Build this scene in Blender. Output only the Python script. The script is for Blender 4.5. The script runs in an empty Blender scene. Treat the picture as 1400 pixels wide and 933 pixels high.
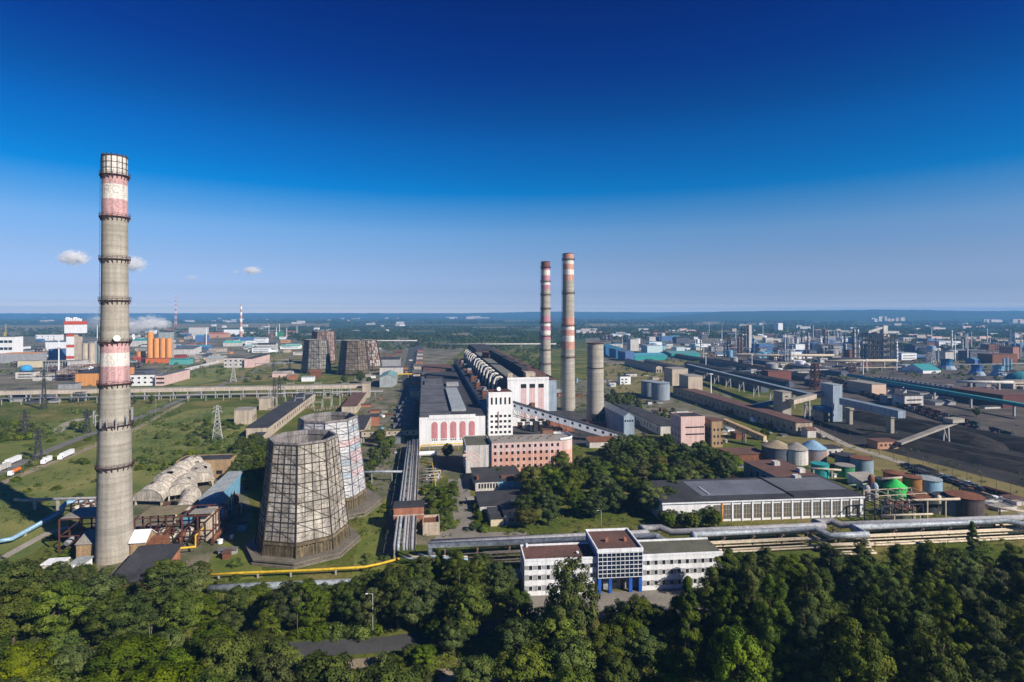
import bpy, math, random
import numpy as np
from mathutils import Vector, Matrix

random.seed(7); RNG = np.random.default_rng(7)
scene = bpy.context.scene
COL = scene.collection
R = math.radians

# ---------------------------------------------------------------- camera, sky, sun, exposure
F = 770.0                        # focal length in pixels of a 1400 px wide frame
YAW = math.atan(120 / F)         # plant axis is +Y; the camera looks a little to its right
SY, CY = math.sin(YAW), math.cos(YAW)
cam_data = bpy.data.cameras.new('camera')
cam = bpy.data.objects.new('camera', cam_data); COL.objects.link(cam)
cam_data.sensor_width = 36; cam_data.lens = F / 1400 * 36
cam_data.shift_y = -38.5 / 1400
cam_data.clip_start = 1; cam_data.clip_end = 120000
cam.location = (0, 0, 100); cam.rotation_euler = (R(90), 0, -YAW)
scene.camera = cam

SUN_AZ = 133.7                   # clockwise from +Y
SUN_EL = 33.0
world = bpy.data.worlds.new('World'); scene.world = world
world.use_nodes = True
nt = world.node_tree; nt.nodes.clear()
sky = nt.nodes.new('ShaderNodeTexSky'); sky.sky_type = 'NISHITA'; sky.sun_disc = False
sky.sun_elevation = R(SUN_EL); sky.sun_rotation = R(SUN_AZ)
sky.air_density = 1.0; sky.dust_density = 0.4; sky.ozone_density = 4.0; sky.altitude = 100
gam = nt.nodes.new('ShaderNodeGamma'); gam.inputs[1].default_value = 1.0
hsv = nt.nodes.new('ShaderNodeHueSaturation'); hsv.inputs['Saturation'].default_value = 1.25
tcw = nt.nodes.new('ShaderNodeTexCoord'); sep = nt.nodes.new('ShaderNodeSeparateXYZ')
wr = nt.nodes.new('ShaderNodeValToRGB'); mixw = nt.nodes.new('ShaderNodeMix')
mixw.data_type = 'RGBA'; mixw.blend_type = 'MULTIPLY'; mixw.inputs[0].default_value = 1.0
bgw = nt.nodes.new('ShaderNodeBackground'); bgw.inputs[1].default_value = 0.12
ow = nt.nodes.new('ShaderNodeOutputWorld')
L = nt.links.new
L(sky.outputs[0], hsv.inputs['Color']); L(hsv.outputs[0], mixw.inputs[6])
L(tcw.outputs['Generated'], sep.inputs[0]); L(sep.outputs[2], wr.inputs[0]); L(wr.outputs[0], mixw.inputs[7])
L(mixw.outputs[2], bgw.inputs[0]); L(bgw.outputs[0], ow.inputs[0])
SKY_RAMP = [(0.0, (1.4026, 1.1797, 1.2017)), (0.0039, (1.4026, 1.1797, 1.2017)), (0.0156, (0.5958, 0.5944, 0.9316)), (0.026, (0.489, 0.4985, 0.8271)), (0.0363, (0.4373, 0.4473, 0.7311)), (0.088, (0.5197, 0.4764, 0.6195)), (0.1389, (0.5256, 0.5462, 0.6543)), (0.1826, (0.2236, 0.4915, 0.6509)), (0.2071, (0.0022, 0.4274, 0.6532)), (0.2372, (0.0005, 0.3799, 0.6173)), (0.2839, (0.0005, 0.3215, 0.5787)), (0.3287, (0.0005, 0.2357, 0.4742)), (0.3919, (0.0005, 0.148, 0.4243)), (0.4858, (0.0005, 0.1047, 0.3521)), (1.0, (0.03, 0.16, 0.36))]
els = wr.color_ramp.elements
els[0].position = SKY_RAMP[0][0]; els[0].color = SKY_RAMP[0][1] + (1,)
els[1].position = 1.0; els[1].color = SKY_RAMP[-1][1] + (1,)
for p_, c_ in SKY_RAMP[1:-1]:
    e = els.new(p_); e.color = c_ + (1,)

sl = bpy.data.lights.new('sun', 'SUN'); sl.energy = 5.0; sl.angle = R(0.53); sl.color = (1.0, 0.925, 0.81)
sun = bpy.data.objects.new('sun', sl); COL.objects.link(sun)
_t = Vector((-math.sin(R(SUN_AZ)) * math.cos(R(SUN_EL)), -math.cos(R(SUN_AZ)) * math.cos(R(SUN_EL)), -math.sin(R(SUN_EL))))
sun.rotation_euler = _t.to_track_quat('-Z', 'Y').to_euler()
scene.view_settings.view_transform = 'Standard'; scene.view_settings.look = 'None'
scene.view_settings.exposure = 0.45; scene.view_settings.gamma = 1.0; scene.view_settings.use_curve_mapping = False
scene.cycles.max_bounces = 6; scene.cycles.diffuse_bounces = 2; scene.cycles.glossy_bounces = 2
scene.cycles.transparent_max_bounces = 8; scene.cycles.volume_bounces = 8; scene.cycles.transmission_bounces = 3

# ---------------------------------------------------------------- measuring: photo pixel + height -> plant coordinates
def g(px, py, z=0.0):
    d = F * (100 - z) / (py - 428.0); l = (px - 700) / F * d
    return (d * SY + l * CY, d * CY - l * SY)
def pix(x, y, z=0.0):
    d = x * SY + y * CY; l = x * CY - y * SY
    d = max(d, 1e-3)
    return (700 + F * l / d, 428 + F * (100 - z) / d)
def S(py): return 100.0 / (py - 428.0)      # metres per photo pixel for a thing standing at that row

# ---------------------------------------------------------------- materials
MATS = {}
def new_mat(name):
    m = bpy.data.materials.new(name); m.use_nodes = True
    n = m.node_tree.nodes; b = n['Principled BSDF']
    return m, n, m.node_tree.links.new, b
def setspec(b, v):
    if 'Specular IOR Level' in b.inputs: b.inputs['Specular IOR Level'].default_value = v
def mat(name, c1, c2=None, scale=0.25, rough=0.85, metal=0.0, spec=0.25, streak=0.0, band=0.0, fine=0.35, isl=0.0, coord='Object', bump=0.0):
    """weathered paint, render, concrete, roofing: two tones on a large noise, fine grain, optional vertical streaks, bands or one tone per panel"""
    if name in MATS: return MATS[name]
    c2 = c2 or tuple(x * 0.72 for x in c1)
    m, n, l, b = new_mat(name)
    tc = n.new('ShaderNodeTexCoord')
    no = n.new('ShaderNodeTexNoise'); no.inputs['Scale'].default_value = scale; no.inputs['Detail'].default_value = 7; no.inputs['Roughness'].default_value = 0.65
    l(tc.outputs[coord], no.inputs['Vector'])
    rp = n.new('ShaderNodeValToRGB'); rp.color_ramp.elements[0].position = 0.34; rp.color_ramp.elements[1].position = 0.66
    rp.color_ramp.elements[0].color = tuple(c2) + (1,); rp.color_ramp.elements[1].color = tuple(c1) + (1,)
    l(no.outputs['Fac'], rp.inputs[0]); out = rp.outputs[0]
    def modulate(out, fac_sock, lo, hi, amt):
        mr = n.new('ShaderNodeMapRange'); mr.inputs[1].default_value = lo; mr.inputs[2].default_value = hi
        mr.inputs[3].default_value = 1 - amt; mr.inputs[4].default_value = 1 + amt * 0.35
        l(fac_sock, mr.inputs[0])
        mx = n.new('ShaderNodeVectorMath'); mx.operation = 'SCALE'
        l(out, mx.inputs[0]); l(mr.outputs[0], mx.inputs['Scale']); return mx.outputs[0]
    if fine:
        nf = n.new('ShaderNodeTexNoise'); nf.inputs['Scale'].default_value = 1.6; nf.inputs['Detail'].default_value = 4
        l(tc.outputs[coord], nf.inputs['Vector']); out = modulate(out, nf.outputs['Fac'], 0.3, 0.7, fine)
    if streak:
        mp = n.new('ShaderNodeMapping'); mp.inputs['Scale'].default_value = (0.9, 0.9, 0.04)
        l(tc.outputs[coord], mp.inputs['Vector'])
        ns = n.new('ShaderNodeTexNoise'); ns.inputs['Scale'].default_value = 1.0; ns.inputs['Detail'].default_value = 5
        l(mp.outputs[0], ns.inputs['Vector']); out = modulate(out, ns.outputs['Fac'], 0.35, 0.6, streak)
    if band:
        mp = n.new('ShaderNodeMapping'); mp.inputs['Scale'].default_value = (0.02, 0.02, 0.55)
        l(tc.outputs[coord], mp.inputs['Vector'])
        ns = n.new('ShaderNodeTexNoise'); ns.inputs['Scale'].default_value = 1.0; ns.inputs['Detail'].default_value = 6
        l(mp.outputs[0], ns.inputs['Vector']); out = modulate(out, ns.outputs['Fac'], 0.35, 0.62, band)
    if isl:
        ge = n.new('ShaderNodeNewGeometry'); out = modulate(out, ge.outputs['Random Per Island'], 0.0, 1.0, isl)
    l(out, b.inputs['Base Color'])
    b.inputs['Roughness'].default_value = rough; b.inputs['Metallic'].default_value = metal; setspec(b, spec)
    if bump:
        bn = n.new('ShaderNodeBump'); bn.inputs['Strength'].default_value = bump; bn.inputs['Distance'].default_value = 0.3
        nb = n.new('ShaderNodeTexNoise'); nb.inputs['Scale'].default_value = 1.2; nb.inputs['Detail'].default_value = 6
        l(tc.outputs[coord], nb.inputs['Vector']); l(nb.outputs['Fac'], bn.inputs['Height']); l(bn.outputs[0], b.inputs['Normal'])
    MATS[name] = m; return m
def ribbed(name, c1, c2, period=0.8, axis='X', rough=0.55, metal=0.0):
    """corrugated sheet: ribs by a wave on the normal, rust or dirt by noise"""
    if name in MATS: return MATS[name]
    m = mat(name, c1, c2, scale=0.18, rough=rough, metal=metal, streak=0.2)
    n = m.node_tree.nodes; l = m.node_tree.links.new; b = n['Principled BSDF']
    tc = n.new('ShaderNodeTexCoord'); w = n.new('ShaderNodeTexWave'); w.bands_direction = axis
    w.inputs['Scale'].default_value = 1.0 / period; l(tc.outputs['Object'], w.inputs['Vector'])
    bn = n.new('ShaderNodeBump'); bn.inputs['Strength'].default_value = 0.35; bn.inputs['Distance'].default_value = 0.12
    l(w.outputs['Fac'], bn.inputs['Height']); l(bn.outputs[0], b.inputs['Normal']); return m

concrete = mat('weathered_concrete', (0.40, 0.365, 0.31), (0.325, 0.295, 0.25), scale=0.10, band=0.22, streak=0.14, fine=0.15)
chim_white = mat('faded_white_paint', (0.78, 0.74, 0.68), (0.64, 0.58, 0.53), scale=0.2, streak=0.30)
chim_pink = mat('faded_pink_paint', (0.60, 0.36, 0.36), (0.48, 0.30, 0.30), scale=0.2, streak=0.28)
chim_red = mat('faded_red_paint', (0.62, 0.33, 0.26), (0.48, 0.26, 0.21), scale=0.2, streak=0.28)
rust_ring = mat('rusty_dark_steel', (0.10, 0.05, 0.045), (0.05, 0.03, 0.03))
dark_steel = mat('dark_steel', (0.06, 0.06, 0.065), (0.03, 0.03, 0.035))
brown_steel = mat('red_brown_steel', (0.14, 0.05, 0.035), (0.08, 0.035, 0.03))
white_wall = mat('white_render', (0.82, 0.81, 0.80), (0.72, 0.71, 0.71), scale=0.08, streak=0.12, fine=0.12)
off_white = mat('greyed_white_render', (0.66, 0.63, 0.59), (0.5, 0.47, 0.44), scale=0.12, streak=0.25)
grey_wall = mat('grey_panel', (0.40, 0.40, 0.41), (0.30, 0.30, 0.31), scale=0.15, streak=0.2)
blue_grey = mat('blue_grey_cladding', (0.36, 0.43, 0.50), (0.27, 0.34, 0.42), scale=0.15, streak=0.25)
beige = mat('beige_render', (0.56, 0.47, 0.37), (0.44, 0.36, 0.28), scale=0.12, streak=0.25)
tan_brick = mat('tan_brick', (0.42, 0.29, 0.17), (0.33, 0.22, 0.12), scale=0.2, streak=0.2)
red_brick = mat('red_brick', (0.44, 0.19, 0.11), (0.32, 0.13, 0.08), scale=0.2, streak=0.2)
pink_wall = mat('pink_render', (0.74, 0.53, 0.49), (0.64, 0.44, 0.40), scale=0.1, streak=0.18)
salmon = mat('salmon_render', (0.70, 0.40, 0.31), (0.62, 0.33, 0.25), scale=0.1, streak=0.15)
pink_panel = mat('pink_panel', (0.62, 0.27, 0.28), (0.54, 0.22, 0.23), scale=0.1, streak=0.2)
pale_pink_panel = mat('pale_pink_panel', (0.72, 0.52, 0.51), (0.66, 0.45, 0.44), scale=0.1, streak=0.2)
roof_dark = mat('dark_bitumen_roof', (0.065, 0.064, 0.070), (0.035, 0.035, 0.040), scale=0.10, rough=0.9, fine=0.4)
roof_grey = mat('grey_bitumen_roof', (0.15, 0.15, 0.165), (0.085, 0.085, 0.095), scale=0.08, rough=0.8, fine=0.35)
roof_brown = mat('brown_bitumen_roof', (0.17, 0.085, 0.065), (0.10, 0.06, 0.05), scale=0.10, rough=0.9)
roof_olive = mat('olive_bitumen_roof', (0.15, 0.145, 0.10), (0.09, 0.09, 0.07), scale=0.12, rough=0.9)
roof_light = mat('pale_roofing', (0.36, 0.33, 0.29), (0.24, 0.22, 0.19), scale=0.1, rough=0.85)
roof_blue = ribbed('blue_sheet_roof', (0.26, 0.33, 0.39), (0.18, 0.24, 0.29), period=1.2)
roof_pale = ribbed('pale_sheet_roof', (0.42, 0.45, 0.45), (0.30, 0.33, 0.34), period=1.2)
asbestos = mat('white_insulation', (0.66, 0.60, 0.52), (0.36, 0.31, 0.25), scale=0.35, streak=0.25, fine=0.5, bump=0.6)
glass = mat('dark_window_glass', (0.025, 0.03, 0.035), (0.012, 0.014, 0.018), rough=0.25, spec=0.5)
glass_blue = mat('blue_window_glass', (0.015, 0.03, 0.07), (0.01, 0.018, 0.04), rough=0.12, spec=0.6)
trim_white = mat('white_trim', (0.83, 0.84, 0.86), (0.72, 0.73, 0.74), fine=0.14, streak=0.14)
navy_wall = mat('blue_painted_wall', (0.10, 0.19, 0.40), (0.08, 0.15, 0.32), streak=0.1)
vivid_blue = mat('vivid_blue_paint', (0.03, 0.13, 0.55), (0.025, 0.10, 0.44), rough=0.45)
sky_blue = mat('light_blue_paint', (0.20, 0.42, 0.58), (0.15, 0.33, 0.47), rough=0.6)
deep_blue = mat('deep_blue_sheet', (0.03, 0.16, 0.36), (0.025, 0.12, 0.27), rough=0.6, streak=0.2)
teal_m = mat('teal_paint', (0.04, 0.36, 0.34), (0.03, 0.26, 0.25), rough=0.6, streak=0.2)
green_m = mat('green_paint', (0.06, 0.28, 0.12), (0.05, 0.20, 0.09), rough=0.6, streak=0.25)
lime_m = mat('bright_green_paint', (0.05, 0.62, 0.12), (0.04, 0.50, 0.09), rough=0.5)
orange_m = mat('orange_paint', (0.74, 0.34, 0.11), (0.66, 0.28, 0.09), rough=0.65, streak=0.15)
red_m = mat('red_paint', (0.62, 0.10, 0.05), (0.5, 0.08, 0.045), rough=0.6)
yellow_m = mat('yellow_pipe_paint', (0.68, 0.45, 0.03), (0.46, 0.30, 0.03), rough=0.6, fine=0.3, scale=0.5)
silver = mat('pipe_lagging_sheet', (0.44, 0.48, 0.52), (0.22, 0.25, 0.28), rough=0.58, metal=0.2, streak=0.0, scale=0.4)
silver_blue = mat('blue_pipe_sheet', (0.30, 0.48, 0.62), (0.24, 0.39, 0.52), rough=0.45, metal=0.2)
cream_pipe = mat('cream_pipe_lagging', (0.60, 0.51, 0.38), (0.44, 0.36, 0.27), scale=0.5, rough=0.8)
grey_pipe = mat('grey_pipe_lagging', (0.34, 0.34, 0.36), (0.24, 0.23, 0.24), scale=0.5, rough=0.7)
rust = mat('rust', (0.25, 0.10, 0.05), (0.14, 0.06, 0.035), scale=0.5)
coal_m = mat('coal', (0.052, 0.044, 0.038), (0.012, 0.012, 0.014), scale=0.035, rough=0.95, fine=0.5, bump=0.5)
asphalt = mat('asphalt', (0.085, 0.083, 0.082), (0.055, 0.054, 0.055), scale=0.08, fine=0.3)
asphalt_pale = mat('worn_pale_paving', (0.27, 0.24, 0.20), (0.19, 0.17, 0.145), scale=0.10, fine=0.35)
dirt_m = mat('dry_dirt', (0.36, 0.29, 0.20), (0.24, 0.19, 0.12), scale=0.09, fine=0.4)
road_m = mat('dusty_road', (0.20, 0.19, 0.175), (0.135, 0.13, 0.12), scale=0.1, fine=0.3)
gravel_m = mat('dusty_gravel', (0.42, 0.37, 0.31), (0.30, 0.26, 0.21), scale=0.09, fine=0.4)
water_m = mat('dark_canal_water', (0.012, 0.016, 0.022), (0.01, 0.012, 0.016), rough=0.12, spec=0.5, fine=0)
paint_mark = mat('road_marking_white', (0.75, 0.75, 0.72), (0.6, 0.6, 0.58))
bark = mat('bark', (0.16, 0.125, 0.09), (0.09, 0.07, 0.05), scale=1.0)
bare_wood = mat('pale_dead_wood', (0.36, 0.30, 0.23), (0.24, 0.19, 0.14), scale=1.0)
rubber = mat('black_rubber', (0.02, 0.02, 0.02))

def leaf_mat(name, dark, light, hue=0.03):
    m, n, l, b = new_mat(name)
    at = n.new('ShaderNodeAttribute'); at.attribute_name = 'tint'
    oi = n.new('ShaderNodeObjectInfo')
    rp = n.new('ShaderNodeValToRGB'); rp.color_ramp.elements[0].color = tuple(dark) + (1,); rp.color_ramp.elements[1].color = tuple(light) + (1,)
    l(at.outputs['Fac'], rp.inputs[0])
    hs = n.new('ShaderNodeHueSaturation')
    def rng(lo, hi, k):
        mu = n.new('ShaderNodeMath'); mu.operation = 'MULTIPLY'; mu.inputs[1].default_value = k
        fr = n.new('ShaderNodeMath'); fr.operation = 'FRACT'
        mr = n.new('ShaderNodeMapRange'); mr.inputs[3].default_value = lo; mr.inputs[4].default_value = hi
        l(oi.outputs['Random'], mu.inputs[0]); l(mu.outputs[0], fr.inputs[0]); l(fr.outputs[0], mr.inputs[0]); return mr.outputs[0]
    l(rng(0.5 - hue, 0.5 + hue * 0.1, 1.0), hs.inputs['Hue']); l(rng(0.8, 1.1, 7.31), hs.inputs['Saturation']); l(rng(0.66, 1.18, 13.7), hs.inputs['Value'])
    l(rp.outputs[0], hs.inputs['Color']); l(hs.outputs[0], b.inputs['Base Color'])
    b.inputs['Roughness'].default_value = 0.7; setspec(b, 0.12)
    tr = n.new('ShaderNodeBsdfTranslucent'); l(hs.outputs[0], tr.inputs['Color'])
    mx = n.new('ShaderNodeMixShader'); mx.inputs[0].default_value = 0.14
    l(b.outputs[0], mx.inputs[1]); l(tr.outputs[0], mx.inputs[2]); l(mx.outputs[0], n['Material Output'].inputs['Surface'])
    MATS[name] = m; return m
leaf_mid = leaf_mat('mid_green_leaves', (0.042, 0.072, 0.009), (0.135, 0.185, 0.020))
leaf_dark = leaf_mat('dark_green_leaves', (0.034, 0.060, 0.010), (0.110, 0.155, 0.020))
leaf_bright = leaf_mat('yellow_green_leaves', (0.052, 0.088, 0.008), (0.140, 0.185, 0.014))
leaf_yellow = leaf_mat('yellowed_leaves', (0.10, 0.12, 0.010), (0.22, 0.22, 0.015))
leaf_olive = leaf_mat('dull_olive_leaves', (0.065, 0.075, 0.018), (0.15, 0.15, 0.038))

# ---------------------------------------------------------------- mesh builder
class MB:
    def __init__(s): s.v = []; s.f = []; s.m = []; s.sm = []; s.k = 0
    def face(s, pts, smooth=False):
        i = len(s.v); s.v += [tuple(p) for p in pts]; s.f.append(tuple(range(i, i + len(pts)))); s.m.append(s.k); s.sm.append(smooth); return s
    def box(s, x0, y0, z0, x1, y1, z1, skip=''):
        i = len(s.v)
        s.v += [(x0, y0, z0), (x1, y0, z0), (x1, y1, z0), (x0, y1, z0), (x0, y0, z1), (x1, y0, z1), (x1, y1, z1), (x0, y1, z1)]
        for key, q in (('b', (3, 2, 1, 0)), ('t', (4, 5, 6, 7)), ('f', (0, 1, 5, 4)), ('r', (1, 2, 6, 5)), ('k', (2, 3, 7, 6)), ('l', (3, 0, 4, 7))):
            if key not in skip: s.f.append(tuple(i + a for a in q)); s.m.append(s.k); s.sm.append(False)
        return s
    def lathe(s, cx, cy, prof, n=24, cap0=False, cap1=True, a0=0.0, smooth=True, kf=None):
        i = len(s.v)
        for r, z in prof:
            for j in range(n):
                a = a0 + 2 * math.pi * j / n; s.v.append((cx + r * math.cos(a), cy + r * math.sin(a), z))
        for q in range(len(prof) - 1):
            for j in range(n):
                j2 = (j + 1) % n
                s.f.append((i + q * n + j, i + q * n + j2, i + (q + 1) * n + j2, i + (q + 1) * n + j))
                s.m.append(kf(q) if kf else s.k); s.sm.append(smooth)
        for do, q, rev in ((cap0, 0, True), (cap1, len(prof) - 1, False)):
            if do:
                r, z = prof[q]; ring = [(cx + r * math.cos(a0 + 2 * math.pi * j / n), cy + r * math.sin(a0 + 2 * math.pi * j / n), z) for j in range(n)]
                s.face(ring[::-1] if rev else ring)
        return s
    def cyl(s, cx, cy, z0, z1, r0, r1=None, n=20): return s.lathe(cx, cy, [(r0, z0), (r0 if r1 is None else r1, z1)], n)
    def tube(s, pts, r, n=8, smooth=True, caps=True, taper=None):
        P = [Vector(p) for p in pts]; m = len(P); i = len(s.v); last = None
        for k, p in enumerate(P):
            if k == 0: t = P[1] - P[0]
            elif k == m - 1: t = P[-1] - P[-2]
            else: t = (P[k + 1] - p).normalized() + (p - P[k - 1]).normalized()
            if t.length < 1e-6: t = P[k] - P[k - 1]
            t.normalize()
            if last is None:
                u = t.cross(Vector((0, 0, 1)))
                if u.length < 0.05: u = t.cross(Vector((0, 1, 0)))
            else: u = last - t * last.dot(t)
            u.normalize(); w = t.cross(u); last = u
            sc = 1.0
            if 0 < k < m - 1:
                c = max(0.45, math.sqrt(max(0.0, (1 + (P[k + 1] - p).normalized().dot((p - P[k - 1]).normalized())) / 2))); sc = 1 / c ** 0.6
            rr = (r if taper is None else r + (taper - r) * k / (m - 1)) * sc
            off = math.pi / n if n == 4 else 0
            for j in range(n):
                a = 2 * math.pi * j / n + off; s.v.append(tuple(p + u * (rr * math.cos(a)) + w * (rr * math.sin(a))))
        for k in range(m - 1):
            for j in range(n):
                j2 = (j + 1) % n; s.f.append((i + k * n + j, i + k * n + j2, i + (k + 1) * n + j2, i + (k + 1) * n + j)); s.m.append(s.k); s.sm.append(smooth and n > 4)
        if caps:
            s.f.append(tuple(i + j for j in range(n))[::-1]); s.m.append(s.k); s.sm.append(False)
            s.f.append(tuple(i + (m - 1) * n + j for j in range(n))); s.m.append(s.k); s.sm.append(False)
        return s
    def bar(s, p, q, w): return s.tube([p, q], w * 0.707, 4, False)
    def prism(s, poly, z0, z1):
        n = len(poly); s.face([(x, y, z1) for x, y in poly]); s.face([(x, y, z0) for x, y in poly][::-1])
        for j in range(n):
            a, b = poly[j], poly[(j + 1) % n]; s.face([(a[0], a[1], z0), (b[0], b[1], z0), (b[0], b[1], z1), (a[0], a[1], z1)])
        return s
    def slopebox(s, p, q, w, h, side=None):
        """a box gallery from p to q (floor centre line), w wide, h tall"""
        p, q = Vector(p), Vector(q); t = (q - p); u = t.cross(Vector((0, 0, 1))).normalized() * (w / 2); z = Vector((0, 0, h))
        A = [p - u, p + u, p + u + z, p - u + z]; B = [q - u, q + u, q + u + z, q - u + z]
        s.face(A[::-1]); s.face(B)
        for j in range(4): s.face([A[j], A[(j + 1) % 4], B[(j + 1) % 4], B[j]])
        return s
    def mesh(s, name, mats):
        me = bpy.data.meshes.new(name); me.from_pydata(s.v, [], s.f)
        for mm in (mats if isinstance(mats, (list, tuple)) else [mats]): me.materials.append(mm)
        me.polygons.foreach_set('material_index', s.m); me.polygons.foreach_set('use_smooth', s.sm); me.update(); return me
    def build(s, name, mats, parent=None, loc=(0, 0, 0), rz=0.0):
        return link(name, s.mesh(name, mats), parent, loc, rz)
def link(name, me, parent=None, loc=(0, 0, 0), rz=0.0):
    o = bpy.data.objects.new(name, me); COL.objects.link(o); o.location = loc; o.rotation_euler = (0, 0, rz)
    if parent is not None: o.parent = parent
    return o
THINGS = []
def tag(o, label, cat, group=None):
    o['label'] = label; o['category'] = cat
    if group: o['group'] = group
    THINGS.append(o); return o
def thing(name, label, cat, loc=(0, 0, 0), rz=0.0, group=None):
    return tag(link(name, None, None, loc, rz), label, cat, group)
def struct(o, kind='structure'): o['kind'] = kind; return o
def copy_tree(o, loc, rz=0.0, sc=None, label=None, cat=None, group=None):
    r = o.copy(); COL.objects.link(r); r.location = loc; r.rotation_euler = (0, 0, rz)
    if sc is not None: r.scale = sc
    for ch in o.children:
        c = ch.copy(); COL.objects.link(c); c.parent = r
        for d in ch.children:
            e = d.copy(); COL.objects.link(e); e.parent = c
    if label: r['label'] = label
    if cat: r['category'] = cat
    if group: r['group'] = group
    THINGS.append(r); return r

PANE = {}
def windows(root, face, w, d, spec, m=None):
    """rows of windows on one face of a w x d block: (u0, z0, nu, nz, du, dz, width, height)"""
    u0, z0, nu, nz, du, dz, ww, wh = spec; m = m or glass
    key = (round(ww, 2), round(wh, 2), m.name)
    if key not in PANE: PANE[key] = MB().box(-ww / 2, -0.05, -wh / 2, ww / 2, 0.05, wh / 2).mesh('window', m)
    for i in range(nu):
        for k in range(nz):
            u = u0 + i * du; z = z0 + k * dz
            loc, rz = {'f': ((u, 0, z), 0), 'l': ((0, u, z), R(90)), 'r': ((w, u, z), R(90)), 'k': ((u, d, z), 0)}[face]
            link('window', PANE[key], root, loc, rz)
def block(root, w, d, h, wall, roof, style='flat', par=0.8, over=0.35, rise=3.0, parm=None):
    """walls and roof of a building, front-left corner at the root's origin, +x along the front, +y away"""
    if style == 'flat':
        MB().box(0, 0, -0.3, w, d, h, skip='bt').build('wall', wall, root)
        MB().box(-over, -over, h - 0.05, w + over, d + over, h + 0.45).build('roof', roof, root)
    elif style == 'parapet':
        MB().box(0, 0, -0.3, w, d, h, skip='bt').build('wall', wall, root)
        MB().box(0.32, 0.32, h - 0.4, w - 0.32, d - 0.32, h + 0.1).build('roof', roof, root)
        b = MB(); t = 0.3; z0, z1 = h - 0.01, h + par; e = 0.06
        b.box(-e, -e, z0, w + e, t, z1); b.box(-e, d - t, z0, w + e, d + e, z1); b.box(-e, t, z0, t, d - t, z1); b.box(w - t, t, z0, w + e, d - t, z1)
        b.build('parapet', parm or wall, root)
    elif style == 'gable':        # ridge along y
        b = MB().box(0, 0, -0.3, w, d, h, skip='bt')
        b.face([(0, 0, h), (w, 0, h), (w / 2, 0, h + rise)]); b.face([(w, d, h), (0, d, h), (w / 2, d, h + rise)]); b.build('wall', wall, root)
        o = over; k = rise / (w / 2); b = MB()
        for a in ([(-o, h - o * k), (w / 2, h + rise), (w + o, h - o * k)],):
            lo = [(x, z + 0.02) for x, z in a]; hi = [(x, z + 0.35) for x, z in a]
            ring = lo + hi[::-1]
            b.face([(x, -o, z) for x, z in ring]); b.face([(x, d + o, z) for x, z in ring][::-1])
            for j in range(len(ring)):
                p, q = ring[j], ring[(j + 1) % len(ring)]; b.face([(p[0], -o, p[1]), (p[0], d + o, p[1]), (q[0], d + o, q[1]), (q[0], -o, q[1])])
        b.build('roof', roof, root)
    elif style == 'gablex':       # ridge along x
        b = MB().box(0, 0, -0.3, w, d, h, skip='bt')
        b.face([(0, d, h), (0, 0, h), (0, d / 2, h + rise)]); b.face([(w, 0, h), (w, d, h), (w, d / 2, h + rise)]); b.build('wall', wall, root)
        o = over; k = rise / (d / 2); b = MB()
        a = [(-o, h - o * k), (d / 2, h + rise), (d + o, h - o * k)]
        ring = [(y, z + 0.02) for y, z in a] + [(y, z + 0.35) for y, z in a][::-1]
        b.face([(-o, y, z) for y, z in ring][::-1]); b.face([(w + o, y, z) for y, z in ring])
        for j in range(len(ring)):
            p, q = ring[j], ring[(j + 1) % len(ring)]; b.face([(-o, p[0], p[1]), (-o, q[0], q[1]), (w + o, q[0], q[1]), (w + o, p[0], p[1])])
        b.build('roof', roof, root)
    elif style == 'shed':         # roof rises towards the back
        b = MB().box(0, 0, -0.3, w, d, h, skip='bt')
        b.face([(0, d, h), (w, d, h), (w, d, h + rise), (0, d, h + rise)][::-1]); b.face([(0, 0, h), (0, d, h + rise), (0, d, h)]); b.face([(w, 0, h), (w, d, h), (w, d, h + rise)]); b.build('wall', wall, root)
        b = MB(); o = over; k = rise / d
        lo = [(-o, -o, h - o * k + .03), (w + o, -o, h - o * k + .03), (w + o, d + o, h + rise + o * k + .03), (-o, d + o, h + rise + o * k + .03)]
        hi = [(x, y, z + .3) for x, y, z in lo]; b.face(hi); b.face(lo[::-1])
        for j in range(4): b.face([lo[j], lo[(j + 1) % 4], hi[(j + 1) % 4], hi[j]])
        b.build('roof', roof, root)
    return root
def building(name, label, cat, xy, w, d, h, wall, roof, style='flat', wins=(), group=None, rz=0.0, par=0.8, rise=3.0, over=0.35, parm=None):
    t = thing(name, label, cat, (xy[0], xy[1], 0), rz, group)
    block(t, w, d, h, wall, roof, style, par, over, rise, parm)
    for wn in wins: windows(t, wn[0], w, d, wn[1], wn[2] if len(wn) > 2 else None)
    return t
def pbuild(name, label, cat, pxl, py, pxr, d, ptop, wall, roof, **k):
    """the same, measured in the photo: left and right end of the front's foot, its row, and the row of the front's top"""
    return building(name, label, cat, g(pxl, py), (pxr - pxl) * S(py), d, (py - ptop) * S(py), wall, roof, **k)
def tank(name, label, cat, xy, r, h, m, roofm=None, cone=0.15, group=None, n=24, rail=True):
    t = thing(name, label, cat, (xy[0], xy[1], 0), 0, group)
    MB().cyl(0, 0, -0.2, h, r, n=n).build('shell', m, t)
    MB().lathe(0, 0, [(r + 0.15, h - 0.02), (r + 0.15, h + 0.15), (r * 0.3, h + r * cone), (0.05, h + r * cone * 1.25)], n, smooth=False).build('roof', roofm or m, t)
    if rail:
        b = MB(); b.lathe(0, 0, [(r + 0.10, h * 0.96), (r + 0.22, h * 0.96), (r + 0.22, h * 0.98)], n)
        for k in range(10): b.bar((r + .5, -.4 , h * k / 10 + .3), (r + .5, .4, h * k / 10 + .3), .12)
        b.bar((r + .5, -.4, 0), (r + .5, -.4, h + 1), .15); b.bar((r + .5, .4, 0), (r + .5, .4, h + 1), .15); b.build('ladder', dark_steel, t)
    return t

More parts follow.
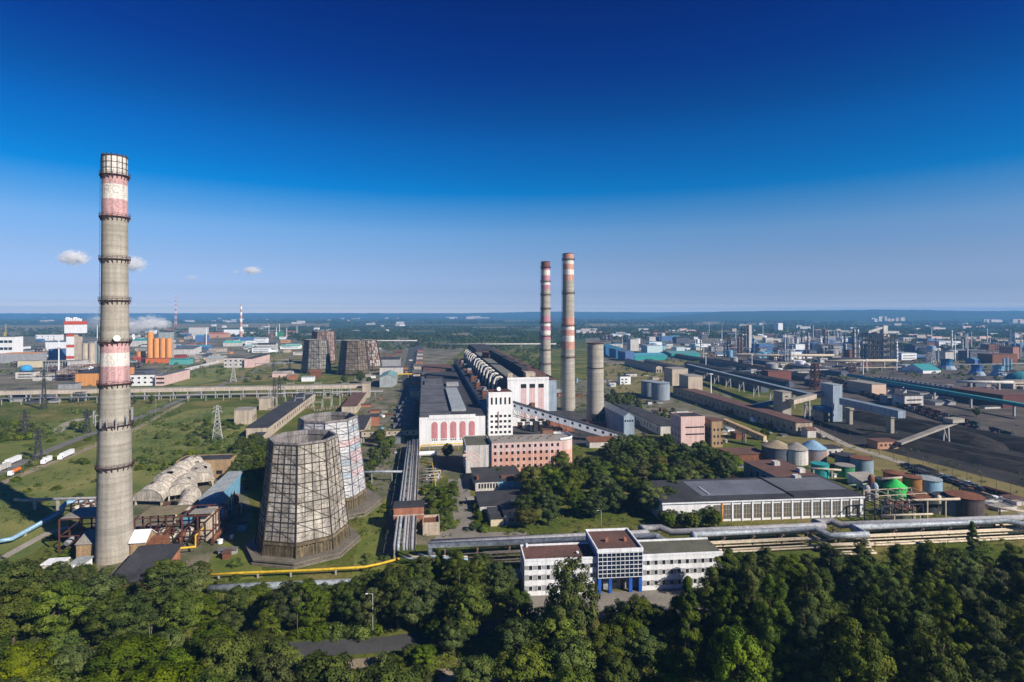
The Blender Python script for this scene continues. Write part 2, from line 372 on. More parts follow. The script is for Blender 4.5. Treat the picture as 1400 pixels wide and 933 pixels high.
# ---------------------------------------------------------------- ground, roads, yards, hills, air
def ground_material():
    m, n, l, b = new_mat('land_cover')
    tc = n.new('ShaderNodeTexCoord')
    def noise(scale, detail=6, rough=0.6, sc=(1, 1, 1)):
        mp = n.new('ShaderNodeMapping'); mp.inputs['Scale'].default_value = tuple(scale * q for q in sc)
        l(tc.outputs['Object'], mp.inputs['Vector'])
        q = n.new('ShaderNodeTexNoise'); q.inputs['Scale'].default_value = 1; q.inputs['Detail'].default_value = detail; q.inputs['Roughness'].default_value = rough
        l(mp.outputs[0], q.inputs['Vector']); return q.outputs['Fac']
    def ramp(sock, stops):
        r = n.new('ShaderNodeValToRGB'); e = r.color_ramp.elements
        e[0].position, e[0].color = stops[0][0], tuple(stops[0][1]) + (1,); e[1].position, e[1].color = stops[-1][0], tuple(stops[-1][1]) + (1,)
        for p, c in stops[1:-1]: q = e.new(p); q.color = tuple(c) + (1,)
        l(sock, r.inputs[0]); return r.outputs[0]
    def mix(f, a, c, mode='MIX'):
        x = n.new('ShaderNodeMix'); x.data_type = 'RGBA'; x.blend_type = mode
        if isinstance(f, float): x.inputs[0].default_value = f
        else: l(f, x.inputs[0])
        l(a, x.inputs[6]); l(c, x.inputs[7]); return x.outputs[2]
    near = ramp(noise(1 / 55, 9, 0.68), [(0.30, (0.042, 0.070, 0.012)), (0.43, (0.082, 0.108, 0.019)), (0.52, (0.125, 0.130, 0.030)), (0.61, (0.20, 0.17, 0.06)), (0.72, (0.22, 0.17, 0.10))])
    fine = ramp(noise(0.55, 5, 0.7), [(0.3, (0.55,) * 3), (0.7, (1.25,) * 3)])
    near = mix(1.0, near, fine, 'MULTIPLY')
    far = ramp(noise(1 / 1300, 8, 0.62, (0.6, 2.6, 1)), [(0.36, (0.020, 0.042, 0.014)), (0.50, (0.026, 0.050, 0.016)), (0.545, (0.065, 0.085, 0.025)), (0.60, (0.17, 0.135, 0.065)), (0.68, (0.23, 0.18, 0.10))])
    se = n.new('ShaderNodeSeparateXYZ'); l(tc.outputs['Object'], se.inputs[0])
    mr = n.new('ShaderNodeMapRange'); mr.inputs[1].default_value = 1300; mr.inputs[2].default_value = 2300; l(se.outputs[1], mr.inputs[0])
    l(mix(mr.outputs[0], near, far), b.inputs['Base Color']); b.inputs['Roughness'].default_value = 0.95; setspec(b, 0.05)
    bn = n.new('ShaderNodeBump'); bn.inputs['Strength'].default_value = 0.6; bn.inputs['Distance'].default_value = 0.5
    l(noise(0.35, 6, 0.7), bn.inputs['Height']); l(bn.outputs[0], b.inputs['Normal']); return m
land = ground_material()
gb = MB(); xs = [-21000, -9000, -3000, -800, 0, 800, 3000, 9000, 23000]; ys = [-800, 0, 400, 1000, 3000, 8000, 15500]
for i in range(len(xs) - 1):
    for j in range(len(ys) - 1): gb.face([(xs[i], ys[j], 0), (xs[i + 1], ys[j], 0), (xs[i + 1], ys[j + 1], 0), (xs[i], ys[j + 1], 0)])
struct(gb.build('ground', land))

def patch(name, pts, z, m):
    b = MB(); P = [g(*p) for p in pts]
    b.face([(x, y, z) for x, y in P]); o = b.build(name, m)
    me = o.data
    if me.polygons[0].normal.z < 0: me.flip_normals()
    return struct(o)
def ribbon(name, pts, w, z, m, world=False, kerb=False):
    P = [Vector(p if world else g(*p)) for p in pts]; b = MB(); L_, R_ = [], []
    for i, p in enumerate(P):
        t = (P[min(i + 1, len(P) - 1)] - P[max(i - 1, 0)]).normalized(); nn = Vector((-t.y, t.x)) * (w / 2)
        L_.append(p + nn); R_.append(p - nn)
    for i in range(len(P) - 1): b.face([(R_[i].x, R_[i].y, z), (R_[i + 1].x, R_[i + 1].y, z), (L_[i + 1].x, L_[i + 1].y, z), (L_[i].x, L_[i].y, z)])
    return struct(b.build(name, m))
dry_grass = mat('dry_grass', (0.27, 0.21, 0.08), (0.14, 0.13, 0.04), scale=0.03, fine=0.45)
green_grass = mat('meadow_grass', (0.27, 0.25, 0.07), (0.095, 0.140, 0.024), scale=0.022, fine=0.55)
lawn_m = mat('lawn_grass', (0.20, 0.20, 0.04), (0.08, 0.12, 0.018), scale=0.06, fine=0.4)
yard_m = mat('plant_yard_soil', (0.25, 0.21, 0.155), (0.070, 0.088, 0.032), scale=0.05, fine=0.5)
# left meadow and its roads
patch('meadow', [(-60, 700), (60, 628), (262, 560), (330, 556), (345, 585), (330, 620), (235, 650), (190, 690), (140, 690), (40, 760), (-80, 800)], 0.03, green_grass)
patch('meadow', [(-60, 640), (20, 590), (140, 560), (180, 560), (245, 545), (120, 592), (-60, 680)], 0.03, lawn_m)
patch('field', [(222, 520), (340, 490), (405, 480), (405, 500), (250, 530)], 0.03, green_grass)
patch('field', [(330, 505), (400, 478), (425, 478), (420, 515), (300, 526)], 0.05, dry_grass)
ribbon('road', [(-120, 700), (0, 646), (60, 619), (115, 597), (185, 573), (262, 541), (330, 517), (400, 487), (470, 466)], 8.5, 0.10, road_m)
ribbon('dirt_track', [(-110, 716), (0, 662), (60, 637), (130, 610), (185, 587), (250, 551)], 6.0, 0.08, dirt_m)
ribbon('dirt_track', [(75, 592), (95, 578), (120, 570), (150, 566)], 9.0, 0.07, gravel_m)
ribbon('footpath', [(-60, 800), (0, 765), (40, 743), (66, 729), (110, 716)], 4.0, 0.08, gravel_m)
# plant yard between the towers and the halls
patch('plant_yard', [(482, 640), (492, 560), (525, 480), (545, 462), (578, 462), (573, 612), (600, 690), (590, 745), (540, 745)], 0.02, yard_m)
patch('plant_yard', [(575, 612), (1000, 585), (1000, 540), (840, 520), (760, 520), (750, 600), (640, 665), (590, 640)], 0.02, yard_m)
patch('plant_yard', [(135, 790), (120, 700), (190, 650), (330, 650), (345, 700), (300, 770), (250, 800)], 0.02, yard_m)
patch('plant_yard', [(655, 612), (860, 606), (850, 560), (700, 560)], 0.03, asphalt)
patch('lawn', [(480, 790), (492, 725), (500, 690), (535, 680), (528, 785)], 0.05, lawn_m)
patch('lawn', [(270, 800), (290, 760), (330, 720), (345, 700), (360, 790)], 0.05, lawn_m)
patch('street', [(533, 600), (573, 600), (579, 470), (560, 470)], 0.06, asphalt)
patch('service_road', [(520, 772), (535, 772), (548, 662), (538, 662)], 0.06, asphalt)  # shadow on this road is put into its dark asphalt tone
patch('footpath', [(504, 652), (514, 648), (537, 600), (523, 600)], 0.07, asphalt_pale)
patch('plant_road', [(612, 655), (641, 655), (645, 700), (652, 728), (720, 728), (720, 738), (590, 742), (600, 728), (622, 722)], 0.07, asphalt_pale)
patch('parking_yard', [(596, 626), (637, 622), (637, 650), (600, 640)], 0.06, asphalt)
patch('forecourt', [(690, 842), (705, 812), (965, 806), (985, 850)], 0.05, asphalt_pale)
ribbon('foreground_road', [(330, 893), (420, 888), (520, 882), (620, 868), (720, 850), (840, 846), (1010, 842)], 8.0, 0.08, asphalt)
patch('roadside', [(380, 935), (440, 905), (560, 895), (520, 940)], 0.05, dirt_m)
patch('roadside', [(590, 950), (600, 915), (760, 900), (760, 960)], 0.05, dirt_m)
works_m = mat('works_ground', (0.30, 0.245, 0.18), (0.060, 0.075, 0.030), scale=0.020, fine=0.6)
patch('works_ground', [(-60, 540), (-60, 456), (180, 453), (440, 456), (405, 474), (330, 492), (222, 517), (130, 531)], 0.015, works_m)
patch('works_ground', [(800, 463), (960, 456), (1420, 458), (1420, 560), (1100, 530), (985, 512), (870, 500), (810, 500)], 0.012, works_m)
patch('works_ground', [(480, 530), (500, 476), (640, 474), (580, 520)], 0.01, works_m)
# coal yard and the tracks beside it
patch('dry_verge', [(1060, 600), (1100, 560), (1170, 575), (1420, 640), (1420, 735), (1260, 665), (1130, 620)], 0.03, dry_grass)
patch('coal_yard', [(1082, 583), (1108, 561), (1160, 548), (1420, 622), (1420, 672), (1300, 640), (1190, 612), (1120, 600)], 0.08, coal_m)
patch('rail_yard', [(960, 470), (1100, 470), (1420, 520), (1420, 620), (1150, 552), (985, 510)], 0.05, mat('sooty_ballast', (0.150, 0.120, 0.092), (0.05, 0.043, 0.038), scale=0.03, fine=0.4))
ribbon('dirt_track', [(1065, 572), (1110, 585), (1160, 610), (1230, 632), (1320, 665), (1430, 715)], 7.0, 0.10, gravel_m)
patch('dry_verge', [(815, 500), (940, 492), (965, 500), (930, 535), (850, 545)], 0.04, dry_grass)
for k, off in enumerate((0, 7, 15, 23, 40)):
    x0, y0 = g(1420, 618); x1, y1 = g(1120, 520)
    ribbon('rail_track', [(x0 + off, y0 + off * 1.2), (x1 + off, y1 + off * 1.2)], 1.8, 0.14 + 0.01 * k, mat('rail_bed', (0.16, 0.13, 0.11), (0.09, 0.075, 0.065)), world=True)
# far ground colours: fields and clearings
for pts, m_ in (([(0, 446), (180, 443), (450, 442), (450, 447), (180, 451), (0, 455)], dry_grass), ([(560, 459), (640, 455), (650, 461), (560, 464)], dry_grass),
                ([(800, 443), (900, 440), (1060, 440), (1060, 443.5), (900, 446), (800, 446)], dry_grass)):
    patch('field', pts, 0.25, m_)
# hills on the skyline: terrain rising from the plain
hill_m = mat('wooded_hillside', (0.045, 0.066, 0.026), (0.026, 0.046, 0.018), scale=0.0016, rough=1.0, spec=0.0, fine=0.0)
def hills(prof, D0, D1, D2, name, seed):
    rng = random.Random(seed); b = MB(); xs = [p[0] for p in prof]; cols = []
    px = prof[0][0]
    while px <= prof[-1][0]:
        top = float(np.interp(px, xs, [p[1] for p in prof])) + rng.uniform(-0.18, 0.18)
        zc = max(4.0, 100 + (428 - top) * D1 / F); col = []
        for k in range(13):
            t = k / 12; D = D0 + (D1 - D0) * t if t <= 1 else D1
            z = zc * (0.5 - 0.5 * math.cos(math.pi * t)) * (1 + rng.uniform(-.05, .05) * (t < 0.98)) - 2 * (1 - t)
            l_ = (px - 700) / F * D; col.append((D * SY + l_ * CY, D * CY - l_ * SY, z))
        l_ = (px - 700) / F * D2; col.append((D2 * SY + l_ * CY, D2 * CY - l_ * SY, zc * 0.9)); cols.append(col); px += 9
    for i in range(len(cols) - 1):
        for k in range(13): b.face([cols[i][k], cols[i + 1][k], cols[i + 1][k + 1], cols[i][k + 1]], True)
    return struct(b.build(name, hill_m))
hills([(-250, 428.4), (120, 428.7), (420, 428.2), (640, 428.4), (700, 427.2), (760, 426.2), (820, 426.8), (900, 427.0), (1000, 426.5), (1650, 427)], 9500, 13200, 14600, 'hills', 3)
hills([(860, 437), (930, 431), (985, 426.3), (1060, 425.2), (1130, 424.6), (1200, 423.8), (1250, 424.0), (1330, 425.6), (1400, 425.2), (1560, 426)], 6300, 9300, 9900, 'hills', 5)

hz = MB().box(-21500, -900, -3.2, 23500, 16000, 236)
hazeo = hz.build('haze', None); hazeo['kind'] = 'stuff'; hazeo.data.materials.clear()
hm = bpy.data.materials.new('blue_air'); hm.use_nodes = True; hn = hm.node_tree.nodes; hn.clear()
ho = hn.new('ShaderNodeOutputMaterial'); hv = hn.new('ShaderNodeVolumePrincipled')
hv.inputs['Color'].default_value = (0.20, 0.52, 1.0, 1); hv.inputs['Density'].default_value = 9.0e-5; hv.inputs['Anisotropy'].default_value = 0.0
hm.node_tree.links.new(hv.outputs[0], ho.inputs['Volume']); hazeo.data.materials.append(hm)

# ---------------------------------------------------------------- chimneys
def chimney(name, label, xy, H, prof, bands, rings, mats, ladder_a=R(172), n=40, crown=None, ring_h=1.3, group=None):
    t = thing(name, label, 'chimney', (xy[0], xy[1], 0), 0, group)
    zs = sorted(set([0.0, H] + [z for a, b_, _ in bands for z in (a, b_)] + [p[1] for p in prof] + [H * k / 24 for k in range(25)]))
    pz = [p[1] for p in prof]; pr = [p[0] for p in prof]; rad = lambda z: float(np.interp(z, pz, pr))
    def kf(q):
        zm = (zs[q] + zs[q + 1]) / 2
        for a, b_, k in bands:
            if a <= zm <= b_: return k
        return 0
    MB().lathe(0, 0, [(rad(z), z) for z in zs], n, kf=kf, cap1=False).build('shaft', mats, t)
    MB().lathe(0, 0, [(rad(H), H), (rad(H) + 0.25, H + 0.05), (rad(H) + 0.25, H + 0.5), (rad(H) - 0.5, H + 0.5), (rad(H) - 0.6, H - 6)], n, cap1=True, smooth=False).build('rim', rust_ring, t)
    for z in rings:
        r = rad(z); b = MB(); k = 20
        b.lathe(0, 0, [(r - .1, z - .12), (r + .9, z - .10), (r + .9, z + .10), (r - .1, z + .12)], n, smooth=False, cap1=False)
        for j in range(k):
            a = 2 * math.pi * j / k; c_, s_ = math.cos(a), math.sin(a)
            b.bar(((r + .85) * c_, (r + .85) * s_, z - .1), ((r + .02) * c_, (r + .02) * s_, z - 1.7), .24)
            b.bar(((r + .86) * c_, (r + .86) * s_, z), ((r + .86) * c_, (r + .86) * s_, z + ring_h), .09)
        for hh in (0.5, 1.0): b.lathe(0, 0, [(r + .82, z + ring_h * hh - .05), (r + .90, z + ring_h * hh - .05), (r + .90, z + ring_h * hh + .05), (r + .82, z + ring_h * hh + .05)], n, smooth=False, cap1=False)
        b.build('gallery', rust_ring, t)
    b = MB(); ca, sa = math.cos(ladder_a), math.sin(ladder_a)
    for u in (-.35, .35):
        b.tube([((rad(z) + .5) * ca - u * sa, (rad(z) + .5) * sa + u * ca, z) for z in [H * q / 20 for q in range(21)]], .09, 4, False)
        b.tube([((rad(z) + 1.15) * ca - u * sa * 1.6, (rad(z) + 1.15) * sa + u * ca * 1.6, z) for z in [H * q / 20 for q in range(1, 21)]], .06, 4, False)
    z = 1.0
    while z < H:
        r = rad(z); b.bar(((r + .5) * ca - .35 * sa, (r + .5) * sa + .35 * ca, z), ((r + .5) * ca + .35 * sa, (r + .5) * sa - .35 * ca, z), .10)
        if int(z) % 3 == 0:
            for u in (-.35, .35): b.bar(((r) * ca - u * sa, r * sa + u * ca, z), ((r + 1.15) * ca - u * sa * 1.6, (r + 1.15) * sa + u * ca * 1.6, z), .08)
        z += 1.0
    b.build('ladder', dark_steel, t)
    return t, rad
KA = 100 / 335.0
zA = lambda y: 100 - (y - 428) * KA
chA, radA = chimney('chimney', 'tall grey concrete chimney with faded pink and white bands and antennas, nearest of all', g(157, 763), zA(216),
    [(6.75, 0), (6.2, 18), (5.65, 50), (5.0, 85), (4.65, 110), (4.35, zA(216))],
    [(zA(241), zA(216), 2), (zA(254), zA(241), 1), (zA(274), zA(254), 2), (zA(297), zA(274), 1), (zA(482), zA(468), 1), (zA(500), zA(482), 2), (zA(524), zA(500), 1)],
    [zA(y) for y in (241, 297.5, 355, 411, 467, 524, 580, 636)], [concrete, chim_pink, chim_white])
for a, z, w_, h_ in ((-60, zA(576), .7, 5), (-85, zA(575), .6, 4), (-105, zA(576), .6, 5), (-130, zA(574), .9, 6), (-165, zA(571), 1.3, 6), (-30, zA(574), .7, 5), (-8, zA(569), 1.2, 7), (195, zA(572), 1.0, 7)):
    r = radA(z) + 1.5; a = R(a); b = MB().box(-.2, -w_ * .33, 0, .2, w_ * .33, h_ * .72); b.bar((-1.2, 0, h_ * .3), (0, 0, h_ * .3), .15); b.bar((-1.2, 0, h_ * .7), (0, 0, h_ * .7), .15)
    b.build('antenna_panel', grey_wall, chA, (r * math.cos(a), r * math.sin(a), z - 1.5), a)
for a, z in ((-58, zA(462)), (3, zA(461))):
    r = radA(z) + 1.6; a = R(a)
    d = MB().lathe(0, 0, [(0.1, -.3), (.7, -.2), (1.15, .1), (1.2, .4)], 20); o = d.build('dish_antenna', trim_white, chA, (r * math.cos(a), r * math.sin(a), z), 0); o.rotation_euler = (R(90), 0, a + R(90))
for k in range(7):
    a = R(-150 + 24 * k); r = radA(zA(230)) + .12
    b = MB(); b.bar((r * math.cos(a), r * math.sin(a), zA(241)), (r * math.cos(a), r * math.sin(a), zA(216) + 1.2), .22); b.build('lightning_rod', dark_steel, chA)
r = radA(zA(229)) + .02
for q in (zA(224), zA(232)):
    b = MB(); b.lathe(0, 0, [(r + .02, q - .08), (r + .15, q - .08), (r + .15, q + .08), (r + .02, q + .08)], 40, smooth=False, cap1=False); b.build('hoop', dark_steel, chA)
# lettering half worn away on the upper white band
def letters(txt, size, parent, r, z, a0, m):
    cu = bpy.data.curves.new('band_lettering', 'FONT'); cu.body = txt; cu.size = size; cu.align_x = 'CENTER'; cu.extrude = 0.03; cu.space_character = 1.1
    tmp = bpy.data.objects.new('tmp', cu); COL.objects.link(tmp); dg = bpy.context.evaluated_depsgraph_get(); me = bpy.data.meshes.new_from_object(tmp.evaluated_get(dg)); bpy.data.objects.remove(tmp); bpy.data.curves.remove(cu)
    for v in me.vertices:
        a = a0 + v.co.x / r; rr = r + 0.06 + v.co.z; v.co = Vector((rr * math.cos(a), rr * math.sin(a), z + v.co.y))
    me.materials.clear(); me.materials.append(m); return link('lettering', me, parent)
letters('\u042f\u0421', 4.2, chA, radA(zA(264)), zA(266), R(-78), mat('worn_grey_lettering', (0.42, 0.38, 0.35), (0.68, 0.63, 0.58), scale=0.8))

def far_chimney(label, px, yb, ytop, rb, rt, bands, rings, mats):
    k = S(yb); zf = lambda y: (yb - y) * k
    H = zf(ytop); m = [(zf(b), zf(a), c) for a, b, c in bands]
    return chimney('chimney', label, g(px, yb), H, [(rb, 0), (rb * .93, H * .25), (rt * 1.06, H * .7), (rt, H)], m, [zf(y) for y in rings], mats, n=32)
far_chimney('slim concrete chimney with maroon galleries and pink white bands, left of the twin pair', 746, 543, 358.5, 6.7, 5.2,
    [(358.5, 366, 3), (366, 370, 1), (370, 377, 2), (377, 384, 1), (385, 390, 2), (390, 396, 1), (432, 440, 1), (441.5, 446, 2), (446, 452, 1), (452, 459, 2), (459.5, 464, 1)],
    (366, 385, 403, 422, 441, 459, 478, 497), [concrete, mat('faded_magenta_paint', (0.55, 0.25, 0.32), (0.42, 0.2, 0.26), streak=.3), chim_white, mat('sooty_red_paint', (0.26, 0.10, 0.09), (0.14, 0.06, 0.055), streak=.3)])
far_chimney('tallest concrete chimney behind the boiler house with brick red and white bands', 777, 560.5, 347.5, 7.2, 5.6,
    [(347.5, 354, 1), (356, 361.5, 2), (361.5, 369, 1), (369, 376, 2), (376, 384, 1), (434, 445, 1), (446, 451, 2), (451, 459, 1), (459, 467, 2), (467, 477, 1)],
    (355, 400.5, 445, 488), [concrete, chim_red, chim_white])
# short stack on a brick base
xy = g(814, 582); t = thing('concrete_stack', 'short broad bare concrete stack with a single dark hoop on a red brick base', 'chimney', (xy[0], xy[1], 0))
MB().lathe(0, 0, [(8.2, 4), (7.7, 12), (7.3, 30), (7.1, 73)], 40).build('shaft', concrete, t)
for z in (51, 72.6): MB().lathe(0, 0, [(7.2, z), (7.55, z), (7.55, z + .7), (7.2, z + .7)], 40, smooth=False).build('hoop', rust_ring, t)
MB().box(-9.5, -9.5, -.2, 9.5, 9.5, 4.2).build('brick_base', red_brick, t)
for a in (-120, -95, -70, -45):
    b = MB().box(-.5, -1.4, 0, .6, 1.4, 6.5); b.build('flue_opening', dark_steel, t, (7.7 * math.cos(R(a)), 7.7 * math.sin(R(a)), 5), R(a))

# ---------------------------------------------------------------- cooling towers
lattice_m = mat('weathered_lattice_steel', (0.085, 0.062, 0.045), (0.05, 0.038, 0.03), scale=0.4)
clad_old = mat('old_cladding_panel', (0.52, 0.475, 0.41), (0.34, 0.305, 0.26), scale=0.16, isl=0.34, streak=0.38)
clad_grey = mat('grey_cladding_panel', (0.34, 0.32, 0.29), (0.26, 0.25, 0.23), scale=0.05, isl=0.32, streak=0.2)
clad_brown = mat('brown_cladding_panel', (0.25, 0.20, 0.155), (0.18, 0.14, 0.11), scale=0.05, isl=0.35, streak=0.2)
lining = mat('inner_lining', (0.30, 0.275, 0.27), (0.20, 0.185, 0.18), scale=0.15, streak=0.4)
louvre_m = mat('rotten_timber_louvre', (0.24, 0.19, 0.11), (0.12, 0.09, 0.05), scale=0.3, isl=0.6, streak=0.3)
deck_m = mat('stained_basin_deck', (0.22, 0.19, 0.155), (0.13, 0.115, 0.085), scale=0.12, fine=0.4)
def cooling_tower(label, xy, Rb, Rt, H, clad, a0=R(-87), z0=8.0, deck=25.0, ns=8, rows=10, cols=4, frame=None, fw=1.0, cell=None, group=None, flare=0.0):
    frame = frame or lattice_m
    t = thing('cooling_tower', label, 'cooling tower', (xy[0], xy[1], 0), 0, group)
    ang = [a0 + 2 * math.pi * k / ns for k in range(ns)]
    rad = lambda z: Rb + (Rt - Rb) * (z / H) + flare * (1 - z / H) ** 2
    P = lambda k, z, off=0.0: Vector(((rad(z) + off) * math.cos(ang[k % ns]), (rad(z) + off) * math.sin(ang[k % ns]), z))
    zr = [z0 + (H - z0) * i / rows for i in range(rows + 1)]
    mats = clad if isinstance(clad, list) else [clad]
    b = MB()
    for k in range(ns):
        for i in range(rows):
            for j in range(cols):
                u0, u1 = j / cols, (j + 1) / cols
                if len(mats) > 1: b.k = cell(k, i, j)
                A0, A1, B0, B1 = P(k, zr[i]), P(k + 1, zr[i]), P(k, zr[i + 1]), P(k + 1, zr[i + 1])
                b.face([A0.lerp(A1, u0), A0.lerp(A1, u1), B0.lerp(B1, u1), B0.lerp(B1, u0)])
    b.build('cladding', mats, t)
    b = MB()
    for k in range(ns): b.face([P(k + 1, z0, -.6), P(k, z0, -.6), P(k, H, -.6), P(k + 1, H, -.6)])
    b.build('inner_lining', lining, t)
    b = MB()
    for k in range(ns):
        for off0, off1, za, zb in ((-.75, .35, H - .1, H + .9),):
            b.face([P(k, H, off1) + Vector((0, 0, -.1)), P(k + 1, H, off1) + Vector((0, 0, -.1)), P(k + 1, H, off1) + Vector((0, 0, .9)), P(k, H, off1) + Vector((0, 0, .9))])
            b.face([P(k + 1, H, off0) + Vector((0, 0, -1)), P(k, H, off0) + Vector((0, 0, -1)), P(k, H, off0) + Vector((0, 0, .9)), P(k + 1, H, off0) + Vector((0, 0, .9))])
            b.face([P(k, H, off1) + Vector((0, 0, .9)), P(k + 1, H, off1) + Vector((0, 0, .9)), P(k + 1, H, off0) + Vector((0, 0, .9)), P(k, H, off0) + Vector((0, 0, .9))])
    b.build('rim', lining, t)
    b = MB(); bays = max(1, rows // 2)
    for k in range(ns):
        b.tube([P(k, 1.5, .3), P(k, H * .5, .3), P(k, H, .3)], .34 * fw, 4, False)
        for i in range(rows + 1): b.bar(P(k, zr[i], .25), P(k + 1, zr[i], .25), (.42 if i % 2 == 0 else .30) * fw)
        for i in range(rows):
            zm = (zr[i] + zr[i + 1]) / 2; b.bar(P(k, zm, .1), P(k + 1, zm, .1), .12 * fw)
        for j in range(1, cols):
            u = j / cols; b.bar(P(k, z0, .2).lerp(P(k + 1, z0, .2), u), P(k, H, .2).lerp(P(k + 1, H, .2), u), (.34 if j == cols // 2 else .20) * fw)
        for i in range(bays):
            za, zb = zr[2 * i], zr[min(2 * i + 2, rows)]
            b.bar(P(k, zb, .32), P(k + 1, za, .32), .17 * fw); b.bar(P(k, za, .28), P(k + 1, zb, .28), .14 * fw)
    b.build('lattice_frame', frame, t)
    b = MB(); q = 22
    for k in range(ns):
        for j in range(q):
            u0, u1 = (j + .12) / q, (j + .88) / q
            A, B = P(k, 2.2, -.2).lerp(P(k + 1, 2.2, -.2), u0), P(k, 2.2, -.2).lerp(P(k + 1, 2.2, -.2), u1)
            C, D_ = P(k, z0 - 1.6, -.1).lerp(P(k + 1, z0 - 1.6, -.1), u1), P(k, z0 - 1.6, -.1).lerp(P(k + 1, z0 - 1.6, -.1), u0)
            sh = Vector((0, 0, random.uniform(-.6, .6))); b.face([A, B, C + sh, D_ + sh])
        b.face([P(k, z0 - 1.5, .12), P(k + 1, z0 - 1.5, .12), P(k + 1, z0, .12), P(k, z0, .12)])
        b.face([P(k, 2.0, -1.6), P(k + 1, 2.0, -1.6), P(k + 1, z0, -1.6), P(k, z0, -1.6)])
    b.build('louvre_band', louvre_m, t)
    if deck:
        poly = lambda r: [(r * math.cos(a), r * math.sin(a)) for a in ang]
        b = MB().prism(poly(deck), 1.5, 2.1).prism(poly(deck - .7), 0.75, 1.5).prism(poly(deck + .5), -.2, 0.75); b.build('basin', deck_m, t)
    return t
cooling_tower('nearest grey panelled cooling tower in a dark diagonal lattice, standing by the yellow pipe', (-51.5, 254), 18.9, 14.0, 46, clad_old, deck=23.5, flare=.5, fw=.62)
patch_cells = lambda k, i, j: [0, 0, 1, 0, 2, 0, 1, 0, 0, 2, 0][(k * 7 + i * 3 + (j // 2) * 2 + (i // 2) * k) % 11] if i > 2 else 0
cooling_tower('patched pale cooling tower with pink white and light blue panels behind the nearest one', (-49, 303), 19.5, 14.3, 45.5,
    [mat('pale_patched_panel', (0.60, 0.60, 0.61), (0.48, 0.49, 0.51), scale=.1, isl=.2, streak=.15), mat('pink_patched_panel', (0.64, 0.49, 0.50), (0.55, 0.42, 0.43), scale=.1, isl=.2), mat('blue_patched_panel', (0.42, 0.49, 0.55), (0.35, 0.42, 0.48), scale=.1, isl=.2)],
    rows=12, cols=2, cell=patch_cells, frame=mat('dull_red_lattice', (0.20, 0.16, 0.16), (0.12, 0.11, 0.12)), fw=.6, deck=27)
def far_ct(label, pxl, pxr, yb, ytl, ytr, yt, clad, fr=None, a0=R(-68), cell=None, cols=4):
    k = S(yb); Rb = (pxr - pxl) * k / 2; Rt = (ytr - ytl) * k / 2; x, y = g((pxl + pxr) / 2, yb)
    return cooling_tower(label, (x, y + Rb), Rb, Rt, (yb - yt) * k, clad, a0=a0, z0=8, deck=0, rows=8, cols=cols, fw=1.6, frame=fr, cell=cell)
far_ct('far grey cooling tower in a dark grid, leftmost of the distant group', 408, 449, 512, 411, 443, 466, clad_grey)
far_ct('far rosy cooling tower behind the grey one, its top streaked with red', 421, 458, 500, 425, 456, 454, [mat('rosy_panel', (0.46, 0.33, 0.29), (0.36, 0.24, 0.21), scale=.04, isl=.4, streak=.3)], cell=lambda k, i, j: 0)
far_ct('far brown cooling tower with a deep shaded side, right of the grey one', 458, 504, 514, 461, 495, 467, clad_brown)
far_ct('far cooling tower patched red and white, rightmost of the distant group', 482, 522, 508, 490, 513, 466, [mat('white_shabby_panel', (0.62, 0.58, 0.54), (0.42, 0.36, 0.32), scale=.05, isl=.4, streak=.3), mat('red_shabby_panel', (0.32, 0.12, 0.08), (0.24, 0.09, 0.06), scale=.05, isl=.4)], cell=lambda k, i, j: 1 if (k * 5 + i * 3 + j) % 4 == 0 else 0)

# ---------------------------------------------------------------- turbine hall, boiler house, bunker tower, conveyors
x0, y0 = g(573.3, 611); W_, D_, H_ = 49.5, 430.0, 21.7
t = thing('turbine_hall', 'long low hall, white front with five pink arched panels, dark roof half shaded', 'hall', (x0, y0, 0))
b = MB().box(0, 0, -.3, W_, D_, H_, skip='bt'); b.build('wall', white_wall, t)
MB().box(7.2, -.25, H_ - 1.5, 42, .55, H_ + 1.5).build('parapet', white_wall, t)
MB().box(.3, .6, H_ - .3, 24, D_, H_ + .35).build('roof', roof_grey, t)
MB().box(24, .6, H_ - .3, W_ - .3, D_, H_ + .20).build('roof', roof_dark, t)  # right half coloured darker, painting in the boiler house shadow
for k in range(9): MB().box(.4, 18 + k * 46, H_ + .35, 23.6, 18.7 + k * 46, H_ + .75).build('roof_ridge', roof_dark, t)
MB().box(25, 22, H_ - .1, 36.5, 150, H_ + 2.3).build('skylight', roof_pale, t)
MB().box(27, 175, H_ - .1, 40, 192, H_ + 3.0).build('roof_hut', grey_wall, t); MB().box(4, 190, H_ - .1, 16, 225, H_ + 2.0).build('roof_hut', roof_grey, t)
MB().box(2, 330, H_ - .1, 40, 400, H_ + 3.5).build('roof_monitor', roof_brown, t); MB().box(6, 250, H_ - .1, 44, 300, H_ + 2.2).build('roof_monitor', roof_dark, t)
for k in range(5):
    u = 9.0 + k * 6.98; b = MB(); w2 = 2.35; zb, zt = 5.6, 15.8
    ring = [(-w2, zb), (w2, zb), (w2, zt)] + [(w2 * math.cos(R(a)), zt + 2.4 * math.sin(R(a))) for a in range(20, 180, 20)] + [(-w2, zt)]
    b.face([(x, -.08, z) for x, z in ring]); b.build('painted_panel', pink_panel, t, (u + 2.3, 0, 0))
    windows(t, 'f', 0, 0, (u + .7, 4.6, 3, 1, 1.6, 1, 1.0, 1.0))
for k in range(38): MB().box(-.35, 5 + k * 11.2, 0, 0.02, 6 + k * 11.2, H_ - .1).build('pilaster', beige, t)
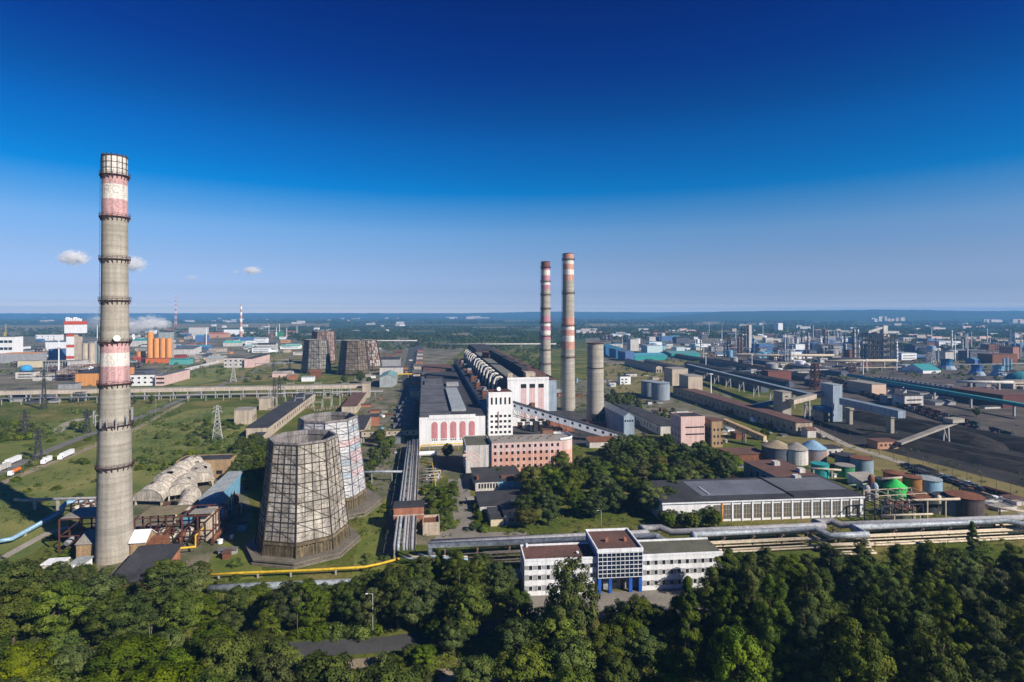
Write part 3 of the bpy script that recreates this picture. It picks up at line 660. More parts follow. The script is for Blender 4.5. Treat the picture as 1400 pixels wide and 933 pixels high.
# deaerator bay behind it
t = thing('deaerator_bay', 'dark cluttered bay between the long hall and the boiler house with a blue end wall', 'building', (x0 + W_ + .6, 474, 0))
block(t, 23, 430, 26, deep_blue, roof_dark, 'flat')
for k in range(20):
    MB().box(3 + (k % 3) * 2, 8 + k * 20, 26.4, 9 + (k % 4), 15 + k * 20, 28.5 + (k % 3)).build('roof_hut', (roof_brown, rust, grey_wall)[k % 3], t)
# boiler house
bx, by = g(694, 518, 42); Wb, Db, Hb = 44.5, 470.0, 42.0
t = thing('boiler_house', 'huge tall boiler house with white front, pale pink panels and dark ridged roofs', 'power station', (bx, by, 0))
MB().box(0, 0, -.3, 37, Db, Hb, skip='btl').build('wall', white_wall, t)
MB().box(-.05, .3, -.3, .3, Db, Hb - .2).build('side_wall', mat('shade_dark_cladding', (0.07, 0.065, 0.07), (0.04, 0.04, 0.045), scale=.1, streak=.3), t)  # left wall coloured dark to paint in the shade on that side
MB().box(37, 1.2, -.3, Wb, Db, Hb - 1.5, skip='bt').build('stair_wall', blue_grey, t)  # front strip painted in a shaded blue-grey tone
MB().box(.5, .6, Hb - .4, 11, Db, Hb + .5).build('roof', mat('mossy_pale_roof', (0.22, 0.21, 0.17), (0.15, 0.15, 0.12), scale=.08), t)
MB().box(11, .6, Hb - 4.5, 22, Db, Hb - 3.5).build('roof_valley', roof_dark, t)
MB().box(10.6, 0.5, Hb - 4, 11, Db, Hb + .6).build('valley_wall', roof_dark, t); MB().box(22, .6, Hb - 4, 22.4, Db, Hb + 1.2).build('valley_wall', roof_dark, t)
MB().box(22.4, .6, Hb - .4, 37.3, Db, Hb + 1.0).build('roof', roof_brown, t); MB().box(37, .9, Hb - 2.0, Wb + .3, Db, Hb - 1.2).build('roof', roof_brown, t)
MB().box(-.3, -.35, Hb - 1.4, 37.2, .45, Hb + .9).build('parapet', white_wall, t)
MB().box(0.4, 2, Hb + .6, 4.8, 8, Hb + 4.2).build('roof_hut', beige, t); MB().box(17, 3, Hb - 3.5, 25.5, 16, Hb + 4.6).build('roof_hut', beige, t)
MB().box(3, 230, Hb + .6, 11, 252, Hb + 7).build('roof_hut', rust, t); MB().box(2, 330, Hb + .6, 30, 466, Hb + 5).build('roof_monitor', roof_dark, t); MB().box(23, 60, Hb + 1.1, 30, 330, Hb + 3.4).build('roof_monitor', roof_dark, t)
for k in range(3):
    u = 11.8 + k * 7.9; MB().box(u, -.10, 6, u + 5, .02, Hb - 8.6).build('painted_panel', pale_pink_panel, t); MB().box(u, -.14, Hb - 8.5, u + 5, .04, Hb - 5).build('window', glass, t)
    MB().box(u, -.12, 4, u + 5, .02, 5.9).build('window', glass, t)
MB().box(20.5, -3, 17, 24, -.1, 20.5).build('vent_box', rust, t)
duct_w = mat('whitened_duct_sheet', (0.74, 0.71, 0.66), (0.52, 0.48, 0.43), scale=.3, streak=.25)
for k in range(14):
    yy = 22 + k * 29 + (k % 3)
    MB().tube([(-.2, yy, 39.5), (-4, yy, 41.4), (-7.5, yy - .3, 40.6), (-9.5, yy - 1, 37), (-11, yy - 2.5, 26)], 1.0, 10).build('gas_duct', duct_w, t)
    MB().tube([(-.2, yy + 8, 37.5), (-3, yy + 8, 39), (-5.2, yy + 8, 37.6), (-6.5, yy + 7.5, 26)], .65, 8).build('gas_duct', duct_w, t)
# white bunker tower
tw = g(668, 597); t = building('bunker_tower', 'white tower block with a grid of small dark windows and a roof dish', 'tower', tw, 19.8, 14, 35, white_wall, roof_dark, 'parapet', par=.7,
    wins=[('f', (2.6, 3.2, 5, 4, 3.65, 4.35, 2.1, 2.0)), ('f', (2.6, 28.5, 5, 1, 3.65, 1, 1.5, 5.6)), ('l', (3, 4, 3, 5, 4, 5, 1.6, 2))], parm=white_wall)
MB().box(1, 3, 35, 18, 12, 36.6).build('roof_hut', brown_steel, t)
d = MB().lathe(0, 0, [(.1, -.6), (1.0, -.4), (1.6, .2), (1.65, .5)], 20); o = d.build('dish_antenna', trim_white, t, (8.5, 1.6, 38), 0); o.rotation_euler = (R(75), 0, 0)
MB().bar((8.5, 2, 35), (8.5, 2, 37.2), .3).build('dish_post', dark_steel, t); MB().box(7.6, -.5, 6, 8.1, -.02, 20).build('down_pipe', rust, t)
def gallery(name, label, p, q, w, h, wall, roof, legs=(), win=0, truss=False, group=None, wm=None, cat='conveyor', legw=1.0):
    """an enclosed conveyor gallery between two points, on legs"""
    p, q = Vector(p), Vector(q); base = Vector((p.x, p.y, 0)); t = thing(name, label, cat, base, 0, group); a, e = p - base, q - base
    MB().slopebox(a, e, w, h).build('casing', wall, t)
    dz = Vector((0, 0, h + .02)); MB().slopebox(a + dz, e + dz, w + .5, .35).build('roof', roof, t)
    dr = (e - a); u = dr.cross(Vector((0, 0, 1))).normalized(); L_ = dr.length; dn = dr.normalized()
    up = u.cross(dn).normalized()
    side = u if u.y < 0 else -u
    for k in range(win):
        c = a + dr * ((k + .5) / win) + side * (w / 2 + .03) + Vector((0, 0, h * .58)); s_ = h * .17; b = MB()
        b.face([c - dn * s_ - Vector((0, 0, s_)), c + dn * s_ - Vector((0, 0, s_)), c + dn * s_ + Vector((0, 0, s_)), c - dn * s_ + Vector((0, 0, s_))]); b.build('window', wm or glass, t)
    if truss:
        b = MB(); n = max(3, int(L_ / (h * 1.0)))
        for sgn in (1, -1):
            o = u * (sgn * w / 2); lo = Vector((0, 0, -h * .95)); b.bar(a + o + lo, e + o + lo, .35)
            for k in range(n):
                p0, p1 = a + dr * (k / n) + o, a + dr * ((k + 1) / n) + o; b.bar(p0, p1 + lo, .22); b.bar(p0 + lo, p0, .22)
        b.build('truss', dark_steel, t)
    for f in legs:
        c = a + dr * f; b = MB(); z = c.z - (h * .95 if truss else 0)
        for sgn in (1, -1): b.bar(c + u * sgn * w * .4 + Vector((0, 0, z - c.z)), Vector((c.x, c.y, -.2)) + u * sgn * w * .55, legw)
        b.bar(c + u * w * .4 + Vector((0, 0, z - c.z - 1)), c - u * w * .4 + Vector((0, 0, z - c.z - 1)), legw * .7); b.bar(Vector((c.x, c.y, z * .1)) + u * w * .55, Vector((c.x, c.y, z * .9)) - u * w * .42, legw * .5)
        b.build('leg', mat('pale_steel_leg', (0.42, 0.42, 0.42), (0.3, 0.3, 0.3)), t)
    return t
ex, ey = g(852, 606)
gallery('coal_conveyor', 'white sloping conveyor gallery with black square windows running down from the white tower', (tw[0] + 19.9, tw[1] + 4, 21.5), (ex, ey, 1.0), 5.0, 5.6, trim_white, roof_dark, legs=(.45, .75), win=15, truss=True)
# pink office by the tower
t = building('stair_block', 'grey rendered block with a faded pink mural beside the pink office wing', 'building', g(637, 649), 15.8, 29, 17.2, off_white, roof_olive, 'parapet', par=.6)
b = MB()
for r0, r1, a0_, a1_ in ((5.2, 6.8, 15, 100), (8.0, 9.6, 30, 105), (10.6, 11.4, 45, 95)):
    for a in range(a0_, a1_, 8): b.face([(1.2 + q * math.cos(R(w)), -.04, 3.4 + q * math.sin(R(w))) for q, w in ((r0, a), (r1, a), (r1, a + 8), (r0, a + 8))])
b.build('mural', mat('faded_pink_mural', (0.66, 0.45, 0.40), (0.62, 0.52, 0.48), scale=.4), t)
pxo = g(672.3, 648.5); t = thing('office_wing', 'pink and salmon office wing with rows of small windows and a rounded right end', 'office building', (pxo[0], pxo[1], 0))
Wp, Dp, Hp = 44.0, 19.0, 19.0
cur = [(Wp + 9.5 * math.sin(R(a)), 9.5 - 9.5 * math.cos(R(a))) for a in range(0, 181, 15)]
poly = [(0, 0)] + cur + [(0, Dp)]
b = MB()
for (za, zb, k) in ((-.3, 13.2, 1), (13.2, Hp, 0)):
    for j in range(len(poly)):
        b.k = k; p, q = poly[j], poly[(j + 1) % len(poly)]; b.face([(p[0], p[1], za), (q[0], q[1], za), (q[0], q[1], zb), (p[0], p[1], zb)])
b.build('wall', [pink_wall, salmon], t)
MB().prism([(x * 1.0, y) for x, y in poly], Hp + .01, Hp + .7).build('roof', roof_light, t)
b = MB()
for j in range(0, 12):
    p, q = cur[j], cur[j + 1]; b.face([(p[0] + .05, p[1], Hp + .7), (q[0] + .05, q[1], Hp + .7), (q[0] + .05, q[1], Hp + 2), (p[0] + .05, p[1], Hp + 2)]); b.face([(q[0] - .3, q[1], Hp + .7), (p[0] - .3, p[1], Hp + .7), (p[0] - .3, p[1], Hp + 2), (q[0] - .3, q[1], Hp + 2)])
b.build('parapet', trim_white, t)
windows(t, 'f', 0, 0, (2.2, 4.4, 12, 4, 3.62, 4.15, 1.5, 1.9))
for k in range(4): MB().box(4.4 + k * 10.86 - .15, -.16, 0, 4.4 + k * 10.86 + .15, .0, Hp).build('down_pipe', trim_white, t)
for k in range(14): MB().box(3 + k * 3, 4 + (k * 5) % 11, Hp + .7, 3.6 + k * 3, 4.8 + (k * 5) % 11, Hp + 1.6).build('roof_vent', rust, t)
pbuild('brick_annex', 'rusty brick annex with a dark lean roof at the foot of the tallest far chimney', 'building', 752, 592, 786, 16, 576, red_brick, roof_dark, style='shed', rise=5)
pbuild('brick_annex', 'low brown brick annex between the boiler house and the short stack', 'building', 742, 600, 770, 10, 588, mat('brown_brick', (0.30, 0.16, 0.10), (0.22, 0.11, 0.07)), roof_brown)
pbuild('tipper_shed', 'low pale shed with rusty bins under the lower end of the white conveyor', 'shed', 806, 613, 846, 10, 605, off_white, rust, style='shed', rise=1.5)
for k in range(9):
    u = bx + 8 + k * 5; v = by - 10 - (k % 3) * 9; t = building('fan_house', ('rusty', 'grey', 'dark')[k % 3] + ' fan house in the shaded yard under the white conveyor', 'building', (u, v), 3.6, 5, 4 + k % 3 * 2, (rust, grey_wall, dark_steel)[k % 3], roof_dark, over=.2, group='fan houses under the conveyor')
# low service buildings in front
t = building('workshop', 'low white workshop with a wide dark roof in front of the pink office wing', 'workshop', g(650, 672), 27, 28, 5.2, off_white, roof_dark, over=.5,
    wins=[('f', (2.2, 2.7, 7, 1, 1.65, 1, 1.0, 2.6))])
MB().box(13, .02 - .12, .1, 26.9, -.02, 4.9).build('painted_wall', sky_blue, t); MB().box(15, 3, 5.6, 23, 8, 6.3).build('roof_patch', roof_brown, t); MB().box(1, 2, 5.6, 2.2, 8, 7.2).build('roof_vent', rust, t)
t = building('cottage_block', 'low dark roofed service block with a small flat canopy on its left', 'building', g(656, 703), 23, 21, 4.0, off_white, roof_dark, over=.5)
MB().box(-5.5, 12, 3.2, -.6, 17, 3.5).build('canopy', roof_light, t)
building('lean_to', 'small cream lean to with a dark roof in front of the service block', 'building', g(671, 720), 6.2, 15.2, 3.4, mat('cream_render', (0.68, 0.60, 0.42), (0.58, 0.5, 0.35)), roof_dark, over=.3)
building('gabled_house', 'pale grey house with a dark pitched roof joined to the service block', 'house', g(690, 719), 10, 15, 4.6, grey_wall, roof_dark, 'gable', rise=2.2, wins=[('f', (3.2, 2.6, 1, 1, 3, 1, 2.4, 1.8))])

# ---------------------------------------------------------------- glazed office block in front
RZ = R(-3.4); ox, oy = g(817, 813)
t = thing('office_building', 'white three storey office with a raised glass fronted block on blue pillars', 'office building', (ox, oy, 0), RZ)
wb, db, zb0, zb1 = 16.6, 19.0, 5.6, 15.0
MB().box(0, .25, zb0, wb, db, zb1, skip='').build('block_wall', navy_wall, t)
MB().box(.05, .5, zb1, wb - .05, db - .4, zb1 + .12).build('block_roof', roof_brown, t)
b = MB(); b.box(-.15, 0, zb1 - .3, wb + .15, .5, zb1 + .9).box(-.15, .5, zb1 - .3, .3, db, zb1 + .9).box(wb - .3, .5, zb1 - .3, wb + .15, db, zb1 + .9).box(.3, db - .4, zb1 + .13, wb - .3, db, zb1 + .9); b.build('parapet', trim_white, t)
MB().box(.15, -.05, zb0 + .3, wb - .15, .22, zb1 - .35).build('glass_facade', glass_blue, t)
b = MB()
for k in range(11): b.box(.12 + k * (wb - .44) / 10, -.25, zb0 + .1, .27 + k * (wb - .44) / 10, -.06, zb1 - .31)
for k in range(7): b.box(.1, -.20, zb0 + .1 + k * 1.46, wb - .1, -.07, zb0 + .28 + k * 1.46)
b.build('glazing_bars', trim_white, t)
for u in (.3, 4.2, 11.6, 15.2): MB().box(u, .3, -.2, u + 1.15, 1.5, zb0).build('pillar', vivid_blue, t)
MB().box(-2.5, 3.5, -.2, wb + .5, db, zb0 - .01, skip='b').build('entrance_wall', grey_wall, t)
for u in (1.0, 6.2, 9.2): MB().box(u, 3.42, 0, u + 1.8, 3.48, 3.2).build('door', glass, t)
for u in (5, 12): MB().box(u, 8, zb1 + .12, u + 1.1, 9.2, zb1 + 1.4).build('roof_vent', red_brick, t)
for (u0, u1, nw) in ((-26.0, -.05, 8), (wb + .05, 47.0, 10)):
    h = 12.2; dp = 13.0
    b = MB()
    for k, (za, zb) in enumerate(((-.3, 1.6), (1.6, 3.6), (3.6, 5.4), (5.4, 7.4), (7.4, 9.2), (9.2, 10.6), (10.6, h))):
        b.k = k % 2; b.box(u0, 1.2, za, u1, 1.2 + dp, zb, skip='bt')
    b.build('wing_wall', [trim_white, grey_wall], t)
    MB().box(u0 + .3, 1.6, h - .3, u1 - .02, .9 + dp, h + .1).build('wing_roof', roof_brown if u0 < 0 else roof_olive, t)
    b = MB(); b.box(u0 - .1, 1.08, h - .02, u1, 1.6, h + .7).box(u0 - .1, .9 + dp, h - .02, u1, 1.3 + dp, h + .7).box(u0 - .1, 1.6, h - .02, u0 + .3, .9 + dp, h + .7); b.build('parapet', trim_white, t)
    key = ('pane', 1.3); wn = MB().box(-.6, -.05, -.75, .6, .05, .75).mesh('window', glass)
    fr = MB().box(-.75, -.03, -.9, .75, .02, -.76).box(-.75, -.03, .76, .75, .02, .9).box(-.75, -.03, -.76, -.61, .02, .76).box(.61, -.03, -.76, .75, .02, .76).mesh('window_frame', trim_white)
    for i in range(nw):
        for z in (2.6, 6.4, 9.9):
            wo = link('window', wn, t, (u0 + 2.2 + i * (u1 - u0 - 4) / (nw - 1), 1.16, z)); link('window_frame', fr, wo)
MB().box(-24, 13, 12.3, -23.4, 13.6, 13.6).build('roof_vent', trim_white, t); MB().tube([(-6, 6, 12.3), (-6, 6, 13.0)], .5, 12).build('roof_vent', trim_white, t)
t = thing('entrance_canopy', 'flat pale canopy on slim posts left of the white office', 'canopy', (*g(692, 805), 0), RZ)
MB().box(0, 0, 3, 6, 8, 3.4).build('roof', roof_light, t)
for u, v in ((.2, .2), (5.5, .2), (.2, 7.5), (5.5, 7.5)): MB().box(u, v, -.1, u + .3, v + .3, 3).build('post', cream_pipe, t)

# white hall on the right
hx, hy = g(906, 716); t = thing('workshop_hall', 'long white hall with tall windows under a wide patched grey roof', 'hall', (hx, hy, 0), RZ)
Wh, Dh, Hh = (1195 - 906) * .352, 33.0, 9.8
MB().box(0, 0, -.3, Wh, Dh, Hh, skip='bt').build('wall', white_wall, t)
MB().box(-.5, -.6, Hh - .02, Wh + .5, Dh + .5, Hh + .5).build('roof', roof_dark, t)
MB().box(22, 6.5, Hh + .5, 66, Dh - 3, Hh + .62).build('roof_sheet', mat('blue_grey_roll_roofing', (0.17, 0.18, 0.215), (0.12, 0.125, 0.15), scale=.07), t); MB().box(67, 10, Hh + .5, 100, Dh - 2, Hh + .62).build('roof_sheet', mat('grey_roll_roofing', (0.155, 0.16, 0.18), (0.11, 0.115, 0.13), scale=.07), t)
MB().box(66.2, .5, Hh + .5, 66.8, Dh, Hh + 1.1).build('roof_ridge', roof_dark, t); MB().box(26, 8, Hh + .63, 27.2, 20, Hh + .9).build('roof_vent', roof_pale, t)
MB().box(-.52, -.65, Hh - .6, Wh + .5, -.55, Hh + .1).build('fascia', trim_white, t)
hw = mat('dusty_factory_glass', (0.16, 0.15, 0.13), (0.08, 0.08, 0.075), scale=.4)
hwm = MB().box(-1.9, -.06, -3.6, 1.9, .04, 3.2).mesh('window', hw); hwf = MB()
for k in (-.65, .65): hwf.box(k - .07, -.14, -3.6, k + .07, -.08, 3.2)
for k in (-1.4, .9): hwf.box(-1.9, -.13, k - .06, 1.9, -.09, k + .06)
hwf = hwf.mesh('window_frame', cream_pipe)
for k in range(15):
    u = 27 + k * 5.05
    wo = link('window', hwm, t, (u, 0, 4.7)); link('window_frame', hwf, wo)
    MB().box(u + 2.1, -.35, 0, u + 2.9, 0.02, 9.2).build('pilaster', orange_m if k == 0 else trim_white, t)
t = building('brown_roof_hall', 'rust brown roofed hall wing running back behind the long white hall', 'hall', g(1083, 662, 9.4), 24, 47, 9.0, sky_blue, roof_brown, over=.6, rz=R(-1), wins=[('l', (6, 4.5, 6, 1, 6.5, 1, 2.6, 5))])
for u, v in ((12, 34), (17, 18), (6, 6)): MB().box(u, v, 9.4, u + 3.5, v + 3.5, 11.8).build('roof_vent', off_white, t)

# ---------------------------------------------------------------- pipes and pipe racks
def pipe_line(name, label, pts, r, m, sup=14.0, n=10, cat='pipe', group=None, supw=.45, supm=None):
    """one pipe through points, on posts down to the ground; posts are parts"""
    P = [Vector(p) for p in pts]; base = Vector((P[0].x, P[0].y, 0)); t = thing(name, label, cat, base, 0, group)
    MB().tube([p - base for p in P], r, n).build('pipe', m, t)
    if sup:
        for i in range(len(P) - 1):
            d = P[i + 1] - P[i]; k = int(Vector((d.x, d.y)).length // sup)
            for j in range(k):
                c = P[i] + d * ((j + .5) / k) - base
                if c.z < .6: continue
                MB().box(-supw, -supw, -.2, supw, supw, c.z - r * .9).build('support', supm or concrete, t, (c.x, c.y, 0))
    return t
# the main pair above the trees with expansion loops, and the thin cream pipes under it
A = Vector((*g(588, 744, 7), 7.0)); B = Vector((*g(1480, 706, 7), 7.0)); dm = (B - A); LM = dm.length; dm.normalize(); nm = Vector((dm.y, -dm.x, 0)).normalized()
def along(px_, off=0.0, z=7.0):
    lo, hi = 0.0, LM
    for _ in range(40):
        mid = (lo + hi) / 2; q = A + dm * mid
        if pix(q.x, q.y, 7)[0] < px_: lo = mid
        else: hi = mid
    q = A + dm * lo + nm * off; return (q.x, q.y, z)
t = thing('main_pipeline', 'twin silver heating pipeline with square expansion loops crossing above the foreground trees', 'pipeline', (A.x, A.y, 0)); t0 = Vector((A.x, A.y, 0))
front = [along(588, 1.6, .5), along(588, 1.6), along(896, 1.6), along(900, 8.0), along(940, 8.0), along(945, 1.6), along(1112, 1.6), along(1116, 9.5), along(1163, 9.5), along(1162, 1.6), along(1372, 1.6), along(1384, 7), along(1470, 7)]
back = [along(592, -1.4, .5), along(592, -1.4), along(886, -1.4), along(884, -7.0), along(912, -7.0), along(920, -1.4), along(1128, -1.4), along(1126, -6), along(1150, -6), along(1152, -1.4), along(1470, -1.4)]
MB().tube([Vector(p) - t0 for p in front], 1.15, 14).build('pipe', silver, t); MB().tube([Vector(p) - t0 for p in back], 1.25, 14).build('pipe', grey_pipe, t)
for k in range(22):
    q = A + dm * (6 + k * (LM - 10) / 22); c = q - t0
    b = MB(); b.box(-.3, -1.9, -.2, .3, -1.2, 5.7).box(-.3, 1.2, -.2, .3, 1.9, 5.7).box(-.35, -3.2, 5.3, .35, 3.2, 5.75).box(-.25, -4.4, 3.2, .25, 1.1, 3.5); b.build('support', mat('rusted_trestle', (0.22, 0.15, 0.11), (0.13, 0.10, 0.08), scale=.4), t, (c.x, c.y, 0), math.atan2(dm.y, dm.x))
t = thing('cream_pipe_bank', 'bank of thin cream lagged pipes running below the twin silver pipeline', 'pipes', (A.x, A.y, 0))
for off, z, r in ((2.6, 3.9, .32), (3.4, 3.9, .26), (4.2, 3.85, .34), (3.2, 2.2, .30), (4.6, 1.3, .36), (6.0, .9, .42), (-2.0, 3.9, .3)):
    px0 = 615 + random.uniform(0, 60); pts = [along(px0, off, z), along(890, off, z), along(896, off + 6.2, z), along(946, off + 6.2, z), along(950, off, z), along(1108, off, z), along(1112, off + 7.4, z), along(1166, off + 7.4, z), along(1168, off, z), along(1460, off, z)]
    MB().tube([Vector(p) - t0 for p in pts], r, 8).build('pipe', cream_pipe, t)
# rack up the plant street
t = thing('pipe_rack', 'rack of six parallel grey and blue pipes running up the plant street', 'pipe rack', (-12.2, 230, 0))
for u, r, m_ in ((.3, .45, grey_pipe), (1.8, .6, silver), (3.9, .6, grey_pipe), (5.2, .45, grey_pipe), (6.2, .4, mat('dark_pipe_lagging', (0.15, 0.145, 0.15), (0.1, 0.095, 0.1), scale=.5)), (7.3, .6, grey_pipe), (8.4, .35, dark_steel)):
    L_ = 190 if u > 2 else 186
    MB().tube([(u, 0, 4.6), (u, 1, 6.2 + r), (u, L_ * .5, 6.2 + r), (u, L_, 6.2 + r)], r, 10).build('pipe', m_, t)
for k in range(14):
    b = MB(); b.box(-.6, -.3, 5.75, 9.2, .3, 6.2).box(0, -.3, -.2, .6, .3, 5.75).box(8.2, -.3, -.2, 8.8, .3, 5.75); b.build('support', concrete, t, (0, 3 + k * 13.8, 0))
t = thing('pipe_portal', 'rust orange brick portal house bridging the pipes in the plant street', 'portal', (-13.8, 262, 0))
MB().box(0, 0, 5.0, 13.6, 8, 11).build('wall', red_brick, t); MB().box(-.3, -.3, 11.01, 13.9, 8.3, 11.4).build('roof', roof_dark, t); MB().box(-.15, -.15, 7.2, 13.75, -.01, 7.7).build('string_course', beige, t)
MB().box(.4, .5, 5.02 - 5.2, 1.2, 7.5, 4.99).build('pier', red_brick, t); MB().box(11.4, .2, -.2, 13.4, 7.8, 4.99).build('pier', orange_m, t)
building('valve_pit', 'small roofless pale concrete pit beside the brick pipe portal', 'pit', g(578, 733), 7.5, 10, 4.6, beige, rust, 'parapet', par=1.2)
t = thing('bend_pipes', 'stub pipes with elbows linking the plant street rack to the silver pipeline', 'pipes', (-9, 228, 0))
for k in range(4): MB().tube([(k * 2.2, 0, 3.2 + .5 * (k % 2)), (k * 2.2 + 3, -2.5, 3.2 + .5 * (k % 2)), (16, -2.5 - k * .8, 3.2 + .5 * (k % 2)), (26, -4 - k * .8, 3)], .42, 8).build('pipe', (silver, cream_pipe, rust, silver_blue)[k], t)
G = lambda px, py, z: (*g(px, py, z), z)
pipe_line('yellow_gas_pipe', 'thick bright yellow gas pipe lying in front of the nearest cooling tower', [G(268, 787, 2.2), G(330, 783.5, 2.2), G(420, 780, 2.2), G(498, 775.5, 2.4), G(520, 771, 1.2), G(546, 764, 1.2)], .46, yellow_m, 11, supw=.3)
pipe_line('silver_ground_pipe', 'broad silver pipe lying low behind the trees under the yellow pipe', [G(285, 805, 1.6), G(360, 802, 1.6), G(470, 797, 1.6), G(560, 792, 1.4)], 1.35, silver, 16)
pipe_line('blue_pipe', 'light blue pipe slanting across the meadow left of the big chimney', [G(-60, 744, 2), G(2, 739.5, 2), G(16, 737, 2), G(84, 700, 2.2), G(85, 694, 6), G(92, 687, 6), G(136, 684, 6)], .85, silver_blue, 12)
pipe_line('grey_pipe', 'grey pipe on concrete trestles behind the light blue pipe', [G(20, 683, 5.5), G(32, 684, 5.5), G(95, 682, 5.5), G(140, 681, 5.5)], .7, grey_pipe, 9, supw=.6)
pipe_line('yellow_gas_pipe', 'thin yellow pipe zigzagging down past the brown steel frame', [G(321, 674, 8), G(278, 722, 6), G(267, 733, 5), G(267, 748, 3), G(243, 750, 3), G(220, 768, 2), G(212, 776, 2)], .38, yellow_m, 12, supw=.15, supm=dark_steel)
pipe_line('yellow_gas_pipe', 'yellow pipe bending along the foot of the white turbine hall front', [G(571, 640, 2), G(571.5, 622, 2), G(571.5, 615, 5), G(577, 609, 5), G(637, 606.5, 5)], .42, yellow_m, 9, supw=.15, supm=yellow_m)
pipe_line('yellow_gas_pipe', 'yellow pipe loop around the valve yard by the plant street', [G(567, 670, 2), G(596, 669, 2), G(591, 634, 2), G(573, 632, 2)], .40, yellow_m, 9, supw=.15, supm=yellow_m)
pipe_line('yellow_gas_pipe', 'yellow pipe gantry crossing the far end of the plant street', [G(533, 521, 3), G(541, 521, 3), G(541, 512, 9), G(575, 511, 9), G(575, 516, 3)], .8, yellow_m, 30, supw=.3, supm=yellow_m)
pipe_line('silver_branch_pipe', 'silver pipe branching left from the plant street rack to the cooling towers', [G(550, 645, 6.5), G(522, 645, 6.5), G(495, 646, 6.5), G(488, 650, 2)], .7, silver, 10, supw=.25)
t = thing('valve_yard', 'cluster of small pipes and valves inside the yellow pipe loop', 'pipework', (*g(575, 662), 0))
for k in range(9): MB().tube([(0, k * 2.2, 2 + k % 3), (9 + k % 4, k * 2.2, 2 + k % 3), (9 + k % 4, k * 2.2, .1)], .28, 8).build('pipe', (silver, cream_pipe, grey_pipe)[k % 3], t)
for k in range(6): MB().box(1.5 + k * 1.8, 3 + (k * 4) % 14, 0, 2.4 + k * 1.8, 3.9 + (k * 4) % 14, 2.4).build('valve_box', (rust, grey_wall, trim_white)[k % 3], t)
xy = g(586, 625); t = thing('horizontal_tank', 'horizontal white tank lying before the turbine hall front', 'tank', (xy[0], xy[1], 0))
MB().tube([(-8, 0, 2.4), (-7.4, 0, 2.4), (5, 0, 2.4), (5.6, 0, 2.4)], 1.7, 16).build('shell', trim_white, t)
for u in (-6, 3.5): MB().box(u, -1.2, -.1, u + .8, 1.2, 1.2).build('saddle', concrete, t)

# ---------------------------------------------------------------- around the big chimney
t = pbuild('gable_hut', 'small tan hut with a bright white pitched roof against the chimney foot', 'hut', 178, 765, 197, 9, 742, tan_brick, trim_white, style='gablex', rise=3.2, over=.5)
pbuild('brick_hut', 'small brown brick hut with a grey lean roof left of the chimney foot', 'hut', 104, 768, 125, 8, 745, tan_brick, roof_light, style='shed', rise=2.5)
pbuild('gate_house', 'low orange brick shed with a sooty slate roof below the chimney', 'shed', 150, 812, 206, 22, 797, red_brick, roof_dark, style='shed', rise=3.5, over=.8)
pbuild('white_hut', 'little white hut among the trees left of the chimney', 'hut', 57, 782, 81, 5, 773, off_white, trim_white)
pbuild('white_hut', 'white site cabin beside the chimney foot, half hidden by a tree', 'hut', 97, 784, 114, 5, 771, trim_white, roof_pale)
pbuild('brown_fence_shed', 'rusty brown sheet shed right of the white roofed hut', 'shed', 197, 763, 221, 6, 745, rust, rust, style='shed', rise=1)
pbuild('tan_building', 'square tan brick building with three dark windows behind the flue ducts', 'building', 241, 657, 310, 14, 632, tan_brick, roof_dark, style='parapet', par=.5,
       wins=[('f', (4.5, 3.8, 2, 1, 12, 1, 3.2, 2.2)), ('f', (24, 3.8, 1, 1, 5, 1, 3.4, 2.2)), ('r', (3, 4, 2, 1, 5, 1, 1.6, 3))])
pbuild('blue_shed', 'long blue grey sheet shed with a pale roof beside the flue ducts', 'shed', 272, 708, 294, 42, 683, sky_blue, roof_pale, style='shed', rise=1.5)
def flue(label, px, py, w, h, L_, rz, hood):
    x, y = g(px, py); t = thing('flue_duct', label, 'flue', (x, y, 0), rz)
    prof = [(-w / 2, h * .45)] + [(w / 2 * math.cos(R(a)), h * .45 + h * .55 * math.sin(R(a))) for a in range(170, 0, -14)] + [(w / 2, h * .45)]
    b = MB(); m = 9
    rows = []
    for i in range(m + 1):
        a = i / m; yy = L_ * a; k = 1 - .22 * math.sin(a * math.pi * .9) * hood; zz = math.sin(a * math.pi * .5) * 3 * hood - 2.5 * hood * (1 - a)
        rows.append([(x_ * k + random.uniform(-.12, .12), yy, max(.4, z_ + zz) + random.uniform(-.12, .12)) for x_, z_ in prof])
    for i in range(m):
        for j in range(len(prof) - 1):
            if random.random() < .035: continue
            b.face([rows[i][j + 1], rows[i][j], rows[i + 1][j], rows[i + 1][j + 1]])
    b.face(rows[0]); b.face(rows[-1][::-1]); b.build('casing', asbestos, t)
    for i in (0, 3, 6, 9):
        b = MB()
        for j in range(len(prof) - 1): b.bar(Vector(rows[i][j]) + Vector((0, 0, .06)), Vector(rows[i][j + 1]) + Vector((0, 0, .06)), .22)
        b.build('hoop', mat('grey_strap', (0.3, 0.27, 0.24)), t)
    for sx in (-1, 1):
        for yy in (.6, L_ * .5, L_ - .6): MB().box(sx * w * .42 - .35, yy - .35, -.2, sx * w * .42 + .35, yy + .35, h * .45).build('support', cream_pipe, t)
    return t
flue('peeling white flue duct with a black hole, nearest the chimney shaft', 202, 692, 17, 11, 22, R(-14), 1.0)
flue('rounded peeling white flue duct behind the one with the black hole', 222, 672, 14, 12, 24, R(-22), .8)
flue('white hipped flue hood in front of the tan brick building', 250, 685, 15, 10.5, 18, R(20), .5)
flue('white flue hood at the back, below the tan building windows', 274, 668, 15, 10, 20, R(22), .4)
flue('small white flue stub in front of the hipped hoods', 254, 706, 10, 9, 12, R(10), .7)
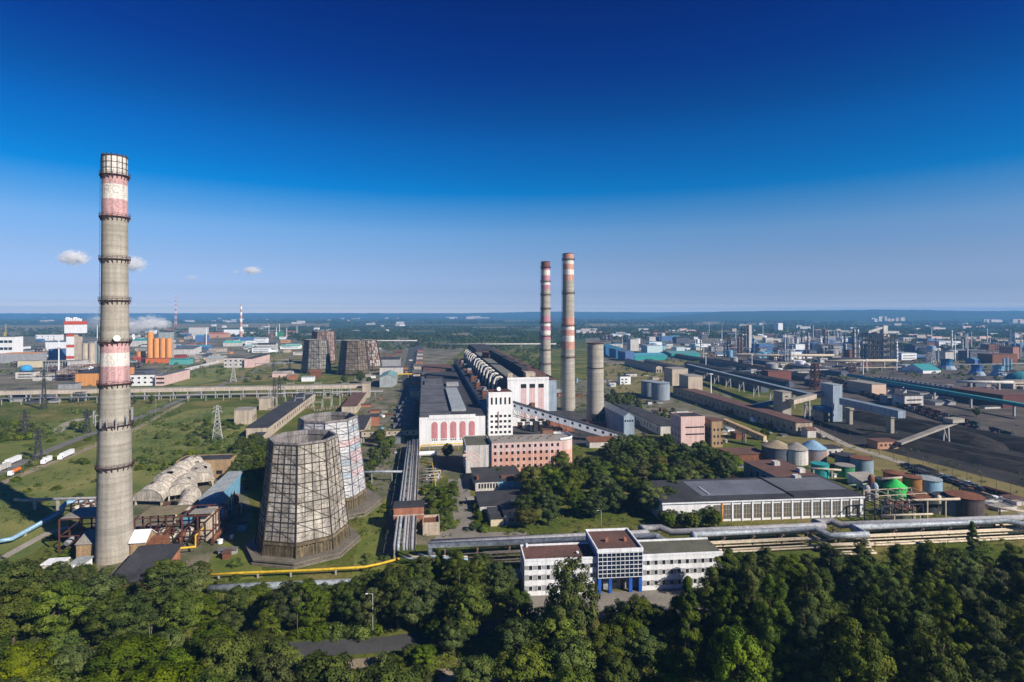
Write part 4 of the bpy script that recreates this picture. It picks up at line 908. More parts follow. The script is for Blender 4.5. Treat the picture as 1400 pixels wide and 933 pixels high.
def frame_tower(name, label, xy, w, d, h, nx, ny, nz, m=None, bw=.5, cat='steel frame', floors=None, rz=0.0, fill=None, group=None):
    t = thing(name, label, cat, (xy[0], xy[1], 0), rz, group); b = MB(); m = m or brown_steel
    for i in range(nx + 1):
        for j in range(ny + 1): b.bar((w * i / nx, d * j / ny, -.2), (w * i / nx, d * j / ny, h), bw)
    for k in range(1, nz + 1):
        z = h * k / nz
        for j in range(ny + 1): b.bar((0, d * j / ny, z), (w, d * j / ny, z), bw * .8)
        for i in range(nx + 1): b.bar((w * i / nx, 0, z), (w * i / nx, d, z), bw * .8)
        for i in range(nx): b.bar((w * i / nx, 0, h * (k - 1) / nz), (w * (i + 1) / nx, 0, z), bw * .5)
    b.build('frame', m, t)
    for k in (floors or []): MB().box(.3, .3, h * k / nz + .3, w - .3, d - .3, h * k / nz + .5).build('floor_plate', fill or roof_light, t)
    return t
t = frame_tower('duct_frame', 'red brown steel frame full of broken ducting right of the chimney', g(184, 752), 31, 14, 13, 5, 2, 2, floors=[])
for k in range(13): MB().tube([(2 + k * 2.3, 2 + (k * 3) % 9, 1.2), (4 + k * 2.3, 6 + (k * 5) % 7, 3 + k % 4)], 1.0 + .2 * (k % 3), 9).build('duct', asbestos if k % 3 else rust, t)
MB().box(1, 1.5, 13.5, 17, 13, 13.9).build('floor_plate', mat('mossy_slab', (0.26, 0.21, 0.13), (0.18, 0.15, 0.09)), t); MB().box(21, 1, 13.4, 30, 7, 13.8).build('floor_plate', roof_light, t)
MB().box(24, 5, 0, 29, 12, 12.8).build('wall_panel', beige, t)
t = frame_tower('duct_frame', 'dark steel frame with slab decks and ducts left of the chimney', g(81, 757), 17, 14, 14, 2, 2, 2, floors=[2], fill=roof_light)
for k in range(6): MB().tube([(2 + k * 2.4, 1 + (k * 4) % 9, 3.5), (3 + k * 2.4, 7 + k % 5, 5 + k % 3)], 1.1, 9).build('duct', asbestos if k % 2 else grey_pipe, t)
t = frame_tower('duct_frame', 'low rusty trestle of tan ducts behind the dark frame by the chimney', g(97, 712), 18, 6, 8, 4, 1, 1)
for k in range(4): MB().tube([(2 + k * 4.5, -1, 5.5), (4 + k * 4.5, 5, 7.2)], 1.3, 10).build('duct', asbestos, t)
for k, (px, py) in enumerate(((300, 690), (312, 700), (322, 690), (305, 712), (290, 722), (330, 705), (318, 672), (328, 668))):
    x, y = g(px, py); t = thing('filter_unit', ('blue grey', 'pale', 'rust stained')[k % 3] + ' filter vessel with pipe stubs in the yard left of the nearest cooling tower', 'vessel', (x, y, 0), k, 'filter vessels in the yard')
    MB().lathe(0, 0, [(1.6, .8), (1.7, 1.2), (1.7, 4.4), (1.2, 5.2), (.3, 5.6)], 14).build('shell', (silver_blue, asbestos, rust)[k % 3], t)
    MB().tube([(0, 0, 5.4), (0, 0, 6.4), (3, 0, 6.4), (3.2, 0, .1)], .3, 8).build('pipe_stub', silver, t)
    b = MB()
    for a in range(4): b.bar((1.3 * math.cos(a * 1.57), 1.3 * math.sin(a * 1.57), -.2), (1.3 * math.cos(a * 1.57), 1.3 * math.sin(a * 1.57), 1.2), .3)
    b.build('leg', dark_steel, t)
xy = g(325, 727); building('blue_kiosk', 'small bright blue kiosk in the shaded yard by the nearest cooling tower', 'kiosk', xy, 3, 3, 3, sky_blue, roof_dark, over=.2)

# ---------------------------------------------------------------- left middle distance
pbuild('long_block', 'very long beige block with a dark flat roof behind the cooling towers', 'building', 336.5, 600, 365.5, 195, 585, beige, roof_dark, over=.6, wins=[('r', (20, 4.5, 20, 1, 8.5, 1, 2.2, 2.6))])
pbuild('dark_roof_shed', 'little shed with a dark roof at the corner of the long beige block', 'shed', 338, 610, 352, 22, 603, beige, roof_dark, style='shed', rise=1.5)
for (a, y, b_, top, lab) in ((320, 581, 343, 561, 'squat pale beige tower house left of the long block, nearer of two'), (354, 561, 369, 545, 'squat pale beige tower house beside the power line, farther of two')):
    pbuild('relay_house', lab, 'building', a, y, b_, 14, top, beige, roof_light, wins=[('r', (3, 5, 3, 1, 4, 1, 1.2, 5))])
pbuild('brown_roof_block', 'long narrow block with a rusty brown roof behind the patched cooling tower', 'building', 467, 566, 487, 95, 556, beige, roof_brown, wins=[('r', (6, 4, 10, 1, 9, 1, 2, 2))])
pbuild('grey_roof_block', 'dark grey roofed block tucked behind the patched cooling tower', 'building', 478, 606, 497, 60, 588, beige, roof_dark, wins=[('r', (5, 5, 7, 1, 8, 1, 2, 2.4))])
pbuild('brick_kiosk', 'orange brick kiosk beside the shaded plant street', 'kiosk', 505, 583, 517, 12, 570, red_brick, roof_dark)
xy = g(494, 606); t = thing('walkway_bridge', 'beige enclosed walkway bridge with small windows across the plant street', 'bridge', (xy[0], xy[1], 0))
MB().box(0, 0, 4.6, 44, 5, 8.6).build('casing', beige, t); MB().box(-.2, -.25, 8.61, 44.2, 5.2, 9.0).build('roof', mat('grassy_roof', (0.20, 0.18, 0.07), (0.13, 0.12, 0.05)), t)
for k in range(9): MB().box(2 + k * 4.6, -.05, 6.2, 3 + k * 4.6, -.005, 7.6).build('window', glass, t)
for u in (1, 14, 27, 39): MB().box(u, .8, -.2, u + 1, 4.2, 4.59).build('pier', concrete, t)
LG = g(503, 540)[1]; x1 = g(497, 540)[0]
gallery('long_conveyor', 'very long level white conveyor gallery on piers crossing the left side of the site', (x1, LG, 8.5), (x1 - 520, LG + 4, 8.5), 5.5, 4.6, mat('pale_gallery_sheet', (0.62, 0.53, 0.43), (0.5, 0.42, 0.34), scale=.1, streak=.2), roof_light, legs=[k / 34 for k in range(1, 34)], win=0, legw=.9)
pbuild('transfer_house', 'pale transfer house at the right end of the long conveyor', 'building', 495, 544, 505, 14, 524.5, beige, roof_light)
pipe_line('pipe_bridge', 'grey pipe on thin posts in front of the long conveyor gallery', [(x1 + 25, LG - 22, 7), (x1 - 200, LG - 20, 7), (x1 - 520, LG - 18, 7)], .8, grey_pipe, 18, supw=.35)
xy = g(519, 530); t = building('teal_hall', 'steep teal sheet roofed hall beyond the conveyor end', 'hall', xy, 21, 60, 13, roof_pale, mat('teal_sheet_roof', (0.22, 0.36, 0.36), (0.16, 0.27, 0.28)), 'gable', rise=4)
for i, (a, y, b_, d, top, wl, rf, st, lab) in enumerate((
    (517, 505, 546, 40, 492, grey_wall, roof_dark, 'gablex', 'dark double roofed pump hall beyond the far cooling towers'),
    (519, 513, 550, 20, 503, off_white, roof_grey, 'flat', 'pale flat block in front of the dark double roofed pump hall'),
    (372, 516, 398, 14, 511, pink_wall, roof_light, 'gablex', 'pinkish hut among the rubble before the grey far cooling tower'),
    (392, 520, 404, 12, 513, red_brick, roof_light, 'flat', 'red brick cabin among the rubble before the far cooling towers'),
    (412, 522, 428, 12, 516, trim_white, roof_pale, 'flat', 'white cabin among the rubble before the far cooling towers'),
    (424, 517, 436, 14, 509, rust, rust, 'gablex', 'rusty shed leaning by the far cooling tower base'),
    (306, 503, 334, 16, 490, off_white, roof_dark, 'flat', 'pale two storey office on the meadow edge, its longer pink wing behind'),
    (334, 503, 344, 120, 491, pink_wall, roof_dark, 'flat', 'long pinkish wing running back beside the meadow'),
    (178, 528, 212, 18, 513, white_wall, roof_grey, 'flat', 'white two storey office with small windows beside the big chimney'),
    (212, 528, 222, 90, 514, pink_wall, roof_grey, 'flat', 'pink gabled end of the office row right of the big chimney'),
    (103, 528, 135, 90, 511, orange_m, roof_dark, 'gablex', 'orange and white workshop left of the big chimney'),
    (80, 520, 103, 40, 507, beige, roof_light, 'gablex', 'beige pitched house left of the orange and white workshop'),
    (0, 497, 41, 40, 484, grey_wall, orange_m, 'flat', 'long hall with an orange fascia at the left edge'),
    (-6, 484, 17, 30, 461, white_wall, roof_grey, 'flat', 'white office with dark window strips at the left edge'),
    (49, 466, 79, 20, 458, white_wall, roof_grey, 'flat', 'distant long white striped office left of the red banded tower'),
    (62, 480, 92, 20, 468, trim_white, deep_blue, 'flat', 'white hall with a blue roof left of the red banded tower'),
    (66, 493, 82, 25, 478, navy_wall, roof_dark, 'flat', 'dark blue grey block left of the red banded tower foot'),
    (24, 503, 50, 16, 494, mat('cream_render', (0.68, 0.60, 0.42)), roof_light, 'flat', 'cream block behind the blue tank'),
    (92, 505, 106, 30, 494, off_white, roof_light, 'flat', 'pale plinth block under the red banded tower'))):
    w_ = []
    if 'office' in lab or 'storey' in lab: hh = (y - top) * S(y); w_ = [('f', (3, hh * .3, 4, 2, (b_ - a) * S(y) / 4.3, hh * .42, 3.2 if 'strips' not in lab else 8, hh * .16))]
    pbuild('plant_building', lab, 'building', a, y, b_, d, top, wl, rf, style=st, rise=3, wins=w_)
# prilling tower
xy = g(90.5, 497); k = S(497); t = thing('prilling_tower', 'slim tower striped red and white with a wider white head, on the left skyline', 'tower', (xy[0], xy[1], 0))
b = MB(); zf = lambda y: (497 - y) * k; ys_ = [497, 491, 487, 475.5, 471.5, 460.5, 456]
for i in range(6): b.k = i % 2; b.box(0, 0, zf(ys_[i]), 9.4 * k, 11 * k, zf(ys_[i + 1]), skip='bt')
b.build('shaft', [trim_white, red_m], t)
MB().box(9.4 * k, 1, 0, 14 * k, 11 * k, zf(456)).build('stair_shaft', beige, t)
b = MB(); b.box(-2.2, -2, zf(455.9), 19.5 * k, 12 * k, zf(444)); b.k = 1; b.box(-2.8, -2.6, zf(443.9), 19.9 * k, 12.3 * k, zf(439.5)); b.build('head', [trim_white, red_m], t)
for q in range(6): MB().box(-1 + q * 3.1 * k, 0, zf(439.4), 1.9 * k - 1 + q * 3.1 * k, 8, zf(434 + (q % 3))).build('vent_cowl', trim_white, t)
def silo_group(name, label, px0, px1, yb, tops, m, base=None):
    x, y = g(px0, yb); t = thing(name, label, 'silo', (x, y, 0)); k = S(yb); n = len(tops); w = (px1 - px0) * k; r = w / n / 2
    for i, tp in enumerate(tops):
        MB().cyl(r + 2 * r * i, r, 0, (yb - tp) * k, r * .985, n=24).build('silo_barrel', m, t)
    if base: MB().box(-.5, -.6, -.2, w + .5, r * .9, (yb - base[0]) * k).build('base', base[1], t)
    return t
silo_group('orange_silos', 'bright orange silo block, rightmost barrels lower than its left one', 199.5, 231, 497, [454, 463, 463, 463], orange_m, (490, mat('deep_orange_paint', (0.66, 0.17, 0.05), (0.55, 0.13, 0.04))))
xy = g(209, 496); b = building('silo_head', 'grey glazed head house rising behind the orange silo barrels', 'building', (xy[0], xy[1] + 26), 15 * S(496), 16, 41 * S(496), roof_pale, roof_dark, 'flat')
silo_group('orange_silos', 'lower orange storage drum left of the orange silo block', 183, 195, 496, [481], orange_m, (488, red_m))
silo_group('concrete_silos', 'pale concrete silo pair behind the big chimney', 110, 126, 500, [470, 470], beige, (496, off_white))
silo_group('grey_silos', 'grey steel silo pair half hidden by the big chimney', 126.5, 136, 499, [467, 467], mat('grey_green_steel', (0.30, 0.35, 0.34), (0.22, 0.26, 0.26)))
xy = g(36, 513); t = thing('blue_sphere_tank', 'blue domed tank on legs at the left of the site', 'tank', (xy[0], xy[1], 0)); rr = 7 * S(513)
MB().lathe(0, 0, [(rr * math.cos(R(a)), rr * .85 * (1 + math.sin(R(a))) + 2.5) for a in range(-85, 91, 10)], 24).build('shell', mat('clear_blue_paint', (0.06, 0.32, 0.62), (0.05, 0.26, 0.52)), t)
for a in range(8): MB().bar((rr * .8 * math.cos(a * .785), rr * .8 * math.sin(a * .785), -.1), (rr * .8 * math.cos(a * .785), rr * .8 * math.sin(a * .785), rr * .7), .6).build('leg', white_wall, t)
t = building('arcade_block', 'unfinished block with a row of open concrete bays left of the red banded tower', 'building', g(58, 505), 46, 20, 14, concrete, roof_light, wins=[('f', (3, 7, 10, 1, 4.5, 1, 3, 12))])
pbuild('light_wall', 'long pale boundary wall climbing beside the meadow towards the far plant', 'wall', 223, 515, 224.5, 330, 511.5, off_white, trim_white, over=.05)

# lattice masts and pylons
def lattice(name, label, xy, h, w0, w1, m, nb=9, arms=(), bw=.35, cat='pylon', group=None, bands=None):
    t = thing(name, label, cat, (xy[0], xy[1], 0), .3, group); b = MB(); c4 = ((-1, -1), (1, -1), (1, 1), (-1, 1)); W = lambda z: (w0 + (w1 - w0) * (z / h) ** .8) / 2
    zs = [h * (1 - (1 - q / nb) ** 1.25) for q in range(nb + 1)]
    for i in range(nb):
        if bands: b.k = i % 2
        for j in range(4):
            p0, p1 = c4[j], c4[(j + 1) % 4]; a0, a1 = W(zs[i]), W(zs[i + 1])
            b.bar((p0[0] * a0, p0[1] * a0, zs[i]), (p0[0] * a1, p0[1] * a1, zs[i + 1]), bw); b.bar((p0[0] * a0, p0[1] * a0, zs[i]), (p1[0] * a1, p1[1] * a1, zs[i + 1]), bw * .6); b.bar((p1[0] * a0, p1[1] * a0, zs[i]), (p0[0] * a1, p0[1] * a1, zs[i + 1]), bw * .6)
    b.build('mast', bands or m, t)
    for f, L_ in arms:
        z = h * f; q = MB()
        for s_ in (-1, 1):
            q.bar((0, 0, z + 1.4), (s_ * L_, 0, z), bw * .7); q.bar((0, 0, z - .4), (s_ * L_, 0, z), bw * .7); q.bar((s_ * L_, 0, z), (s_ * L_, 0, z - 1.8), bw * .6)
        q.build('cross_arm', bands[0] if bands else m, t)
    return t
pale_steel = mat('galvanised_steel', (0.48, 0.48, 0.47), (0.36, 0.36, 0.36))
lattice('pylon', 'pale lattice pylon standing on the meadow left of the long beige block', g(297, 601), 27, 7.5, 1.0, pale_steel, arms=((.82, 3.5), (.95, 2.6)))
lattice('pylon', 'pale pylon on the far meadow above the long conveyor', g(319, 522), 27, 8, 1.0, pale_steel, 7, arms=((.8, 4.5), (.95, 3)), bw=.5)
for k, (px, py, h) in enumerate(((52, 628, 21), (34, 597, 22), (119, 592, 20), (60, 560, 42), (375, 555, 30), (382, 552, 31), (396, 508, 22), (374, 512, 24))):
    lattice('pylon', ('dark lattice pylon beside the trucks on the road', 'dark pylon by the hedge left of the road', 'dark pylon near the round bushes by the road', 'tall dark pylon before the long conveyor at far left', 'dark pylon of a close pair near the long block, left one', 'dark pylon of a close pair near the long block, right one', 'dark pylon on the dry field, nearer the far cooling tower', 'dark pylon on the dry field, away from the far cooling tower')[k], g(px, py), h, 4.5, 1.0, dark_steel, 7, arms=((.72, 3.4), (.86, 2.8)), bw=.4)
lattice('radio_mast', 'very tall red and white lattice mast far off on the left horizon', g(240.3, 447), 225, 14, 4, None, 14, bands=[mat('mast_red', (0.55, 0.14, 0.10)), mat('mast_white', (0.7, 0.66, 0.64))], bw=2.2, cat='mast')
xy = g(329.5, 461); t = thing('striped_chimney', 'thin far chimney in orange and white bands on the left horizon', 'chimney', (xy[0], xy[1], 0)); k = S(461); b = MB()
zs_ = [0, 8, 14, 21, 25, 30, 34, 38, 42, 44]
b.lathe(0, 0, [(2.1 * k * (1 - z / 90), z * k) for z in zs_], 16, kf=lambda q: (1, 0, 1, 0, 1, 0, 1, 0, 1)[q]); b.build('shaft', [trim_white, mat('dusty_orange', (0.6, 0.32, 0.22))], t)
for k, (px, py, h, c_) in enumerate(((8, 466, 60, yellow_m), (6, 470, 38, yellow_m), (282, 477, 55, trim_white), (382, 462, 55, trim_white), (378, 460, 40, trim_white), (392, 462, 40, trim_white), (406, 458, 40, trim_white), (133, 470, 60, trim_white))):
    xy = g(px, py); t = thing('vent_stack', ('yellow tower crane mast at the far left edge', 'shorter yellow mast at the far left edge', 'thin white flare stack beyond the coloured sheds', 'tallest white stack beside the green tank house', 'white stack left of the green tank house', 'white stack right of the green tank house', 'thin white mast on the left skyline near the settlement', 'thin white mast just left of the big chimney')[k], 'stack', (xy[0], xy[1], 0)); MB().cyl(0, 0, 0, h, 1.3, .9, 10).build('shaft', c_, t); MB().lathe(0, 0, [(1.2, h - 4), (2, h - 3.8), (2, h - 3.2), (1.1, h - 3)], 10, smooth=False).build('platform', c_, t)
t = building('green_tank_house', 'small green roofed tank house under white stacks on the left skyline', 'building', g(379, 464), 7 * S(464), 20, 9 * S(464), green_m, green_m, 'gable', rise=4)
# substation gantries in the left middle
for k in range(20):
    px = 372 + (k % 10) * 12.5; py = 545 + (k // 10) * 17 - (k % 3) * 2
    if px > 470 and py > 555: continue
    xy = g(px, py); t = thing('switchyard_gantry', 'grey steel switchyard gantry portal behind the cooling towers', 'gantry', (xy[0], xy[1], 0), .1 * (k % 3), 'switchyard gantries')
    b = MB(); h = 9 + 3 * (k % 3)
    for u in (-4, 4): b.bar((u - .6, 0, -.1), (u, 0, h), .28); b.bar((u + .6, 0, -.1), (u, 0, h), .28); b.bar((u, 0, h), (u, 0, h + 3), .2)
    b.build('post', pale_steel, t); MB().bar((-4.2, 0, h), (4.2, 0, h), .4).build('beam', pale_steel, t)
    b = MB()
    for u in (-2.6, 0, 2.6): b.bar((u, 0, h), (u, 0, h - 1.6), .22); b.box(u - .7, -2.6, -.1, u + .7, -1.4, 2.2)
    b.build('insulator', mat('porcelain_brown', (0.3, 0.22, 0.17)), t)
# boxes along the far plant street
for k in range(17):
    y = 620 + k * 52; x = -19 + (k % 2) * 2 if k < 9 else -16; h = 5 + 3 * (k % 2)
    building('street_kiosk', 'grey flat roofed switch house in the row along the far plant street', 'building', (x, y), 13, 24, h, beige if k % 3 else red_brick, roof_grey, group='switch houses along the plant street', over=.5)
for k in range(12):
    y = 440 + k * 16; building('shaded_kiosk', 'dark transformer bay in the shade beside the turbine hall', 'transformer bay', (-26 + (k % 3) * 3, y), 11, 8, 4.5 + (k % 3) * 1.2, mat('slate_blue_steel', (0.20, 0.22, 0.25), (0.13, 0.15, 0.17)), roof_grey, group='transformer bays beside the turbine hall', over=.2)

# ---------------------------------------------------------------- right middle distance: behind the grove, coal handling
pbuild('blue_shed', 'tall blue grey sheet shed with a ribbed pale roof right of the short stack', 'shed', 853, 600, 868, 62, 570, blue_grey, roof_pale, style='gable', rise=3, wins=[('f', (1.2, 14, 4, 1, 2.0, 1, 1.4, 1.4))])
pbuild('long_store', 'long low store with a wide black roof and white end behind the blue grey shed', 'building', 903, 596, 931, 110, 583, off_white, roof_dark, wins=[('l', (6, 4, 14, 1, 7, 1, 1.4, 3))])
t = pbuild('pink_block', 'plain pink block with two dark window strips at the back of the grove', 'building', 931, 612, 966, 18, 571, pink_wall, roof_dark, style='parapet', par=.5, wins=[('f', (11, 9.5, 1, 2, 3, 5.2, 15, 1.0)), ('l', (4, 3, 3, 3, 5, 5, 1.6, 2))])
t = pbuild('tan_tower_house', 'narrow tan tower house right of the pink block', 'building', 973, 612, 989, 13, 576, tan_brick, roof_brown, wins=[('f', (2.2, 3, 3, 3, 2.9, 5, 1.3, 1.9)), ('l', (3, 8, 2, 2, 5, 5, 1.4, 2))])
p, q = g(990, 600), g(1046, 612)
gallery('tan_conveyor', 'short yellowish sloping conveyor from the tan tower house to the grey tanks', (*p, 12), (*q, 4.5), 4, 3.6, mat('yellowed_sheet', (0.58, 0.47, 0.28), (0.46, 0.37, 0.22)), tan_brick, legs=(.5,), win=4, legw=.6)
for (px, py, r_, top, lab) in ((888, 541, 10, 521, 'squat grey storage tank left of its twin beside the beige cube'), (903, 546, 10.5, 523, 'squat grey storage tank right of its twin beside the beige cube')):
    tank('storage_tank', lab, 'tank', g(px, py), r_, (py - top) * S(py), mat('dull_grey_blue_tank', (0.30, 0.35, 0.40), (0.23, 0.27, 0.32), scale=.1, streak=.2), cone=.08)
pbuild('beige_cube', 'windowless beige cube with a small red gate', 'building', 941, 544, 962, 24, 515, beige, roof_light, wins=[('f', (5.5, 3, 1, 1, 3, 1, 5, 6), red_m)])
pbuild('beige_cube', 'windowless beige block with a slit, behind the cube with the red gate', 'building', 919, 528, 942, 26, 505, beige, roof_light)
pbuild('long_wall_shed', 'very long dark wall shed with a pale gable end on the dry field', 'shed', 897, 510, 906, 150, 502, beige, roof_dark, style='gable', rise=2, wins=[('f', (2.5, 3.5, 2, 1, 5, 1, 2.6, 4))])
pbuild('white_house', 'small white two storey house among trees right of the short stack', 'house', 848, 526, 863, 11, 515, trim_white, roof_dark, wins=[('f', (3, 3, 2, 2, 5.5, 4, 3, 1.8))])
pbuild('long_shed', 'very long low shed with a brown and black roof running towards the coal yard', 'shed', 1088, 595, 1113, 230, 578, mat('dun_render', (0.46, 0.38, 0.28), (0.34, 0.28, 0.2), streak=.3), roof_brown, wins=[('f', (3, 4.5, 2, 1, 6, 1, 2.2, 3.2)), ('l', (6, 4.5, 24, 1, 9, 1, 2.4, 3))], over=.7)
pbuild('stone_shed', 'small pale stone shed at the near end of the very long low shed', 'shed', 1104, 599, 1117, 8, 589, off_white, roof_brown, style='gablex', rise=2)
pbuild('concrete_tower', 'tall square concrete transfer tower on the coal line', 'tower', 1070, 577, 1083, 14, 537, concrete, roof_light, over=.4, wins=[('f', (4, 20, 1, 2, 2, 3, 3, 1))])
bt = g(1131, 575); t = pbuild('transfer_tower', 'blue grey sheet transfer tower where the coal conveyors meet', 'tower', 1139, 577, 1153, 16, 527, blue_grey, roof_pale)
for u in (-9, -3, 4): MB().box(u, 2, -.1, u + 1, 14, 9).build('pier', concrete, t)
MB().box(-10, 1, 9, 0, 15, 13).build('side_hopper', deep_blue, t)
def gpx(px, py, z): return (*g(px, py, z), z)
gallery('coal_conveyor', 'long dark conveyor gallery with a pale blue ridge coming from the far plant', gpx(940, 502, 12), gpx(1112, 546, 16), 6, 4.5, mat('dark_slate_sheet', (0.12, 0.13, 0.16), (0.08, 0.09, 0.11)), roof_blue, legs=[k / 9 for k in range(1, 9)], legw=1.0)
gallery('coal_conveyor', 'short beige conveyor beam between the concrete tower and the transfer tower', gpx(1082, 553, 17), gpx(1132, 540, 22), 5, 4.2, beige, roof_light, legs=(.42, .9), legw=1.2)
gallery('coal_conveyor', 'dark slanting conveyor climbing into the concrete tower from the long shed', gpx(1022, 560, 5), gpx(1072, 551, 15), 5, 4, deep_blue, roof_blue, legs=(), legw=.9)
gallery('coal_conveyor', 'light blue conveyor gallery overhanging the coal yard on two concrete piers', gpx(1152, 553, 17), gpx(1233, 572, 17), 6.5, 5.5, blue_grey, roof_blue, legs=(), legw=1.2)
for px, py in ((1161, 580), (1217, 592)):
    xy = g(px, py); t = thing('conveyor_pier', 'concrete pier under the light blue conveyor, ' + ('near the transfer tower' if px < 1200 else 'at its open end above the coal'), 'pier', (xy[0], xy[1], 0)); MB().box(-1.6, -2.5, -.2, 1.6, 2.5, 13).build('shaft', concrete, t); MB().box(-2.2, -3.5, 13, 2.2, 3.5, 14.6).build('cap', concrete, t)
xb = g(1200, 615); building('brick_house', 'small orange brick house at the foot of the yard conveyor', 'house', xb, 17, 10, 5.5, mat('pale_orange_brick', (0.52, 0.28, 0.17), (0.42, 0.22, 0.14)), roof_brown, over=.3, wins=[('f', (3, 3, 4, 1, 3.6, 1, 1.6, 1.6))])
gallery('yard_conveyor', 'bare grey conveyor ramp rising over the black coal from the brick house', gpx(1229, 608, 4), gpx(1309, 578, 17), 4, 1.4, concrete, roof_light, legs=(.8,), legw=1.0)
gallery('end_gallery', 'level grey head section at the top of the yard conveyor ramp', gpx(1296, 578, 17.5), gpx(1312, 576.5, 17.5), 7, 2.6, concrete, roof_light)
# coal heaps
rng = random.Random(11)
b = MB()
def heap(cx, cy, L_, w, h, ang):
    n, m = 22, 9; rows = []
    for i in range(n + 1):
        row = []
        for j in range(m + 1):
            u, v = (i / n - .5) * L_, (j / m - .5) * w; e = max(0, 1 - abs(v) / (w / 2)) * min(1, (1 - abs(u) / (L_ / 2)) * 4)
            row.append((cx + u * math.cos(ang) - v * math.sin(ang), cy + u * math.sin(ang) + v * math.cos(ang), .05 + h * e ** .85 * rng.uniform(.86, 1.06)))
        rows.append(row)
    for i in range(n):
        for j in range(m): b.face([rows[i][j], rows[i + 1][j], rows[i + 1][j + 1], rows[i][j + 1]])
for px, py, L_, w, h in ((1250, 588, 150, 30, 8), (1330, 600, 190, 34, 9), (1385, 636, 150, 28, 7), (1240, 606, 70, 22, 4), (1330, 628, 120, 26, 5), (1180, 572, 60, 22, 5)):
    x, y = g(px, py); heap(x, y, L_, w, h, R(95) if py < 600 else R(100))
o = b.build('coal_heap', coal_m); tag(o, 'long black coal heaps in the coal yard', 'coal'); o['kind'] = 'stuff'
# freight wagons on the tracks
rng = random.Random(31)
def wagon(label, xy, rz, m_):
    t = thing('freight_wagon', label, 'wagon', (xy[0], xy[1], .15), rz, 'freight wagons on the rail yard')
    b = MB(); b.box(-6.4, -1.5, 1.2, 6.4, 1.5, 3.7, skip='t'); b.box(-6.2, -1.3, 1.5, 6.2, 1.3, 1.55); b.build('body', m_, t)
    for u in (-5, -3.3, 3.3, 5): MB().tube([(u, -.85, .5), (u, .85, .5)], .5, 10).build('wheelset', dark_steel, t)
wm_ = [mat('wagon_maroon', (0.20, 0.07, 0.05), (0.13, 0.05, 0.04)), mat('wagon_slate', (0.10, 0.11, 0.12), (0.07, 0.075, 0.08)), mat('wagon_green', (0.07, 0.13, 0.10), (0.05, 0.09, 0.07)), mat('wagon_grey', (0.30, 0.30, 0.30), (0.2, 0.2, 0.2))]
WN = ('maroon', 'slate', 'dull green', 'pale grey')
xa, ya = g(1420, 618); xb_, yb_ = g(1120, 520); dv = Vector((xb_ - xa, yb_ - ya)); LV = dv.length; dv.normalize(); az = math.atan2(dv.y, dv.x)
for off, s0, n_ in ((0, 60, 17), (7, 190, 22), (23, 20, 16), (40, 250, 20)):
    for k in range(n_):
        if rng.random() < .1: continue
        q = Vector((xa + off, ya + off * 1.2)) + dv * (s0 + 14.2 * k)
        if s0 + 14.2 * k > LV: break
        ci = rng.choice((0, 0, 1, 1, 2, 3)); wagon(WN[ci] + ' open freight wagon on the tracks beside the coal yard', q, az, wm_[ci])
for k, (pa, w_, yt_, L_) in enumerate((((1040, 537), 11, 529, 260), ((1010, 530), 10, 521, 330), ((1075, 530), 12, 523, 300), ((1150, 515), 12, 509, 260), ((1010, 505), 9, 500, 260))):
    pbuild('loading_shed', ('long low black loading shed under the conveyor', 'long dark shed left of the black loading shed', 'long slate shed between the conveyor and the dark red loading tower', 'long dark shed beyond the loading tower', 'far dark shed left of the cream tank farm building')[k], 'shed', pa[0], pa[1], pa[0] + w_, L_, yt_, mat('slate_render', (0.13, 0.14, 0.18)), roof_grey if k % 2 else roof_dark, style='gable', rise=2.5)
